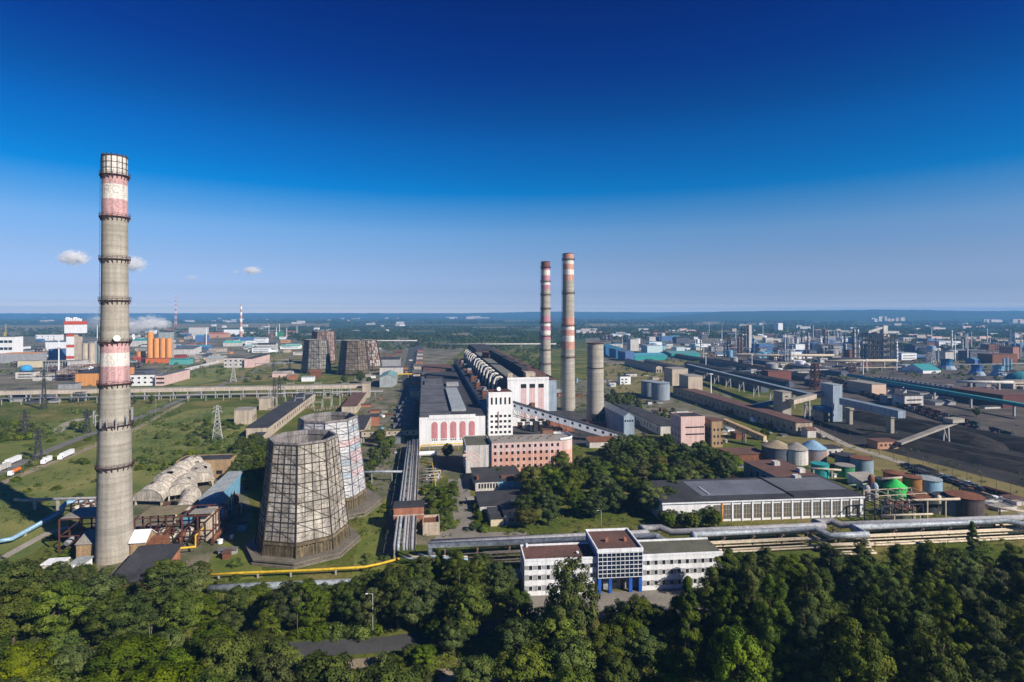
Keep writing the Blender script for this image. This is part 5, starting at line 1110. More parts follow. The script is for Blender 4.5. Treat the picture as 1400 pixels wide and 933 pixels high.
# chemical tanks
TK = [('storage_tank', 'slate blue tank with a pale conical roof over a rust red ring', 1111, 632, 8.4, 612, mat('slate_blue_rusty', (0.30, 0.17, 0.13), (0.25, 0.28, 0.33), scale=.3), silver_blue, .5),
      ('storage_tank', 'white banded vat with a worn hipped roof left of the slate blue tank', 1088, 633, 7.5, 613, off_white, roof_light, .45),
      ('storage_tank', 'dark shed like vat with a tan hipped roof, leftmost of the chemical tanks', 1062, 630, 9.5, 610, mat('dark_slate_sheet', (0.12, 0.13, 0.16)), mat('tan_sheet_roof', (0.36, 0.29, 0.19), (0.27, 0.22, 0.15)), .35),
      ('storage_tank', 'turquoise open tank with pale streaks in the chemical yard', 1121, 652, 5.0, 634, teal_m, teal_m, .05),
      ('storage_tank', 'dull green open tank right of the turquoise tank', 1155, 651, 5.4, 636, green_m, roof_light, .06),
      ('storage_tank', 'grey blue tank behind the dull green tank, larger than its neighbours', 1178, 646, 6.4, 626, mat('grey_blue_tank', (0.24, 0.33, 0.38), (0.18, 0.25, 0.30)), rust, .06),
      ('storage_tank', 'dark blue tank half hidden behind the large grey blue tank', 1157, 640, 6.4, 622, mat('slate_tank', (0.15, 0.19, 0.25), (0.1, 0.13, 0.18)), roof_dark, .06),
      ('storage_tank', 'bright green tank with a conical lid in the vat yard', 1224, 678, 5.6, 665, lime_m, lime_m, .6),
      ('storage_tank', 'dark green tank left of the bright green one', 1208, 672, 4.4, 655, green_m, roof_dark, .1),
      ('storage_tank', 'brown rusty upright vessel right of the bright green tank', 1247, 676, 4.6, 652, mat('rusty_ochre', (0.36, 0.17, 0.04), (0.24, 0.10, 0.03)), rust, .1),
      ('storage_tank', 'pale blue tank with a cross braced side right of the brown vessel', 1269, 675, 6.4, 654, silver_blue, roof_pale, .1),
      ('storage_tank', 'rust orange drum behind the bright green tank', 1222, 662, 5.4, 646, mat('orange_rust', (0.46, 0.14, 0.05), (0.3, 0.09, 0.04)), rust, .2),
      ('storage_tank', 'blackened wide tank at the right end of the vat yard', 1319, 703, 7.8, 677, mat('sooty_brown_tank', (0.11, 0.08, 0.075), (0.06, 0.05, 0.055), streak=.3), rust, .08),
      ('storage_tank', 'low round vat with a yellowish side below the bright green tank', 1232, 705, 6.0, 692, mat('olive_tank', (0.30, 0.27, 0.08), (0.08, 0.16, 0.14), scale=.4), rust, .1),
      ('storage_tank', 'dark square shouldered vat behind the low round vat', 1262, 697, 7.0, 678, mat('black_vat', (0.05, 0.05, 0.06)), rust, .05),
      ('storage_tank', 'dark blue vat beside the blackened wide tank', 1296, 700, 6.5, 678, mat('slate_tank', (0.15, 0.19, 0.25)), roof_dark, .05)]
for nm, lab, px, py, r_, top, m_, rm, cn in TK: tank(nm, lab, 'tank', g(px, py), r_, (py - top) * S(py), m_, rm, cone=cn, n=20)
for k, (px, py, top, m_) in enumerate(((1185, 684, 664, grey_wall), (1196, 682, 661, blue_grey), (1191, 678, 650, rust), (1283, 702, 678, mat('cream_render', (0.68, 0.60, 0.42))))):
    xy = g(px, py); t = thing('scrubber_column', ('pale grey upright vessel by the hall end', 'blue grey upright vessel by the hall end', 'rusty stack rising behind the two upright vessels', 'cream upright column in the vat yard')[k], 'vessel', (xy[0], xy[1], 0)); h = (py - top) * S(py)
    MB().lathe(0, 0, [(1.7, 0), (1.7, h * .85), (1.0, h), (.3, h + .4)], 14).build('shell', m_, t); MB().lathe(0, 0, [(1.7, h * .5), (2.6, h * .5), (2.6, h * .5 + .2), (1.7, h * .5 + .2)], 14, smooth=False).build('platform', dark_steel, t)
for k, (pa, pb, z, r) in enumerate((((1100, 640), (1150, 643), 6, .6), ((1205, 685), (1330, 682), 9, .6), ((1205, 705), (1275, 703), 7, .45), ((1205, 655), (1255, 652), 9, .7), ((1160, 664), (1210, 660), 5, .5), ((1335, 690), (1400, 700), 5, .6))):
    pipe_line('yard_pipe', ('cream pipe bridge above the turquoise tank', 'long cream pipe bridge along the front of the vat yard', 'lower cream pipe crossing before the dark vats', 'cream frame pipe behind the rust orange drum', 'pale green pipe between the hall roof and the tanks', 'cream pipes on posts at the right edge beyond the vats')[k], [gpx(pa[0], pa[1], z), gpx(pb[0], pb[1], z)], r, cream_pipe if k != 4 else mat('pale_green_pipe', (0.40, 0.52, 0.32)), 9, supw=.25, supm=cream_pipe)
pbuild('white_cabin', 'white cabin with small windows behind the slate blue tank', 'cabin', 1128, 624, 1155, 10, 614, off_white, roof_dark, wins=[('f', (4, 2.6, 3, 1, 4.5, 1, 1.6, 1.6))])
pbuild('brown_annex', 'brown roofed annex between the grove and the chemical tanks', 'building', 1000, 633, 1052, 16, 622, rust, roof_brown, over=.5)
pbuild('pump_house', 'low pump house with a slate roof right of the chemical tanks', 'building', 1180, 668, 1212, 12, 660, off_white, roof_light, style='shed', rise=2)
frame_tower('steel_frame', 'open steel frame with pipes at the end of the white hall', g(1205, 722), 22, 10, 10, 4, 1, 2, m=dark_steel)
frame_tower('steel_frame', 'cream steel frame over the vats in the vat yard', g(1200, 700), 28, 9, 8, 4, 1, 1, m=cream_pipe, bw=.4)
for k, (px, py, w) in enumerate(((1340, 690, 22), (1365, 700, 30), (1390, 692, 18))):
    pbuild('basin_wall', ('pale walled basin near the cypress like tree', 'wide pale walled basin at the right edge', 'small pale walled basin behind the wide one')[k], 'basin', px, py, px + w, 9, py - 4, off_white, roof_light, style='parapet', par=.5)

# ---------------------------------------------------------------- vehicles
def wheels(t, xs, ys, r=.5, w=.35):
    me = bpy.data.meshes.get('tyre_%d' % int(r * 100))
    if not me:
        me = MB().tube([(0, -w / 2, 0), (0, w / 2, 0)], r, 16).mesh('tyre_%d' % int(r * 100), rubber); bpy.data.meshes['tyre_%d' % int(r * 100)]
    rim = bpy.data.meshes.get('rim_%d' % int(r * 100)) or MB().tube([(0, -w / 2 - .02, 0), (0, w / 2 + .02, 0)], r * .55, 12).mesh('rim_%d' % int(r * 100), grey_wall)
    for x in xs:
        for y in ys:
            o = link('wheel', me, t, (x, y, r)); link('rim', rim, o)
def truck(label, xy, rz, cab, body, L_=13.0, kind='box', name='truck'):
    t = thing(name, label, 'truck', (xy[0], xy[1], .1), rz)
    b = MB(); b.face([(x, -1.22, z) for x, z in ((0, .6), (2.1, .6), (2.1, 3.1), (.5, 3.1), (.05, 2.0))]); b.face([(x, 1.22, z) for x, z in ((0, .6), (2.1, .6), (2.1, 3.1), (.5, 3.1), (.05, 2.0))][::-1])
    pr = [(0, .6), (2.1, .6), (2.1, 3.1), (.5, 3.1), (.05, 2.0)]
    for j in range(5): p, q = pr[j], pr[(j + 1) % 5]; b.face([(p[0], -1.22, p[1]), (p[0], 1.22, p[1]), (q[0], 1.22, q[1]), (q[0], -1.22, q[1])])
    b.build('cab', cab, t); MB().face([(.09, -1.05, 2.08), (.09, 1.05, 2.08), (.43, 1.05, 2.9), (.43, -1.05, 2.9)][::-1]).build('windscreen', glass, t)
    for s_ in (-1, 1): MB().box(.7, s_ * 1.24 - .02, 1.9, 1.7, s_ * 1.24 + .02, 2.7).build('side_window', glass, t)
    MB().box(.8, -.5, .55, L_ - .3, .5, .95).build('chassis', dark_steel, t)
    if kind == 'box': MB().box(2.6, -1.25, 1.1, L_, 1.25, 4.0).build('trailer_box', body, t)
    else: MB().tube([(2.6, 0, 2.2), (2.9, 0, 2.2), (L_ - .3, 0, 2.2), (L_, 0, 2.2)], 1.2, 16).build('tank_body', body, t)
    wheels(t, [1.0, 3.4] + [L_ - 1.2 - 1.3 * k for k in range(3 if L_ > 10 else 1)], (-1.05, 1.05)); return t
ra = math.atan2(*(Vector(g(107, 600)) - Vector(g(0, 645))).yx) 
truck('white semi trailer parked on the dirt track right of the road, longest of the trucks', g(81, 630), ra, trim_white, trim_white, 17)
truck('white semi trailer driving on the asphalt road behind the orange tanker', g(6, 639), ra, trim_white, trim_white, 16)
truck('white cab tanker truck with an orange tank on the road edge', g(13, 652), ra, trim_white, mat('tanker_orange', (0.75, 0.20, 0.03), (0.65, 0.16, 0.03), rough=.4), 10, 'tank')
truck('short white box truck on the dirt track behind the long semi trailer', g(58, 636), ra, trim_white, trim_white, 9)
truck('white lorry cut by the left edge of the view', g(-6, 648), ra, trim_white, off_white, 13)
car_paint = [mat('car_' + n_, c_, tuple(x * .85 for x in c_), rough=.35, spec=.5, fine=.1) for n_, c_ in (('black', (.03, .03, .035)), ('slate', (.10, .12, .14)), ('white', (.7, .7, .7)), ('blue', (.05, .22, .36)), ('rust', (.22, .10, .05)), ('red', (.4, .05, .04)), ('silver', (.45, .46, .48)))]
def car(label, xy, rz, m_, group=None, k=1.0):
    t = thing('parked_car', label, 'car', (xy[0], xy[1], .1), rz, group)
    b = MB(); pr = [(-2.2, .45), (2.2, .45), (2.25, .85), (1.2, 1.0), (-1.9, 1.05), (-2.25, .95)]
    for y0, y1 in ((-.85, .85),):
        b.face([(x, y0, z) for x, z in pr]); b.face([(x, y1, z) for x, z in pr][::-1])
        for j in range(6): p, q = pr[j], pr[(j + 1) % 6]; b.face([(p[0], y0, p[1]), (p[0], y1, p[1]), (q[0], y1, q[1]), (q[0], y0, q[1])])
    b.build('body', m_, t)
    b = MB(); lo = [(.9, -.8, 1.0), (.9, .8, 1.0), (-1.7, .8, 1.04), (-1.7, -.8, 1.04)]; hi = [(.25, -.66, 1.5), (.25, .66, 1.5), (-1.2, .66, 1.5), (-1.2, -.66, 1.5)]
    for j in range(4): b.face([lo[j], lo[(j + 1) % 4], hi[(j + 1) % 4], hi[j]][::-1])
    b.build('cabin_glass', glass, t); b = MB().box(-1.2, -.67, 1.49, .25, .67, 1.54).build('car_roof', m_, t)
    wheels(t, (-1.35, 1.35), (-.75, .75), .33, .22); t.scale = (k, k, k); return t
rng = random.Random(5); cn = ('black', 'slate grey', 'white', 'blue', 'rusty', 'red', 'silver')
for k in range(22):
    f = k / 21; px = 1238 + f * 98 + rng.uniform(-2, 2); py = 637.5 + f * 30 + (k % 2) * 3.5 + rng.uniform(-1, 1); ci = (0, 1, 0, 2, 1, 0, 3, 1, 0, 1, 6, 0, 3, 1, 0, 4, 1, 0, 2, 4, 1, 0)[k]
    car(cn[ci] + ' old vehicle in the line beside the coal yard', g(px, py), rng.uniform(1.0, 2.4), car_paint[ci], 'old vehicles by the coal yard', 1.5)
for k, (px, py, ci, lab) in enumerate(((530, 623, 6, 'silver car on the shaded yard under the walkway bridge'), (541, 620, 2, 'white car on the shaded yard under the walkway bridge'), (590, 640, 0, 'dark car in the yard before the turbine hall'), (930, 827, 5, 'red car under the trees right of the office forecourt'), (700, 828, 6, 'silver car beside the office canopy'))):
    car(lab, g(px, py), .6 + k, car_paint[ci])

# ---------------------------------------------------------------- street lamps, poles
def lamp(label, px, py, h, arm=2.0, m_=None, name='street_lamp'):
    xy = g(px, py); t = thing(name, label, 'street lamp' if arm else 'pole', (xy[0], xy[1], 0)); m_ = m_ or pale_steel
    MB().tube([(0, 0, -.1), (0, 0, h)], .16, 8, taper=.09).build('pole', m_, t)
    if arm: MB().tube([(0, 0, h - .1), (-arm * .5, -.2, h + .25), (-arm, -.3, h + .3)], .06, 6).build('arm', m_, t); MB().box(-arm - .6, -.5, h + .2, -arm + .1, -.1, h + .38).build('lamp_head', trim_white, t)
lamp('tall pale street lamp by the shaded foreground road', 509.5, 872, 13.5, 1.5)
lamp('pale street lamp among the trees at lower left', 256, 866, 7, 2)
lamp('weathered wooden pole at the left end of the foreground road', 406.5, 874, 8, 0, bark, 'utility_pole')
lamp('street lamp on the lawn behind the twin pipeline', 822, 722, 8, 1.5)
lamp('thin concrete pole standing right of the short stack', 853, 556, 28, 0, concrete, 'utility_pole')
lamp('thin concrete pole in front of the long meadow road', 213, 575, 26, 0, concrete, 'utility_pole')

# ---------------------------------------------------------------- refinery and plant beyond, right side
def column(label, xy, h, r, m_, plats=4, group=None):
    t = thing('process_column', label, 'column', (xy[0], xy[1], 0), random.uniform(0, 6), group)
    MB().lathe(0, 0, [(r, -.2), (r, h * .6), (r * .75, h * .66), (r * .75, h * .97), (r * .3, h)], 12).build('shell', m_, t)
    b = MB()
    for k in range(plats):
        z = h * (k + 1) / (plats + .6); rr = r if z < h * .6 else r * .75; b.lathe(0, 0, [(rr, z), (rr + 1.6, z), (rr + 1.6, z + .4), (rr, z + .4)], 8, smooth=False)
        b.lathe(0, 0, [(rr + 1.5, z + 1.4), (rr + 1.7, z + 1.4), (rr + 1.7, z + 1.7)], 8, smooth=False, cap1=False)
    b.bar((r + .6, 0, 0), (r + .6, 0, h * .95), .5); b.build('platform', dark_steel, t); return t
def unit(label, xy, w, d, h, m_, vm, rz=0, group=None, nx=4, nz=3):
    t = frame_tower('process_frame', label, xy, w, d, h, nx, 1, nz, m=m_, bw=max(.5, h / 45), cat='process unit', rz=rz, group=group)
    for k in range(nx):
        MB().lathe(w * (k + .5) / nx, d * .5, [(w / nx * .32, h * .1), (w / nx * .32, h * (.55 + .3 * ((k * 7) % 3) / 2)), (.3, h * (.62 + .3 * ((k * 7) % 3) / 2))], 10).build('vessel', vm[k % len(vm)], t)
    for k in range(1, nz): MB().box(.5, .5, h * k / nz, w - .5, d - .5, h * k / nz + .4).build('floor_plate', roof_grey, t)
    return t
col_m = [mat('column_grey', (0.42, 0.43, 0.45), (0.3, 0.31, 0.33)), mat('column_rust', (0.20, 0.12, 0.10), (0.13, 0.08, 0.07)), trim_white, mat('column_slate', (0.14, 0.17, 0.22), (0.1, 0.12, 0.16))]
CN = ('grey', 'rust brown', 'white', 'slate blue')
for k, (px, yb, yt, r, ci, lab) in enumerate(((1105, 484, 455, 3, 0, 'slim grey column left of the white block in the refinery'), (1122, 482, 463, 4.5, 2, 'stout white square topped column in the refinery'), (1127.5, 480, 450, 3, 1, 'rust brown column of the close tall pair right of the white block'), (1132, 480, 452, 2.4, 0, 'grey column of the close tall pair right of the white block'),
        (1155, 484, 456, 2.6, 3, 'slate column between the tall pair and the black coke frame'), (1168, 491, 450, 3.2, 0, 'tallest grey column left of the black coke frame'), (1173, 491, 450.5, 2.2, 2, 'tall white column touching the tallest grey one'), (1010, 487, 461, 3, 1, 'rust brown column at the left of the refinery'), (1014, 487, 456, 2.5, 1, 'taller rust brown column at the left of the refinery'), (904, 472, 452, 2.4, 1, 'rusty column above the cyan white factory'), (1096, 478, 452, 2.0, 3, 'thin slate column behind the slim grey one'), (1226, 494, 467, 2.2, 2, 'thin white and rust column right of the black coke frame'))):
    column(lab, g(px, yb), (yb - yt) * S(yb), r * 1.1, col_m[ci], 5)
xy = g(1187, 495); unit('huge black coke frame with rows of dark drums and a slanting conveyor on top', xy, 41 * S(495), 26, 38 * S(495), dark_steel, [mat('column_slate', (0.14, 0.17, 0.22)), col_m[0], dark_steel], nx=7, nz=5)
gallery('coke_conveyor', 'pale slanting conveyor on top of the black coke frame', (xy[0] + 8, xy[1] + 10, 38 * S(495) + 1), (xy[0] + 42, xy[1] + 10, 38 * S(495) + 11), 5, 4.5, off_white, roof_pale); building('hoist_house', 'white head house on top of the conveyor at the black coke frame', 'building', (xy[0] + 41, xy[1] + 6), 10, 10, 38 * S(495) + 17, off_white, roof_pale)
xy = g(1018, 478); unit('dark tower frame with a white cap on the refinery skyline', xy, 10 * S(478), 16, 32 * S(478), dark_steel, [col_m[3]], nx=2, nz=6)
xy = g(1024, 478); building('white_shaft', 'white topped shaft beside the dark tower frame in the refinery', 'building', xy, 4 * S(478), 10, 33 * S(478), off_white, trim_white)
xy = g(1064, 453.5); building('white_block', 'lone tall white block at the far side of the refinery', 'building', xy, 7 * S(453.5), 40, 11.5 * S(453.5), trim_white, roof_light)
for i, (px, yb, pxr, yt, d, wl, rf, st, lab) in enumerate((
    (885, 484, 907, 473, 40, mat('cyan_white_wall', (0.58, 0.72, 0.72), (0.46, 0.6, 0.62)), roof_pale, 'flat', 'pale cyan factory block with stepped white tops'),
    (888, 476, 906, 468, 30, trim_white, roof_pale, 'flat', 'white upper storey behind the pale cyan factory block'), (888, 468, 897, 461, 30, off_white, roof_light, 'flat', 'cream topped tower part behind the pale cyan factory'),
    (925, 484, 937, 475, 30, mat('cyan_white_wall', (0.58, 0.72, 0.72)), roof_pale, 'flat', 'smaller pale cyan block right of the factory block'),
    (868, 493, 915, 487, 60, teal_m, mat('turquoise_sheet', (0.09, 0.34, 0.42), (0.06, 0.26, 0.33)), 'gablex', 'long turquoise roofed shed below the cyan factory'), (918, 489, 960, 484, 60, teal_m, mat('sea_green_sheet', (0.12, 0.30, 0.30), (0.08, 0.22, 0.23)), 'gablex', 'long sea green roofed shed right of the cyan factory'),
    (828, 487, 842, 474, 45, deep_blue, mat('blue_sheet', (0.10, 0.30, 0.42), (0.07, 0.23, 0.33)), 'gable', 'blue shed nearest the short stack in the row of blue sheds'), (842, 490, 856, 478, 45, deep_blue, mat('blue_sheet', (0.10, 0.30, 0.42)), 'gable', 'middle blue shed in the row right of the short stack'), (855, 494, 868, 482, 45, navy_wall, roof_blue, 'gable', 'last and lowest blue shed in the row right of the short stack'),
    (862, 480, 874, 464, 24, off_white, roof_grey, 'flat', 'grey white process building behind the blue sheds'), (866, 472, 876, 463, 24, trim_white, roof_pale, 'flat', 'white process building behind the blue sheds'),
    (1088, 482, 1103, 471, 24, trim_white, roof_pale, 'flat', 'bright white stepped plant building in the refinery'), (1111, 480, 1156, 470, 50, mat('navy_sheet', (0.06, 0.11, 0.26), (0.045, 0.085, 0.2)), navy_wall, 'flat', 'long navy hall behind the tall column pair'),
    (1055, 504, 1091, 497, 18, mat('cream_render', (0.68, 0.60, 0.42)), roof_light, 'flat', 'long cream tank farm building before the refinery'), (1192, 541, 1214, 526, 40, mat('peach_render', (0.68, 0.50, 0.38), (0.58, 0.42, 0.31)), roof_light, 'flat', 'peach gable house at the near end of the long dark hall'),
    (1100, 522, 1112, 516, 300, mat('slate_render', (0.13, 0.14, 0.18)), roof_dark, 'gable', 'long dark hall with a green grey roof beside the rail yard'),
    (1338, 549, 1367, 536, 14, trim_white, roof_grey, 'flat', 'white end of the long blue office by the rail yard'), (1338, 548, 1366, 536.5, 150, navy_wall, roof_grey, 'flat', 'long blue side of the office by the rail yard'),
    (1371, 558, 1420, 541, 60, mat('maroon_wall', (0.15, 0.05, 0.045), (0.1, 0.04, 0.035)), roof_brown, 'flat', 'maroon hall at the right edge'), (1385, 491, 1395, 475, 30, mat('brick_pink', (0.42, 0.20, 0.15), (0.33, 0.16, 0.12)), roof_brown, 'flat', 'tall brick block with a white mast on the right'),
    (1310, 492, 1316, 483, 20, mat('cream_render', (0.68, 0.60, 0.42)), roof_light, 'flat', 'small cream tower building between the blue cooling towers'), (1238, 507, 1262, 500, 20, off_white, roof_pale, 'flat', 'white hall left of the teal domed store'),
    (1284, 474, 1318, 467, 40, trim_white, roof_pale, 'flat', 'long white stepped block among trees on the right'), (1120, 530, 1140, 522, 30, mat('slate_render', (0.13, 0.14, 0.18)), roof_brown, 'flat', 'dark coal wagon shed behind the transfer tower'), (1050, 522, 1085, 508, 16, mat('maroon_frame', (0.22, 0.08, 0.06), (0.14, 0.06, 0.05)), roof_brown, 'flat', 'red brown gantry building with round openings before the refinery'))):
    ws = []
    if i in (16, 17): ws = [('f', (4, 4, 7, 3, (pxr - px) * S(yb) / 7.5, 3.6, 2.2, 1.8))] if i == 16 else [('l', (6, 4, 20, 3, 7, 3.6, 3, 1.6))]
    pbuild('plant_building', lab, 'building', px, yb, pxr, d, yt, wl, rf, style=st, rise=4, wins=ws)
for px, yb, yt, w, lab, cm in ((1294, 505, 491, 22, 'blue cooling tower beside the lattice water tower, leftmost of three', deep_blue), (1335, 513, 499, 20, 'strong blue flared cooling tower, middle of three', mat('strong_blue_sheet', (0.04, 0.15, 0.42), (0.03, 0.11, 0.33))), (1365, 514, 500, 20, 'light blue flared cooling tower, right of three', sky_blue)):
    k = S(yb); xy = g(px, yb); t = thing('flared_cooling_tower', lab, 'cooling tower', (xy[0], xy[1], 0)); h = (yb - yt) * k; r = w * k / 2
    MB().lathe(0, 0, [(r, 0), (r * .72, h * .36), (r * .60, h * .45), (r * .57, h * .7), (r * .66, h)], 12, smooth=False, cap1=False, a0=.2).build('shell', cm, t); MB().lathe(0, 0, [(r * 1.02, .1), (r * .745, h * .36), (r * .73, h * .36)], 12, smooth=False, a0=.2, cap1=False).build('skirt', blue_grey, t); MB().lathe(0, 0, [(r * .64, h), (r * .55, h * .7)], 12, smooth=False, a0=.2).build('throat', dark_steel, t)
xy = g(1397, 522); t = thing('dome_store', 'teal ribbed dome at the right edge', 'dome', (xy[0], xy[1], 0)); k = S(522); MB().lathe(0, 0, [(19 * k * math.cos(R(a)), 14 * k * math.sin(R(a))) for a in range(0, 91, 10)], 18, smooth=False).build('shell', mat('sea_teal', (0.05, 0.30, 0.32), (0.04, 0.22, 0.25)), t); MB().cyl(0, 0, 0, 1.5, 19.3 * k).build('base', concrete, t)
xy = g(1262, 511); t = building('teal_store', 'low teal roofed store with a bright white front', 'building', xy, 28 * S(511), 40, 5, trim_white, mat('sea_teal', (0.05, 0.30, 0.32)), 'gablex', rise=9)
xy = g(1273, 501); lattice('water_tower', 'pale latticed water tower left of the blue cooling towers', xy, 30, 13, 8, pale_steel, 5, bw=1.0, cat='water tower'); 
xy = g(1273, 501); tank('water_tank', 'round pale tank carried on top of the lattice water tower', 'tank', (xy[0], xy[1]), 7, 8, silver_blue, n=14, rail=False).location.z = 30
for k, (px, yb, yt) in enumerate(((1372, 507, 490), (1377, 507, 488.5), (1382, 507, 491))):
    xy = g(px, yb); t = thing('vent_stack', ('left', 'middle', 'right')[k] + ' one of three pale blue stacks near the teal dome', 'stack', (xy[0], xy[1], 0)); MB().cyl(0, 0, 0, (yb - yt) * S(yb), 2.0, 1.5, 12).build('shaft', silver_blue, t); MB().lathe(0, 0, [(2, 8), (3.4, 8), (3.4, 8.6), (2, 8.6)], 12, smooth=False).build('platform', dark_steel, t)
xy = g(1388, 475); lamp_t = thing('mast', 'thin white mast on the tall brick block', 'mast', (xy[0], xy[1], 16 * S(491))); MB().cyl(0, 0, 0, 18, 1.2, .8, 8).build('pole', trim_white, lamp_t)
for k, (px, py, r_, hh) in enumerate(((1078, 497, 9, 11), (1085, 499, 6, 9), (1094, 501, 9, 10), (1104, 503, 6, 8), (1050, 489, 8, 10), (1036, 490, 8, 10), (1043, 489, 9, 12), (1067, 489, 8, 11), (1030, 463, 12, 10), (1044, 463, 12, 10), (838, 462, 14, 12), (846, 463, 14, 12), (1056, 492, 9, 9), (858, 461, 14, 10), (449, 469, 9, 16), (442, 469, 8, 14), (455, 470, 8, 14))):
    cmx = trim_white if k < 4 or k > 7 else sky_blue
    tank('storage_tank', ('white' if k < 4 or k > 7 else 'blue') + (' tank in the tank farm before the refinery' if k < 4 else ' tank among the refinery columns' if k < 8 else ' round oil tank beyond the refinery' if k < 14 else ' bulk tank by the far cooling towers'), 'tank', g(px, py), r_, hh, cmx, n=16, group='storage tanks of the refinery', rail=False)
pipe_line('teal_pipe_bridge', 'long teal pipe bridge running beside the rail yard on the right', [gpx(1420, 558, 12), gpx(1215, 523, 12), gpx(1160, 513, 12)], 2.2, mat('sea_teal', (0.05, 0.30, 0.32)), 40, supw=.8, supm=grey_wall)
pipe_line('refinery_pipe_bridge', 'long pale pipe bridge along the near edge of the refinery', [gpx(1010, 486, 14), gpx(1140, 486, 14)], 2.4, cream_pipe, 40, supw=1)
pipe_line('refinery_pipe_bridge', 'pale pipe bridge below the black coke frame', [gpx(1128, 494, 14), gpx(1225, 493, 14)], 2.4, cream_pipe, 40, supw=1)
pipe_line('refinery_pipe_bridge', 'long pipe bridge before the blue cooling towers', [gpx(1308, 522, 12), gpx(1385, 523, 12)], 1.8, off_white, 30, supw=1.2)
pipe_line('site_pipe_bridge', 'pale pipe bridge crossing behind the boiler house', [gpx(430, 466, 9), gpx(570, 466, 9)], 2.0, off_white, 60, supw=1)
pipe_line('site_pipe_bridge', 'pale pipe bridge right of the far plant street', [gpx(600, 471, 9), gpx(760, 470.5, 9)], 2.0, off_white, 60, supw=1)
for k, (px, yb, yt) in enumerate(((962, 495, 472), (1028, 505, 486), (1185, 507, 492), (1226, 507, 495), (1064, 494, 480), (972, 540, 512), (965, 500, 484), (1112, 470, 446), (1180, 512, 494))):
    xy = g(px, yb); t = thing('light_mast', 'slender pale lighting mast standing over the ' + ('rail yard' if yb > 500 else 'refinery'), 'mast', (xy[0], xy[1], 0), 0, 'lighting masts'); h = (yb - yt) * S(yb); MB().cyl(0, 0, 0, h, .8, .5, 8).build('pole', trim_white, t); MB().box(-1.8, -1.8, h, 1.8, 1.8, h + .8).build('lamp_head', trim_white, t)
lattice('crane_tower', 'dark red lattice loading tower at the rail yard', g(1114, 533), 34, 9, 6, brown_steel, 6, bw=1.0, cat='tower')

for px, yb, pxr, yt, d, wl, rf, st, lab in ((305, 474, 329, 469, 40, off_white, mat('mint_sheet', (0.10, 0.50, 0.38), (0.08, 0.4, 0.31)), 'gablex', 'mint green roofed hall in the coloured works'), (267, 468, 281, 460, 30, navy_wall, mat('blue_sheet', (0.10, 0.30, 0.42)), 'gablex', 'blue hall with a dark blue front left of the mint roof'), (284, 462, 308, 457, 50, mat('dusty_orange', (0.6, 0.32, 0.22)), mat('orange_red_sheet', (0.46, 0.17, 0.10), (0.36, 0.13, 0.08)), 'gablex', 'orange red roofed hall behind the mint roof'), (231, 499, 256, 492, 22, mat('mint_wall', (0.12, 0.42, 0.38), (0.1, 0.34, 0.3)), teal_m, 'flat', 'teal green low block right of the orange silo base'), (238, 491, 250, 486, 20, mat('crimson_wall', (0.36, 0.05, 0.05)), roof_brown, 'flat', 'crimson shed behind the teal green block'), (258, 460, 279, 448, 40, off_white, roof_light, 'flat', 'tall pale block on the left skyline before the red mast'), (306, 459, 328, 451, 40, trim_white, roof_pale, 'flat', 'white block at the foot of the thin far chimney'), (178, 474, 198, 466, 50, off_white, teal_m, 'gablex', 'teal roofed hall half behind the big chimney'), (318, 468, 345, 462, 50, navy_wall, mat('blue_sheet', (0.10, 0.30, 0.42)), 'flat', 'blue block below the thin far chimney'), (282, 497, 304, 491, 30, beige, roof_pale, 'gablex', 'pale roofed shed above the boundary wall'), (236, 488, 262, 478, 50, off_white, roof_grey, 'shed', 'white shed with a slanting grey roof behind the crimson shed')):
    pbuild('coloured_hall', lab, 'building', px, yb, pxr, d, yt, wl, rf, style=st, rise=5)
rng = random.Random(88)
for k in range(34):
    left = k >= 24; px = rng.uniform(0, 380) if left else rng.uniform(960, 1400); py = rng.uniform(466, 512) if left else rng.uniform(462, 516)
    x, y = g(px, py); L_ = rng.uniform(60, 220); z = rng.uniform(5, 10); ci = rng.randrange(4); m_ = (cream_pipe, grey_pipe, silver, rust)[ci]; q = (x + L_, y, z) if k % 3 else (x, y + L_, z)
    o = pipe_line('pipe_bridge', ('cream', 'grey', 'silver', 'rusty')[ci] + ' pipe bridge running ' + ('across ' if k % 3 else 'back into ') + ('the left works' if left else 'the right hand plant'), [(x, y, z), q], rng.uniform(.5, 1.1), m_, 24, 6, group='pipe bridges of the ' + ('left works' if left else 'right hand plant'), supw=.4)
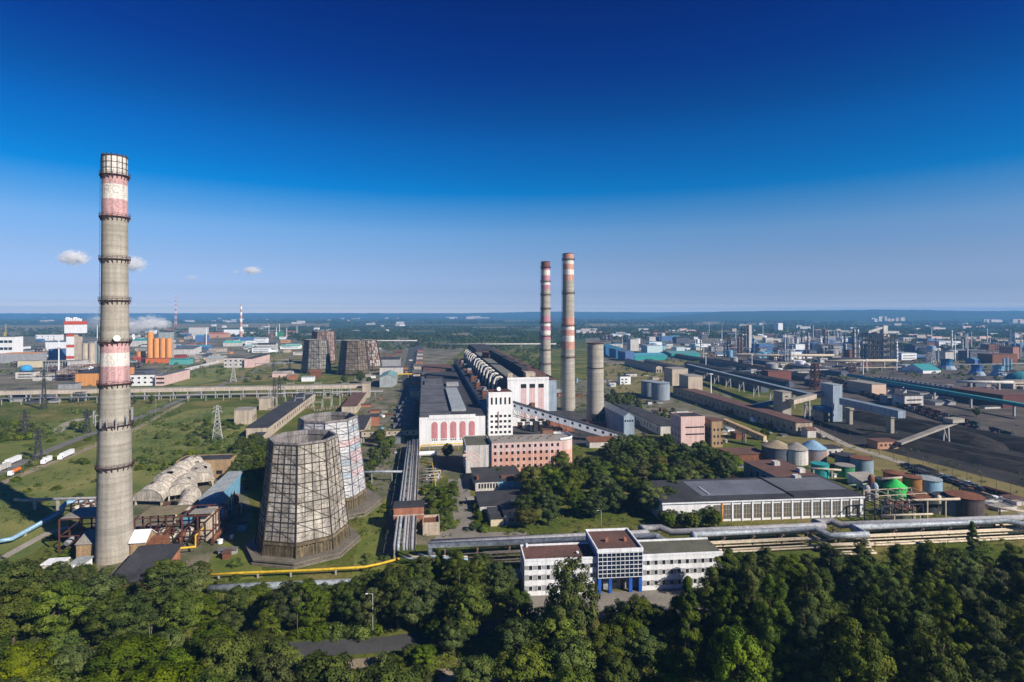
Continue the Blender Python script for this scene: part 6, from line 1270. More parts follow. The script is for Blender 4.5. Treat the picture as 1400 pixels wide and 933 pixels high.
# scattered smaller plant, by district
def scatter(n, box, zone, kinds, seed, group, smax=1.0):
    rng = random.Random(seed)
    pal = {'white': (trim_white, roof_pale), 'beige': (beige, roof_light), 'grey': (grey_wall, roof_grey), 'dark roofed': (off_white, roof_dark), 'brick': (red_brick, roof_brown), 'blue': (navy_wall, mat('blue_sheet', (0.10, 0.30, 0.42))), 'teal': (off_white, mat('sea_teal', (0.05, 0.30, 0.32))), 'orange': (orange_m, roof_light), 'slate': (mat('slate_render', (0.13, 0.14, 0.18)), roof_dark), 'rusty': (rust, roof_brown), 'mint': (trim_white, mat('mint_sheet', (0.10, 0.50, 0.38), (0.08, 0.4, 0.31)))}
    for _ in range(n):
        px = rng.uniform(box[0], box[2]); py = box[1] + (box[3] - box[1]) * rng.random() ** 1.15; k = rng.choice(kinds); s_ = rng.uniform(.6, 1.35) * smax
        if k == 'stack':
            xy = g(px, py); t = thing('vent_stack', 'thin pale stack ' + zone, 'stack', (xy[0], xy[1], 0), 0, group); h = rng.uniform(25, 60); MB().cyl(0, 0, 0, h, 1.1, .7, 8).build('shaft', trim_white if rng.random() < .5 else col_m[0], t); MB().lathe(0, 0, [(1, h * .8), (2, h * .8), (2, h * .8 + .6), (1, h * .8 + .6)], 8, smooth=False).build('platform', dark_steel, t)
        elif k == 'column':
            ci = rng.randrange(4); column(CN[ci] + ' column with platforms ' + zone, g(px, py), rng.uniform(18, 44) * s_, rng.uniform(1.2, 2.4), col_m[ci], 4, group)
        elif k == 'frame':
            ci = rng.randrange(3); unit(('dark', 'rust brown', 'pale')[ci] + ' process frame ' + zone, g(px, py), rng.uniform(16, 34) * s_, 14, rng.uniform(12, 28) * s_, (dark_steel, brown_steel, pale_steel)[ci], [col_m[rng.randrange(4)], col_m[0]], rng.uniform(-.1, .1), group, nx=3)
        elif k == 'tank':
            ci = rng.randrange(3); tank('storage_tank', ('white', 'grey', 'blue')[ci] + ' storage tank ' + zone, 'tank', g(px, py), rng.uniform(5, 10) * s_, rng.uniform(8, 13) * s_, (trim_white, grey_wall, sky_blue)[ci], n=14, group=group, rail=False)
        else:
            wl, rf = pal[k]; w, d, h = rng.uniform(12, 48) * s_, rng.uniform(12, 30) * s_, rng.choice((4, 5, 7, 9, 12, 15)) * s_; st = rng.choice(('flat', 'flat', 'gablex'))
            building('pitched_shed' if st == 'gablex' else 'works_hall' if w > 34 else 'works_block', k + (' pitched' if st == 'gablex' else ' flat') + (' hall ' if w > 34 else ' block ') + zone, 'building', g(px, py), w, d, h, wl, rf, st, rise=h * .3, group=group, wins=[('f', (w / 2, h * .62, 1, 1 if h < 9 else 2, 1, -h * .36, round(w * .8 / 6) * 6, 1.4))] if h >= 6 and w > 14 and rng.random() < .7 else ())
scatter(120, (965, 458, 1185, 492), 'in the refinery', ['column', 'column', 'stack', 'frame', 'frame', 'tank', 'slate', 'white', 'blue', 'grey', 'rusty'], 1, 'refinery plant')
scatter(64, (822, 458, 965, 480), 'behind the blue sheds', ['column', 'frame', 'white', 'blue', 'grey', 'slate', 'teal', 'tank', 'white'], 2, 'plant behind the blue sheds')
scatter(80, (1225, 470, 1405, 500), 'around the blue cooling towers', ['column', 'stack', 'frame', 'slate', 'white', 'dark roofed', 'grey', 'rusty', 'blue'], 3, 'plant around the blue cooling towers')
scatter(34, (985, 494, 1180, 512), 'beside the rail yard', ['slate', 'rusty', 'frame', 'beige', 'tank', 'dark roofed'], 4, 'sheds beside the rail yard', .8)
scatter(30, (1210, 528, 1400, 560), 'right of the rail yard', ['slate', 'dark roofed', 'grey', 'beige'], 5, 'sheds along the rail yard', .6)
scatter(70, (0, 462, 178, 522), 'in the chemical works at left', ['dark roofed', 'beige', 'grey', 'white', 'stack', 'frame', 'blue', 'brick', 'slate', 'teal'], 6, 'chemical works at left', .8)
scatter(96, (180, 455, 402, 486), 'in the works near the orange silos', ['white', 'beige', 'orange', 'blue', 'mint', 'grey', 'dark roofed', 'column', 'brick', 'teal', 'white'], 7, 'coloured works near the orange silos', .9)
scatter(30, (240, 484, 300, 498), 'in the sheds below the orange silos', ['grey', 'dark roofed', 'beige', 'slate'], 8, 'sheds below the orange silos', .5)
scatter(16, (0, 535, 130, 552), 'in the yard before the long conveyor', ['slate', 'rusty', 'grey', 'frame'], 9, 'yard before the long conveyor', .5)
scatter(14, (815, 495, 950, 560), 'on the dry field right of the short stack', ['beige', 'grey', 'white', 'dark roofed'], 10, 'sheds on the dry field', .32)
scatter(26, (488, 478, 560, 520), 'left of the plant street', ['beige', 'brick', 'rusty', 'white'], 12, 'sheds left of the plant street', .4)
scatter(10, (640, 600, 700, 640), 'in the yard by the pink offices', ['tank'], 13, 'x', .25) if False else None
scatter(10, (985, 560, 1080, 606), 'beside the very long low shed', ['beige', 'rusty', 'white'], 14, 'sheds beside the very long low shed', .3)
scatter(26, (180, 446, 560, 458), 'on the far left skyline', ['white', 'beige', 'dark roofed', 'brick', 'white'], 15, 'far plant on the left skyline', 1.1)
scatter(22, (835, 540, 1000, 606), 'behind the grove', ['beige', 'grey', 'white', 'rusty', 'dark roofed', 'tank'], 41, 'small sheds behind the grove', .22)
scatter(16, (490, 545, 535, 612), 'left of the plant street walkway', ['rusty', 'beige', 'brick', 'grey', 'tank'], 42, 'sheds by the plant street walkway', .2)
scatter(18, (1000, 585, 1200, 668), 'among the chemical tanks', ['rusty', 'grey', 'tank', 'white', 'frame'], 43, 'sheds among the chemical tanks', .18)
scatter(16, (1210, 655, 1390, 706), 'in the vat yard', ['rusty', 'tank', 'grey', 'frame', 'tank'], 44, 'small gear in the vat yard', .2)
scatter(14, (195, 690, 330, 770), 'in the shaded yard by the flue ducts', ['rusty', 'grey', 'tank', 'blue'], 45, 'small gear by the flue ducts', .14)
scatter(22, (640, 520, 860, 590), 'below the far chimneys', ['beige', 'rusty', 'grey', 'white', 'tank', 'brick'], 46, 'small sheds below the far chimneys', .25)
for k in range(30):
    left = k < 14; px, py = (lambda f: (20 + f * 240, 650 - f * 95) if left else (1090 + f * 300, 590 + f * 105))((k if left else k - 14) / 15)
    xy = g(px + 12, py - 3); t = thing('utility_pole', 'thin wooden utility pole beside the ' + ('meadow road' if left else 'coal yard track'), 'pole', (xy[0], xy[1], 0), .8, 'poles along the ' + ('meadow road' if left else 'coal yard track'))
    MB().tube([(0, 0, -.2), (0, 0, 9)], .16, 6, taper=.11).build('pole', bark, t); MB().bar((-1.1, 0, 8.4), (1.1, 0, 8.4), .14).build('cross_arm', bark, t)
def town(n, box, label, seed, group, w=(14, 50), h=(8, 22)):
    rng = random.Random(seed)
    for _ in range(n):
        px, py = rng.uniform(box[0], box[2]), rng.uniform(box[1], box[3]); k = rng.random()
        building('town_block', ('white ' if k < .5 else 'cream ' if k < .8 else 'pinkish ') + label, 'building', g(px, py), rng.uniform(*w), 20, rng.uniform(*h), (off_white if k < .5 else beige if k < .8 else pink_wall), roof_pale if k < .5 else roof_light, group=group)
town(60, (1000, 444, 1405, 470), 'block in the town among far trees on the right', 21, 'town blocks on the right', (20, 70), (8, 18))
town(16, (1190, 440.2, 1235, 440.8), 'tower block of the far estate below the hill', 22, 'far estate below the hill', (25, 40), (28, 62))
town(10, (1330, 441, 1400, 442.5), 'block at the far hill foot on the right', 23, 'blocks at the hill foot', (60, 160), (18, 40))
town(44, (0, 433.5, 560, 445), 'block in the far settlement on the left horizon', 24, 'far settlement on the left', (25, 80), (10, 24))
town(16, (600, 433, 700, 436.5), 'block of the distant estate straight ahead', 25, 'distant estate ahead', (90, 260), (20, 40))
town(14, (780, 452, 960, 460), 'store beyond the chimneys among far trees', 26, 'stores beyond the chimneys', (30, 80), (8, 14))

# ---------------------------------------------------------------- trees
def quads_mesh(name, C, N, size, tint, m, rng):
    """leaf sprays: one quad per centre C, facing N"""
    n = len(C); N = N / np.maximum(np.linalg.norm(N, axis=1, keepdims=True), 1e-6)
    T = rng.normal(size=(n, 3)); T -= N * np.sum(T * N, axis=1, keepdims=True); T /= np.maximum(np.linalg.norm(T, axis=1, keepdims=True), 1e-6)
    B = np.cross(N, T); s1 = (size * rng.uniform(.7, 1.3, n))[:, None] / 2; s2 = (size * rng.uniform(.4, .8, n))[:, None] / 2
    bend = N * (s1 * rng.uniform(-.35, .1, n)[:, None])
    V = np.stack([C - T * s1 + bend, C - B * s2, C + T * s1 + bend, C + B * s2], 1).reshape(-1, 3).astype(np.float32)
    me = bpy.data.meshes.new(name); me.vertices.add(4 * n); me.vertices.foreach_set('co', V.ravel())
    me.loops.add(4 * n); me.loops.foreach_set('vertex_index', np.arange(4 * n, dtype=np.int32)); me.polygons.add(n)
    me.polygons.foreach_set('loop_start', np.arange(0, 4 * n, 4, dtype=np.int32)); me.polygons.foreach_set('loop_total', np.full(n, 4, np.int32))
    a = me.attributes.new('tint', 'FLOAT', 'POINT'); a.data.foreach_set('value', np.repeat(tint, 4).astype(np.float32))
    me.materials.append(m); me.update(); me.validate(); return me
def sprays(blobs, per, leaf, rng, axis=True):
    Cs, Ns, Ts = [], [], []
    for (x, y, z, r) in blobs:
        k = max(6, int(per * r * r)); d = rng.normal(size=(k, 3)); d[:, 2] += .25; d /= np.linalg.norm(d, axis=1, keepdims=True)
        c = np.array([x, y, z]); rad = r * rng.uniform(.55, 1.08, k) ** .7
        p = c + d * rad[:, None] * np.array([1, 1, .85]); out = p - np.array([0, 0, z - r * .5]); out /= np.maximum(np.linalg.norm(out, axis=1, keepdims=True), 1e-6)
        Cs.append(p); Ns.append(d * 1.0 + out * .75 + rng.normal(size=(k, 3)) * .30); Ts.append(np.clip(rng.uniform(-.1, .85) + rng.uniform(-.25, .25, k), 0, 1))
    return np.concatenate(Cs), np.concatenate(Ns), np.concatenate(Ts)
def crown_blobs(kind, H, Rr, rng):
    out = []
    if kind == 'round':
        n = 105
        while len(out) < n:
            u = rng.uniform(-1, 1, 3); q = np.linalg.norm(u)
            if q > 1 or q < .45: continue
            k = 1.0 if u[2] > -.3 else .85
            out.append((u[0] * Rr * k, u[1] * Rr * k, H * .58 + u[2] * H * .40, rng.uniform(.11, .24) * Rr * 1.25))
    elif kind == 'lobed':
        lobes = [(rng.uniform(-.55, .55) * Rr, rng.uniform(-.55, .55) * Rr, rng.uniform(.72, 1.0) * H, rng.uniform(.34, .5) * Rr) for _ in range(6)]; lobes[0] = (0, 0, H, .5 * Rr)
        for lx, ly, top, lr in lobes:
            for _ in range(19):
                t = rng.uniform(.16, 1.0); a = rng.uniform(0, 6.28); w = lr * (math.sin(min(1, (1.03 - t) * 2.2) * 1.57)) * rng.uniform(.5, 1.0)
                out.append((lx + w * math.cos(a), ly + w * math.sin(a), top * t - .3, rng.uniform(.16, .26) * Rr))
    elif kind == 'poplar':
        for _ in range(72):
            t = rng.uniform(.10, 1.0); a = rng.uniform(0, 6.28); w = Rr * min(1, (1.02 - t) * 2.6) * min(1, .45 + t * 1.6) * rng.uniform(.4, .85)
            out.append((w * math.cos(a), w * math.sin(a), H * t - .3, Rr * rng.uniform(.25, .42)))
    elif kind == 'tall':
        for i in range(8):
            a0 = i * .9 + rng.uniform(-.3, .3); q = 0 if i == 0 else Rr * rng.uniform(.35, .68); top = H * (1 if i == 0 else rng.uniform(.74, .97)); lr = Rr * rng.uniform(.36, .50)
            for _ in range(34):
                t = rng.uniform(.10, 1.0); a = rng.uniform(0, 6.28); w = lr * math.sin(min(1, (1.04 - t) * 2.7) * 1.57) * rng.uniform(.45, 1.0); s_ = 1 if t < .5 else 1 - .25 * (t - .5)
                out.append((q * s_ * math.cos(a0) + w * math.cos(a), q * s_ * math.sin(a0) + w * math.sin(a), top * t - .3, Rr * rng.uniform(.12, .21)))
    elif kind == 'bush':
        for _ in range(26):
            u = rng.uniform(-1, 1, 3); out.append((u[0] * Rr * .75, u[1] * Rr * .75, H * (.12 + .62 * abs(u[2])) * (1.1 - .4 * (u[0] ** 2 + u[1] ** 2)), rng.uniform(.26, .42) * Rr))
    return out
def make_tree(name, kind, H, Rr, m, seed, leaf=.44, per=120.0, wood=None):
    rng = np.random.default_rng(seed); bl = crown_blobs(kind, H, Rr, rng); C, N, T = sprays(bl, per, leaf, rng)
    root = link(name, None); wood = wood or bark
    if kind != 'bush':
        b = MB(); b.tube([(0, 0, -.4), (.1, 0, H * .18), (-.15, .1, H * .45), (.05, -.05, H * .78)], H * .020 + .08, 8, taper=.07)
        for i in range(11):
            q = bl[(i * 7) % len(bl)]; z0 = H * rng.uniform(.2, .55); b.tube([(0, 0, z0), (q[0] * .5, q[1] * .5, (z0 + q[2]) / 2 + .3), (q[0], q[1], q[2])], H * .008 + .03, 5, taper=.03)
        b.build('trunk', wood, root)
    link('crown' if kind != 'bush' else 'foliage', quads_mesh('crown', C, N, leaf, T, m, rng), root); return root
PROTO = {}
def proto(key, *a, **k): PROTO[key] = [make_tree(*a, **k), False, a[2]]
for s_ in range(3):
    proto('mid%d' % s_, 'broadleaf_tree', 'round', 14, 4.3 + .4 * s_, leaf_mid, 40 + s_)
    proto('dark%d' % s_, 'broadleaf_tree', 'round', 14, 3.9 + .5 * s_, leaf_dark, 50 + s_)
    proto('lobed%d' % s_, 'poplar_tree', 'lobed', 22, 5.0 + .4 * s_, leaf_dark if s_ != 1 else leaf_mid, 60 + s_, leaf=.46, per=125)
for s_ in range(3): proto('tall%d' % s_, 'poplar_tree', 'tall', 30, 7.0, leaf_dark if s_ != 2 else leaf_mid, 160 + s_, leaf=.42, per=120)
for s_ in range(2):
    proto('bright%d' % s_, 'broadleaf_tree', 'round', 11, 4.6, leaf_bright, 70 + s_)
    proto('olive%d' % s_, 'broadleaf_tree', 'round', 12, 4.4, leaf_olive, 75 + s_)
    proto('poplar%d' % s_, 'poplar_tree', 'poplar', 24, 3.4, leaf_dark if s_ else leaf_mid, 80 + s_, leaf=.6)
    proto('bush%d' % s_, 'bush', 'bush', 3.2, 2.4, leaf_mid if s_ else leaf_bright, 85 + s_, leaf=.45, per=80)
proto('yellow', 'young_tree', 'poplar', 9, 2.2, leaf_yellow, 90, leaf=.5)
TONE = {'mid': 'mid green', 'dark': 'dark green', 'lobed': 'deep green lobed', 'tall': 'great dark green', 'bright': 'yellow green', 'olive': 'dull olive', 'poplar': 'columnar green', 'bush': 'low green', 'yellow': 'yellowing young'}
LM = [(157, 763, 'the big chimney'), (60, 640, 'the trucks'), (412, 760, 'the nearest cooling tower'), (297, 600, 'the white pylon'), (350, 590, 'the long beige block'), (557, 700, 'the plant street pipes'), (512, 872, 'the foreground road'), (740, 800, 'the office left wing'), (850, 812, 'the glazed office block'), (925, 808, 'the office right wing'), (1000, 712, 'the white hall'), (1138, 722, 'the right pipe loop'), (1300, 715, 'the vat yard'), (700, 650, 'the pink office wing'), (810, 610, 'the coal conveyor'), (945, 600, 'the pink block'), (1055, 590, 'the very long low shed'), (90, 497, 'the red banded tower'), (620, 600, 'the turbine hall'), (480, 500, 'the far cooling towers'), (1390, 800, 'the right edge'), (10, 860, 'the lower left corner'), (1010, 910, 'the lower right'), (330, 860, 'the lower left clearing')]
LMW = [(g(a, b), n) for a, b, n in LM]
def place_tree(key, xy, h, zone, label=None, k=1.0, rz=None, name=None):
    kind = key.rstrip('0123456789'); p = PROTO[key]; s_ = h / p[2]; sx = s_ ** .75 * random.uniform(.88, 1.12) * k
    d = [(math.hypot(xy[0] - q[0], xy[1] - q[1]), n, q) for q, n in LMW]; d.sort(); _, n, q = d[0]
    a, b = pix(*xy), pix(*q); rel = ('left of ' if a[0] < b[0] else 'right of ') if abs(a[0] - b[0]) > 1.4 * abs(a[1] - b[1]) else ('behind ' if a[1] < b[1] else 'in front of ')
    hw = 'tall ' if h > 1.2 * p[2] or h > 17 else 'short ' if h < .75 * p[2] else ''
    lab = label or (hw + TONE[kind] + (' bush ' if kind == 'bush' else ' tree ') + zone + ' ' + rel + n)
    if len(lab.split()) > 11 and not label: lab = hw + TONE[kind] + ' tree ' + rel + n
    cat = 'bush' if kind == 'bush' else 'tree'; o = p[0]
    rz = random.uniform(0, 6.28) if rz is None else rz
    if not p[1]:
        p[1] = True; o.location = (xy[0], xy[1], 0); o.rotation_euler = (0, 0, rz); o.scale = (sx, sx, s_); tag(o, lab, cat, zone and 'trees ' + zone)
    else: o = copy_tree(o, (xy[0], xy[1], 0), rz, (sx, sx, s_), lab, cat, 'trees ' + zone)
    return o
TOPX = [0, 60, 112, 120, 150, 156, 210, 216, 272, 280, 330, 380, 490, 515, 555, 562, 592, 600, 688, 694, 740, 746, 812, 818, 925, 930, 955, 962, 1055, 1062, 1110, 1120, 1235, 1330, 1400, 1500]
TOPY = [760, 768, 776, 762, 764, 806, 804, 766, 768, 808, 806, 796, 788, 774, 766, 752, 752, 742, 744, 805, 806, 798, 798, 816, 816, 806, 804, 752, 748, 722, 722, 738, 742, 748, 742, 742]
placed = []
def free(x, y, dmin):
    return all((x - a) ** 2 + (y - b) ** 2 > dmin * dmin for a, b in placed)
rng = random.Random(21); nfg = 0
for row, (py, step) in enumerate(((806, 37), (826, 43), (850, 49), (878, 54), (912, 60), (956, 68), (1015, 78), (1095, 92))):
    px = -40 + rng.uniform(0, 20)
    while px < 1450:
        x_ = px + rng.uniform(-6, 6); b_ = py + rng.uniform(-9, 9); px += step * rng.uniform(.8, 1.25)
        if 690 < x_ < 965 and b_ < 852: continue
        if 395 < x_ < 610 and 846 < b_ < 900: continue
        if 840 < x_ < 900 and b_ < 862: continue
        if 140 < x_ < 218 and b_ < 826: continue
        if 90 < x_ < 130 and b_ < 800: continue
        if 300 < x_ < 500 and b_ < 812: continue
        if 942 < x_ < 956 + (b_ - 806) * .22: continue
        if 570 < x_ < 700 and 905 < b_ < 940: continue
        xy = g(x_, b_)
        top = float(np.interp(x_, TOPX, TOPY)) + rng.uniform(-3, 6) + (rng.uniform(0, 34) if rng.random() < .5 else 0) + max(0, (b_ - 850) * .10)
        if 405 < x_ < 575 and b_ > 898: top = max(top, 893 + rng.uniform(0, 25))
        if 575 < x_ < 690 and b_ > 938: top = max(top, 900)
        if x_ < 480 and b_ > 900: top = max(top, 862 + rng.uniform(-12, 30))
        if 480 < x_ < 960 and b_ > 940: top = max(top, 880 + rng.uniform(-10, 25))
        if 690 < x_ < 790 and b_ > 850: top = max(top, 835 + rng.uniform(-14, 25))
        if 800 < x_ < 930: top = max(top, 822 + rng.uniform(0, 20))
        hmax = (b_ - top) * S(b_)
        if hmax < 3.2: continue
        right = x_ > 955
        if right and b_ > 842: continue
        h = min(hmax, rng.uniform(15, 24) if right else rng.uniform(11, 19))
        if not free(xy[0], xy[1], 5.6 if not right else 6.6): continue
        if h < 5: key = 'bush%d' % rng.randrange(2)
        elif right and h > 14: key = 'lobed%d' % rng.randrange(3) if rng.random() < .7 else 'mid%d' % rng.randrange(3)
        elif b_ > 890 and x_ < 1000: key = rng.choice(['bright0', 'bright1', 'dark1', 'mid0', 'mid1', 'dark2'])
        elif 560 < x_ < 700: key = rng.choice(['lobed0', 'lobed1', 'mid1', 'dark0']) if h > 12 else rng.choice(['mid0', 'mid2', 'dark1'])
        else: key = rng.choice(['dark0', 'dark1', 'dark2', 'mid0', 'mid1', 'mid2', 'mid1', 'bright0', 'olive0'])
        placed.append(xy); place_tree(key, xy, h, 'in the front wood', k=rng.uniform(1.2, 1.6) if not right else rng.uniform(1.25, 1.6)); nfg += 1
for px in list(range(366, 600, 24)) + list(range(378, 505, 21)) + list(range(520, 606, 24)):
    b_ = 834 + rng.uniform(-6, 6) if px % 24 == 6 else 860 + rng.uniform(-5, 4); top = 792 if px < 490 else 775; xy = g(px, b_)
    if free(xy[0], xy[1], 4): placed.append(xy); place_tree(rng.choice(['dark0', 'dark1', 'mid1', 'dark2']), xy, (b_ - top) * S(b_) * rng.uniform(.72, 1.0), 'in the front wood', k=1.2)
for px, b_, top, key in ((704, 850, 806, 'mid1'), (720, 872, 826, 'dark0'), (845, 868, 822, 'dark1'), (872, 880, 816, 'dark0'), (898, 872, 828, 'dark2'), (858, 905, 840, 'mid0')):
    xy = g(px, b_); placed.append(xy); place_tree(key, xy, (b_ - top) * S(b_), 'in the front wood', k=1.2)
for px, b_, top, key in ((982, 892, 764, 'tall0'), (1026, 906, 757, 'tall1'), (1074, 898, 760, 'tall2'), (1112, 915, 772, 'tall0'), (1000, 930, 790, 'tall2'), (1052, 945, 786, 'tall0'), (1104, 958, 812, 'tall1'),
    (1176, 890, 782, 'tall1'), (1220, 900, 776, 'tall0'), (1266, 893, 780, 'tall2'), (1312, 902, 774, 'tall1'), (1350, 893, 786, 'tall0'), (1196, 935, 800, 'tall0'), (1246, 948, 806, 'tall1'), (1300, 940, 798, 'tall2'), (1346, 950, 806, 'tall1'), (1404, 905, 770, 'tall0'), (1440, 930, 765, 'tall1'), (1396, 960, 812, 'tall2'), (1168, 985, 850, 'mid1'), (1010, 1000, 856, 'mid0'), (1280, 1000, 860, 'dark1')):
    xy = g(px, b_); placed.append(xy); place_tree(key, xy, (b_ - top) * S(b_), 'in the front wood', k=rng.uniform(.95, 1.12))
for px in range(404, 520, 13):
    b_ = 868 + rng.uniform(-3, 3); xy = g(px, b_); place_tree('bush%d' % rng.randrange(2), xy, rng.uniform(2.2, 4.2), 'in the front wood', k=1.4)
for px, b_, h in ((560, 905, 5), (580, 912, 6), (540, 918, 4), (600, 880, 7), (618, 896, 9), (585, 866, 8)):
    xy = g(px, b_); place_tree('mid%d' % rng.randrange(3), xy, h, 'in the front wood', k=1.2)
# trees that can be told apart in the front wood
hero = [('dark1', 782, 908, 30, 'big dense dark tree standing before the office left wing', .92), ('poplar1', 941, 925, 27, 'slim dark columnar poplar before the office right wing', 1.0), ('poplar1', 600, 812, 16, 'slender dark poplar at the corner of the silver pipeline', .85), ('poplar1', 1329, 760, 14, 'cypress like dark tree standing against the cream pipes', 1.0), ('yellow', 706, 880, 11, 'yellowing young tree left of the big dense dark tree', 1.0), ('yellow', 765, 925, 7, 'yellow bush at the foot of the big dense dark tree', 1.4), ('yellow', 810, 915, 16, 'yellow green young tree touching the big poplar on its right', .9), ('bright1', 1098, 925, 9, 'yellow green tree glowing among the dark poplars at right', .8), ('olive0', 277, 803, 8.5, 'olive bushy tree on the lawn right of the big chimney', 1.0)]
for key, px, py, h, lab, k in hero: placed.append(g(px, py)); place_tree(key, g(px, py), h, 'in the front wood', lab, k)
def bare(label, px, py, h, n, seed, spread=.22):
    rng = random.Random(seed); xy = g(px, py); t = thing('bare_tree', label, 'tree', (xy[0], xy[1], 0)); b = MB()
    b.tube([(0, 0, -.3), (0, 0, h * .2)], .3, 7, taper=.22)
    for i in range(n):
        a = rng.uniform(0, 6.28); r = h * spread * rng.uniform(.3, 1); z = h * rng.uniform(.6, 1)
        p = [(0, 0, h * .12), (r * .35 * math.cos(a), r * .35 * math.sin(a), z * .5), (r * math.cos(a + .2), r * math.sin(a + .2), z)]; b.tube(p, .15, 5, taper=.03)
        for j in range(3):
            q = Vector(p[1]).lerp(Vector(p[2]), .2 + .25 * j); b.tube([q, q + Vector((rng.uniform(-1, 1), rng.uniform(-1, 1), rng.uniform(.8, 2)))], .05, 4, taper=.02)
    b.build('trunk', bare_wood, t)
bare('bare pale forked tree with upright dead limbs below the big dense dark tree', 790, 922, 16, 16, 1); bare('bare leaning dead tree left of the pale forked one', 765, 905, 13, 7, 2)
for k, (px, py, h) in enumerate(((163, 868, 9), (185, 885, 11), (205, 885, 11), (141, 885, 8))): bare(('pale bare stem below the brick gate house, farther left', 'pale tall bare trunk below the brick gate house, second from right', 'pale tall bare trunk below the brick gate house, rightmost', 'thin bare stem leftmost below the brick gate house')[k], px, py, h, 4, 10 + k, .1)
bare('grey leafless tree beside the slender poplar at the pipeline corner', 588, 800, 10, 14, 8)
# the grove behind the pipeline
def inside(x, y, P):
    c = False
    for i in range(len(P)):
        (x1, y1), (x2, y2) = P[i], P[i - 1]
        if (y1 > y) != (y2 > y) and x < (x2 - x1) * (y - y1) / (y2 - y1) + x1: c = not c
    return c
def grove(P, step, hh, keys, zone, seed, dmin, limit=999, k=1.1):
    W = [g(*p) for p in P]; rng = random.Random(seed); n = 0
    xs, ys = [p[0] for p in W], [p[1] for p in W]; y = min(ys)
    while y < max(ys):
        x = min(xs)
        while x < max(xs):
            a, b = x + rng.uniform(-.35, .35) * step, y + rng.uniform(-.35, .35) * step; x += step
            if n < limit and inside(a, b, W) and free(a, b, dmin): placed.append((a, b)); place_tree(rng.choice(keys), (a, b), rng.uniform(*hh), zone, k=k); n += 1
        y += step
    return n
n1 = grove([(716, 724), (770, 722), (905, 712), (925, 700), (1012, 664), (1000, 640), (930, 622), (852, 612), (800, 640), (722, 668)], 12.6, (10, 16.5), ['dark0', 'dark1', 'dark2', 'mid0', 'mid1', 'mid2', 'dark1', 'dark0', 'olive1'], 'in the grove', 5, 7.5, k=1.35)
n2 = grove([(908, 727), (980, 724), (980, 716), (908, 719)], 3.6, (6.5, 9.5), ['dark1', 'mid0'], 'before the white hall', 6, 3.2)
n3 = grove([(314, 660), (352, 678), (366, 640), (356, 606), (326, 618)], 7, (7, 12), ['dark0', 'mid1', 'bright0', 'dark2'], 'left of the cooling towers', 7, 4.2, k=1.25)
n4 = grove([(-30, 606), (55, 603), (75, 587), (-20, 578)], 8, (4, 7), ['bush1', 'bush0', 'bush1'], 'in the hedge left of the road', 8, 5.5, k=1.3)
n5 = grove([(496, 668), (514, 648), (540, 612), (520, 606), (505, 640)], 7.5, (7, 12), ['dark1', 'poplar1', 'mid0'], 'by the plant street path', 9, 5)
n6 = grove([(592, 730), (626, 722), (622, 668), (578, 668)], 5.2, (2.6, 5.0), ['bush1', 'bush0', 'mid0'], 'beside the brick pipe portal', 10, 3.4, k=1.3)
n9 = grove([(648, 728), (664, 728), (656, 690), (648, 690)], 4.5, (2, 3.4), ['bush1', 'bush0'], 'along the plant road', 14, 3, k=1.4) + grove([(492, 700), (505, 676), (516, 652), (500, 652)], 6, (2, 4), ['bush0', 'bush1'], 'by the patched cooling tower', 15, 3.5, k=1.3) + grove([(655, 660), (700, 660), (700, 640), (655, 645)], 7, (4, 7), ['mid1', 'dark0'], 'by the pink office wing', 16, 5)
n7 = grove([(826, 566), (876, 574), (880, 552), (830, 540)], 11, (7, 11), ['dark0', 'mid1'], 'right of the short stack', 12, 8)
n8 = grove([(893, 572), (950, 585), (940, 566), (905, 560)], 11, (4, 7), ['bush1', 'bright0', 'mid2'], 'behind the pink block', 13, 8)
for key, px, py, h, lab in (('olive1', 612, 628, 11, 'lone round tree before the white front of the turbine hall'), ('mid0', 100, 588, 8, 'dark round bushy tree nearest the dirt side road, left one'), ('dark1', 113, 592, 9, 'larger dark round tree by the dirt side road'), ('mid2', 120, 572, 8, 'round tree behind the larger one by the dirt side road'), ('dark0', 184, 553, 9, 'tree just right of the big chimney beyond the road'), ('mid1', 208, 552, 9, 'round tree by the silver roofed sheds beyond the road'), ('dark2', 492, 524, 18, 'dark upright tree before the far brown cooling tower'), ('bright0', 471, 524, 10, 'bright green tree before the far brown cooling tower'), ('mid1', 505, 528, 12, 'tree between the far cooling towers and the teal hall'), ('mid1', 1030, 600, 8, 'bright bush left of the pair by the very long low shed'), ('bright0', 1046, 602, 9, 'bright tree right of the pair by the very long low shed'), ('dark1', 1335, 570, 9, 'dark tree left of the pale house by the rail yard'), ('mid2', 648, 726, 4, 'bush at the foot of the service block'), ('mid0', 655, 712, 4.5, 'bush behind the lean to by the service block'), ('mid1', 650, 700, 4, 'small tree beside the flat canopy of the service block'), ('dark0', 858, 521, 9, 'dark tree behind the small white house')):
    place_tree(key, g(px, py), h, 'standing alone', lab)
rng = random.Random(77)
for box, n, hh in (((188, 575, 330, 645), 70, (1.8, 5)), ((20, 655, 130, 690), 12, (1.5, 3)), ((60, 735, 150, 790), 12, (1.5, 3)), ((190, 770, 330, 800), 14, (1.5, 3.5)), ((480, 690, 530, 790), 10, (1.2, 2.4)), ((270, 560, 335, 600), 8, (2, 4.5)), ((255, 575, 330, 640), 22, (2.5, 6)), ((-20, 560, 120, 640), 24, (1.6, 4.5)), ((225, 495, 400, 525), 18, (3, 7))):
    for _ in range(n):
        x, y = g(rng.uniform(box[0], box[2]), rng.uniform(box[1], box[3]))
        if free(x, y, 5): placed.append((x, y)); place_tree('bush%d' % rng.randrange(2), (x, y), rng.uniform(*hh), 'on the left meadow', k=1.2)
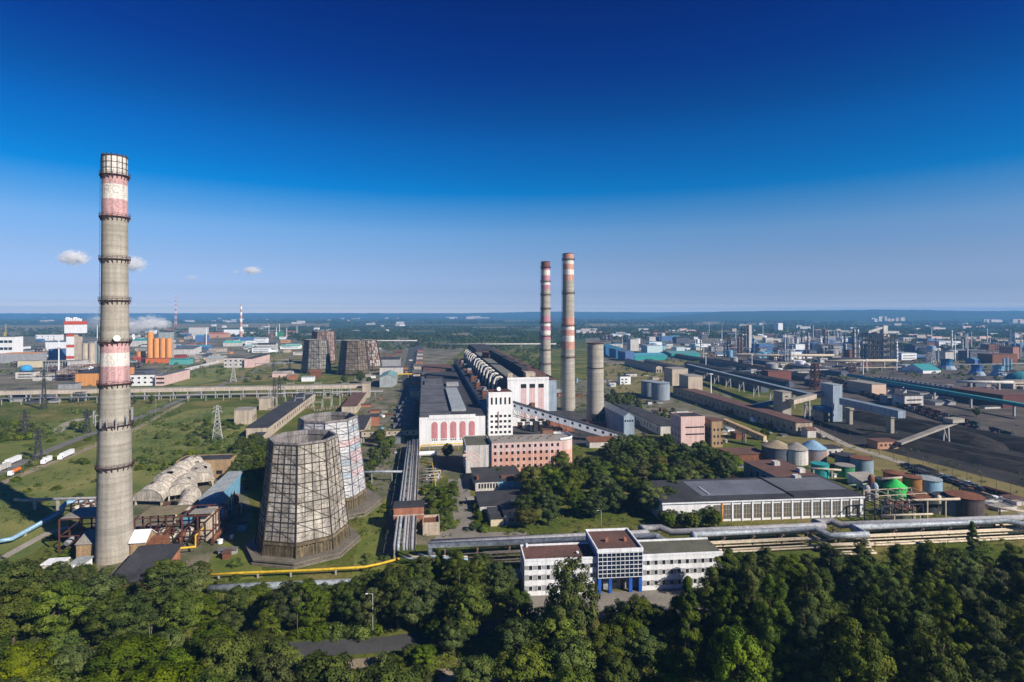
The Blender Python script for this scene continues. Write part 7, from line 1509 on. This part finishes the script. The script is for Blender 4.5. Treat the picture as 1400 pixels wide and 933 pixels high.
for k_, p in PROTO.items():
    if not p[1]:
        for c in list(p[0].children): bpy.data.objects.remove(c)
        bpy.data.objects.remove(p[0])

# far woods and low scrub nobody could count
def mass(name, boxes, m, seed, label, per=13, world=None):
    rng = np.random.default_rng(seed); C, N, T = [], [], []
    for (x0, y0, x1, y1, n, h, w, leaf) in boxes:
        px = rng.uniform(x0, x1, n); py = y0 + (y1 - y0) * rng.uniform(0, 1, n)
        keep = ~((px > 395) & (px < 572) & (py > 856) & (py < 936)); px, py = px[keep], py[keep]; n = len(px); nz = np.sin(px * .09 + py * .31) + np.sin(px * .031 - py * .53 + 1.7) + rng.normal(0, .5, n); ok = nz > -.45; px, py = px[ok], py[ok]
        d = F * 100 / (py - 428); l_ = (px - 700) / F * d; X = d * SY + l_ * CY; Y = d * CY - l_ * SY; n = len(X)
        hh = h * rng.uniform(.6, 1.25, n); ww = w * rng.uniform(.7, 1.3, n)
        u = rng.normal(size=(n, per, 3)); u[:, :, 2] = np.abs(u[:, :, 2]) * .9 + .05; u /= np.linalg.norm(u, axis=2, keepdims=True)
        p = np.empty((n, per, 3)); r_ = rng.uniform(.75, 1, (n, per, 1))
        p[:, :, 0:1] = X[:, None, None] + u[:, :, 0:1] * ww[:, None, None] / 2 * r_; p[:, :, 1:2] = Y[:, None, None] + u[:, :, 1:2] * ww[:, None, None] / 2 * r_; p[:, :, 2:3] = hh[:, None, None] * (.22 + .74 * u[:, :, 2:3] * r_)
        C.append(p.reshape(-1, 3)); N.append((u + rng.normal(size=u.shape) * .25).reshape(-1, 3)); T.append((rng.uniform(0, .8, n)[:, None] + rng.uniform(-.1, .2, (n, per))).clip(0, 1).ravel()); sz = leaf
        C[-1] = np.concatenate([C[-1]]);
        if 'S' not in locals() or True: pass
        SZ.append(np.full(n * per, leaf))
    return np.concatenate(C), np.concatenate(N), np.concatenate(T)
SZ = []
def build_mass(name, boxes, m, seed, label, per=13):
    SZ.clear(); C, N, T = mass(name, boxes, m, seed, label, per); rng = np.random.default_rng(seed + 1)
    o = link(name, quads_mesh(name, C, N, np.concatenate(SZ), T, m, rng)); o['label'] = label; o['category'] = 'vegetation'; o['kind'] = 'stuff'; return o
build_mass('far_woods', [(395, 447, 770, 468, 5200, 11, 13, 7.5), (770, 441, 1420, 462, 6500, 12, 15, 9), (1180, 455, 1420, 480, 1500, 10, 11, 6), (0, 449, 400, 462, 1500, 10, 12, 7), (820, 456, 1000, 466, 700, 11, 13, 7), (0, 433, 1420, 443, 5200, 14, 34, 22), (560, 464, 780, 478, 900, 9, 10, 5), (640, 474, 745, 512, 420, 8, 9, 4.2), (430, 468, 560, 480, 260, 8, 9, 4.5)], leaf_dark, 3, 'far woods spreading over the plain to the horizon')
build_mass('scrub', [(0, 520, 250, 600, 260, 2.5, 5, 1.6), (250, 490, 420, 520, 160, 3, 6, 2), (185, 560, 335, 650, 1600, 2.2, 4.2, .8), (0, 640, 140, 720, 300, 1.2, 2.6, .7), (520, 470, 575, 530, 260, 3, 5, 1.8), (480, 540, 560, 640, 240, 2, 4, 1.2), (450, 560, 500, 640, 160, 2.5, 4, 1.2), (820, 500, 1000, 560, 190, 3, 5, 1.6), (1090, 580, 1400, 690, 260, 1.5, 3.2, .9), (1000, 470, 1400, 520, 240, 4, 6, 3), (480, 640, 640, 735, 260, 1.6, 2.6, .7), (570, 610, 720, 720, 120, 1.4, 2.6, .7), (690, 610, 1010, 722, 420, 1.5, 3, .8), (690, 716, 1010, 734, 220, 1.2, 2.4, .6), (482, 690, 532, 790, 110, 1.0, 2.2, .6), (745, 500, 870, 582, 260, 2.5, 5, 1.6), (0, 464, 400, 520, 700, 5, 8, 3), (820, 460, 1400, 520, 900, 5, 8, 3.2), (640, 480, 745, 520, 260, 5, 8, 2.6), (1120, 705, 1420, 735, 160, 1.2, 2.4, .6)], leaf_mid, 5, 'low scrub and weeds scattered over the works grounds')
build_mass('undergrowth', [(-40, 800, 690, 1000, 1700, 2.0, 3.2, .6), (960, 770, 1440, 1050, 1500, 2.4, 3.4, .6), (690, 850, 960, 1050, 600, 1.8, 3.0, .6), (1100, 725, 1420, 770, 420, 1.8, 3, .6), (620, 745, 720, 800, 160, 1.8, 3, .6)], leaf_mid, 9, 'dense undergrowth between the foreground trees', per=22)

# ---------------------------------------------------------------- smoke and small clouds
def puff(name, label, center, size, dens, scale, thr, kind='stuff', col=(.995, .99, .995), rz=0.0, seed=0.0, aniso=.3):
    b = MB(); n, mring = 16, 9
    prof = [(max(.02, math.cos(R(-90 + 180 * k / mring))), math.sin(R(-90 + 180 * k / mring))) for k in range(mring + 1)]
    b.lathe(0, 0, prof, n, cap0=True); o = b.build(name, None, None, center, rz); o.scale = size; o.data.materials.clear()
    m = bpy.data.materials.new(name + '_vapour'); m.use_nodes = True; nn = m.node_tree.nodes; nn.clear(); l = m.node_tree.links.new
    out = nn.new('ShaderNodeOutputMaterial'); v = nn.new('ShaderNodeVolumePrincipled'); v.inputs['Color'].default_value = col + (1,); v.inputs['Anisotropy'].default_value = 0.0
    tc = nn.new('ShaderNodeTexCoord'); mp = nn.new('ShaderNodeMapping'); mp.inputs['Location'].default_value = (seed, seed * 2.3, seed * .7); no = nn.new('ShaderNodeTexNoise'); no.inputs['Scale'].default_value = scale; no.inputs['Detail'].default_value = 5; no.inputs['Roughness'].default_value = .6
    l(tc.outputs['Object'], mp.inputs[0]); l(mp.outputs[0], no.inputs['Vector'])
    ln = nn.new('ShaderNodeVectorMath'); ln.operation = 'LENGTH'; l(tc.outputs['Object'], ln.inputs[0])
    mu = nn.new('ShaderNodeMath'); mu.operation = 'MULTIPLY_ADD'; mu.inputs[1].default_value = -.42; l(ln.outputs['Value'], mu.inputs[0]); l(no.outputs['Fac'], mu.inputs[2])
    m2 = nn.new('ShaderNodeMapRange'); m2.inputs[1].default_value = thr; m2.inputs[2].default_value = thr + .25; m2.inputs[4].default_value = dens; l(mu.outputs[0], m2.inputs[0])
    l(m2.outputs[0], v.inputs['Density']); l(v.outputs[0], out.inputs['Volume']); o.data.materials.append(m); o['kind'] = kind; o['label'] = label; o['category'] = 'cloud' if 'cloud' in name else 'smoke'; return o
def at(px, py, D): l_ = (px - 700) / F * D; return (D * SY + l_ * CY, D * CY - l_ * SY, 100 + (428 - py) * D / F)
for k, (px, py, w, h, dn, lab) in enumerate(((222, 443, 14, 9, .14, 'densest white smoke puff just above the orange silos'), (206, 442, 22, 13, .08, 'white smoke thinning left of the orange silos'), (188, 447, 26, 15, .045, 'pale smoke veil beside the big chimney'), (150, 440, 40, 16, .016, 'thin grey smoke veil trailing behind the big chimney'))):
    q = 1300 / F; puff('smoke', lab, at(px, py, 1300), (w * q, w * q * .6, h * q), dn, 3.2, .16, seed=2.3 * k + 2)
for k, (px, py, w, h) in enumerate(((101, 353, 21, 11), (182, 361, 18, 11), (345, 370, 13, 6), (322, 372, 6, 3), (262, 380, 10, 4))):
    D = 9000; q = D / F; puff('cloud', ('largest small white cloud left of the big chimney', 'small white cloud right behind the big chimney', 'small flat cloud right of the big chimney', 'tiny wisp beside the small flat cloud', 'faint tiny cloud between the two cloud pairs')[k], at(px, py, D), (w * q * 1.15, w * q * .7, h * q * 1.15), .03 if k < 3 else .010, 3.4, .17, seed=3.1 * k + 1)

# ---------------------------------------------------------------- labels: tell repeats apart by their order in view
def finish_labels():
    by = {}
    for o in THINGS:
        try: by.setdefault(o['label'], []).append(o)
        except ReferenceError: pass
    for lab, L_ in by.items():
        if len(L_) < 2: continue
        n = len(L_); L_.sort(key=lambda o: pix(o.location.x, o.location.y)[0])
        words_ = len(lab.split())
        if n == 2: names = ['the left one of two', 'the right one of two']
        elif n == 3: names = ['leftmost of three', 'middle of three', 'rightmost of three']
        else:
            o_ = ['leftmost', 'second from left', 'third from left', 'fourth from left', 'fifth from left', 'sixth from left', 'seventh from left', 'eighth from left', 'ninth from left', 'tenth from left']
            if n > 10:
                names = None
                if n <= 40 and words_ <= 12:
                    M_ = sorted(L_, key=lambda o: -pix(o.location.x, o.location.y)[1]); q = -(-n // 4)
                    for i, o in enumerate(M_): o['label'] = lab + (', in the nearest rows', ', in the second rows', ', in the third rows', ', in the farthest rows')[i // q]
                    for o in L_: o['group'] = L_[0].get('group') or ' '.join(lab.split()[:6])
                    continue
            else: names = [f'{o_[i]} of {("four","five","six","seven","eight","nine","ten")[n - 4]}' for i in range(n - 1)] + [f'rightmost of {("four","five","six","seven","eight","nine","ten")[n - 4]}']
        for i, o in enumerate(L_):
            if names and words_ + (3 if n < 4 else 5) <= 16: o['label'] = lab + ', ' + names[i]
            if o['label'] == lab: o['group'] = L_[0].get('group') or ' '.join(lab.split()[:6])
            elif not o.get('group'): o['group'] = ' '.join(lab.split()[:6])
finish_labels()
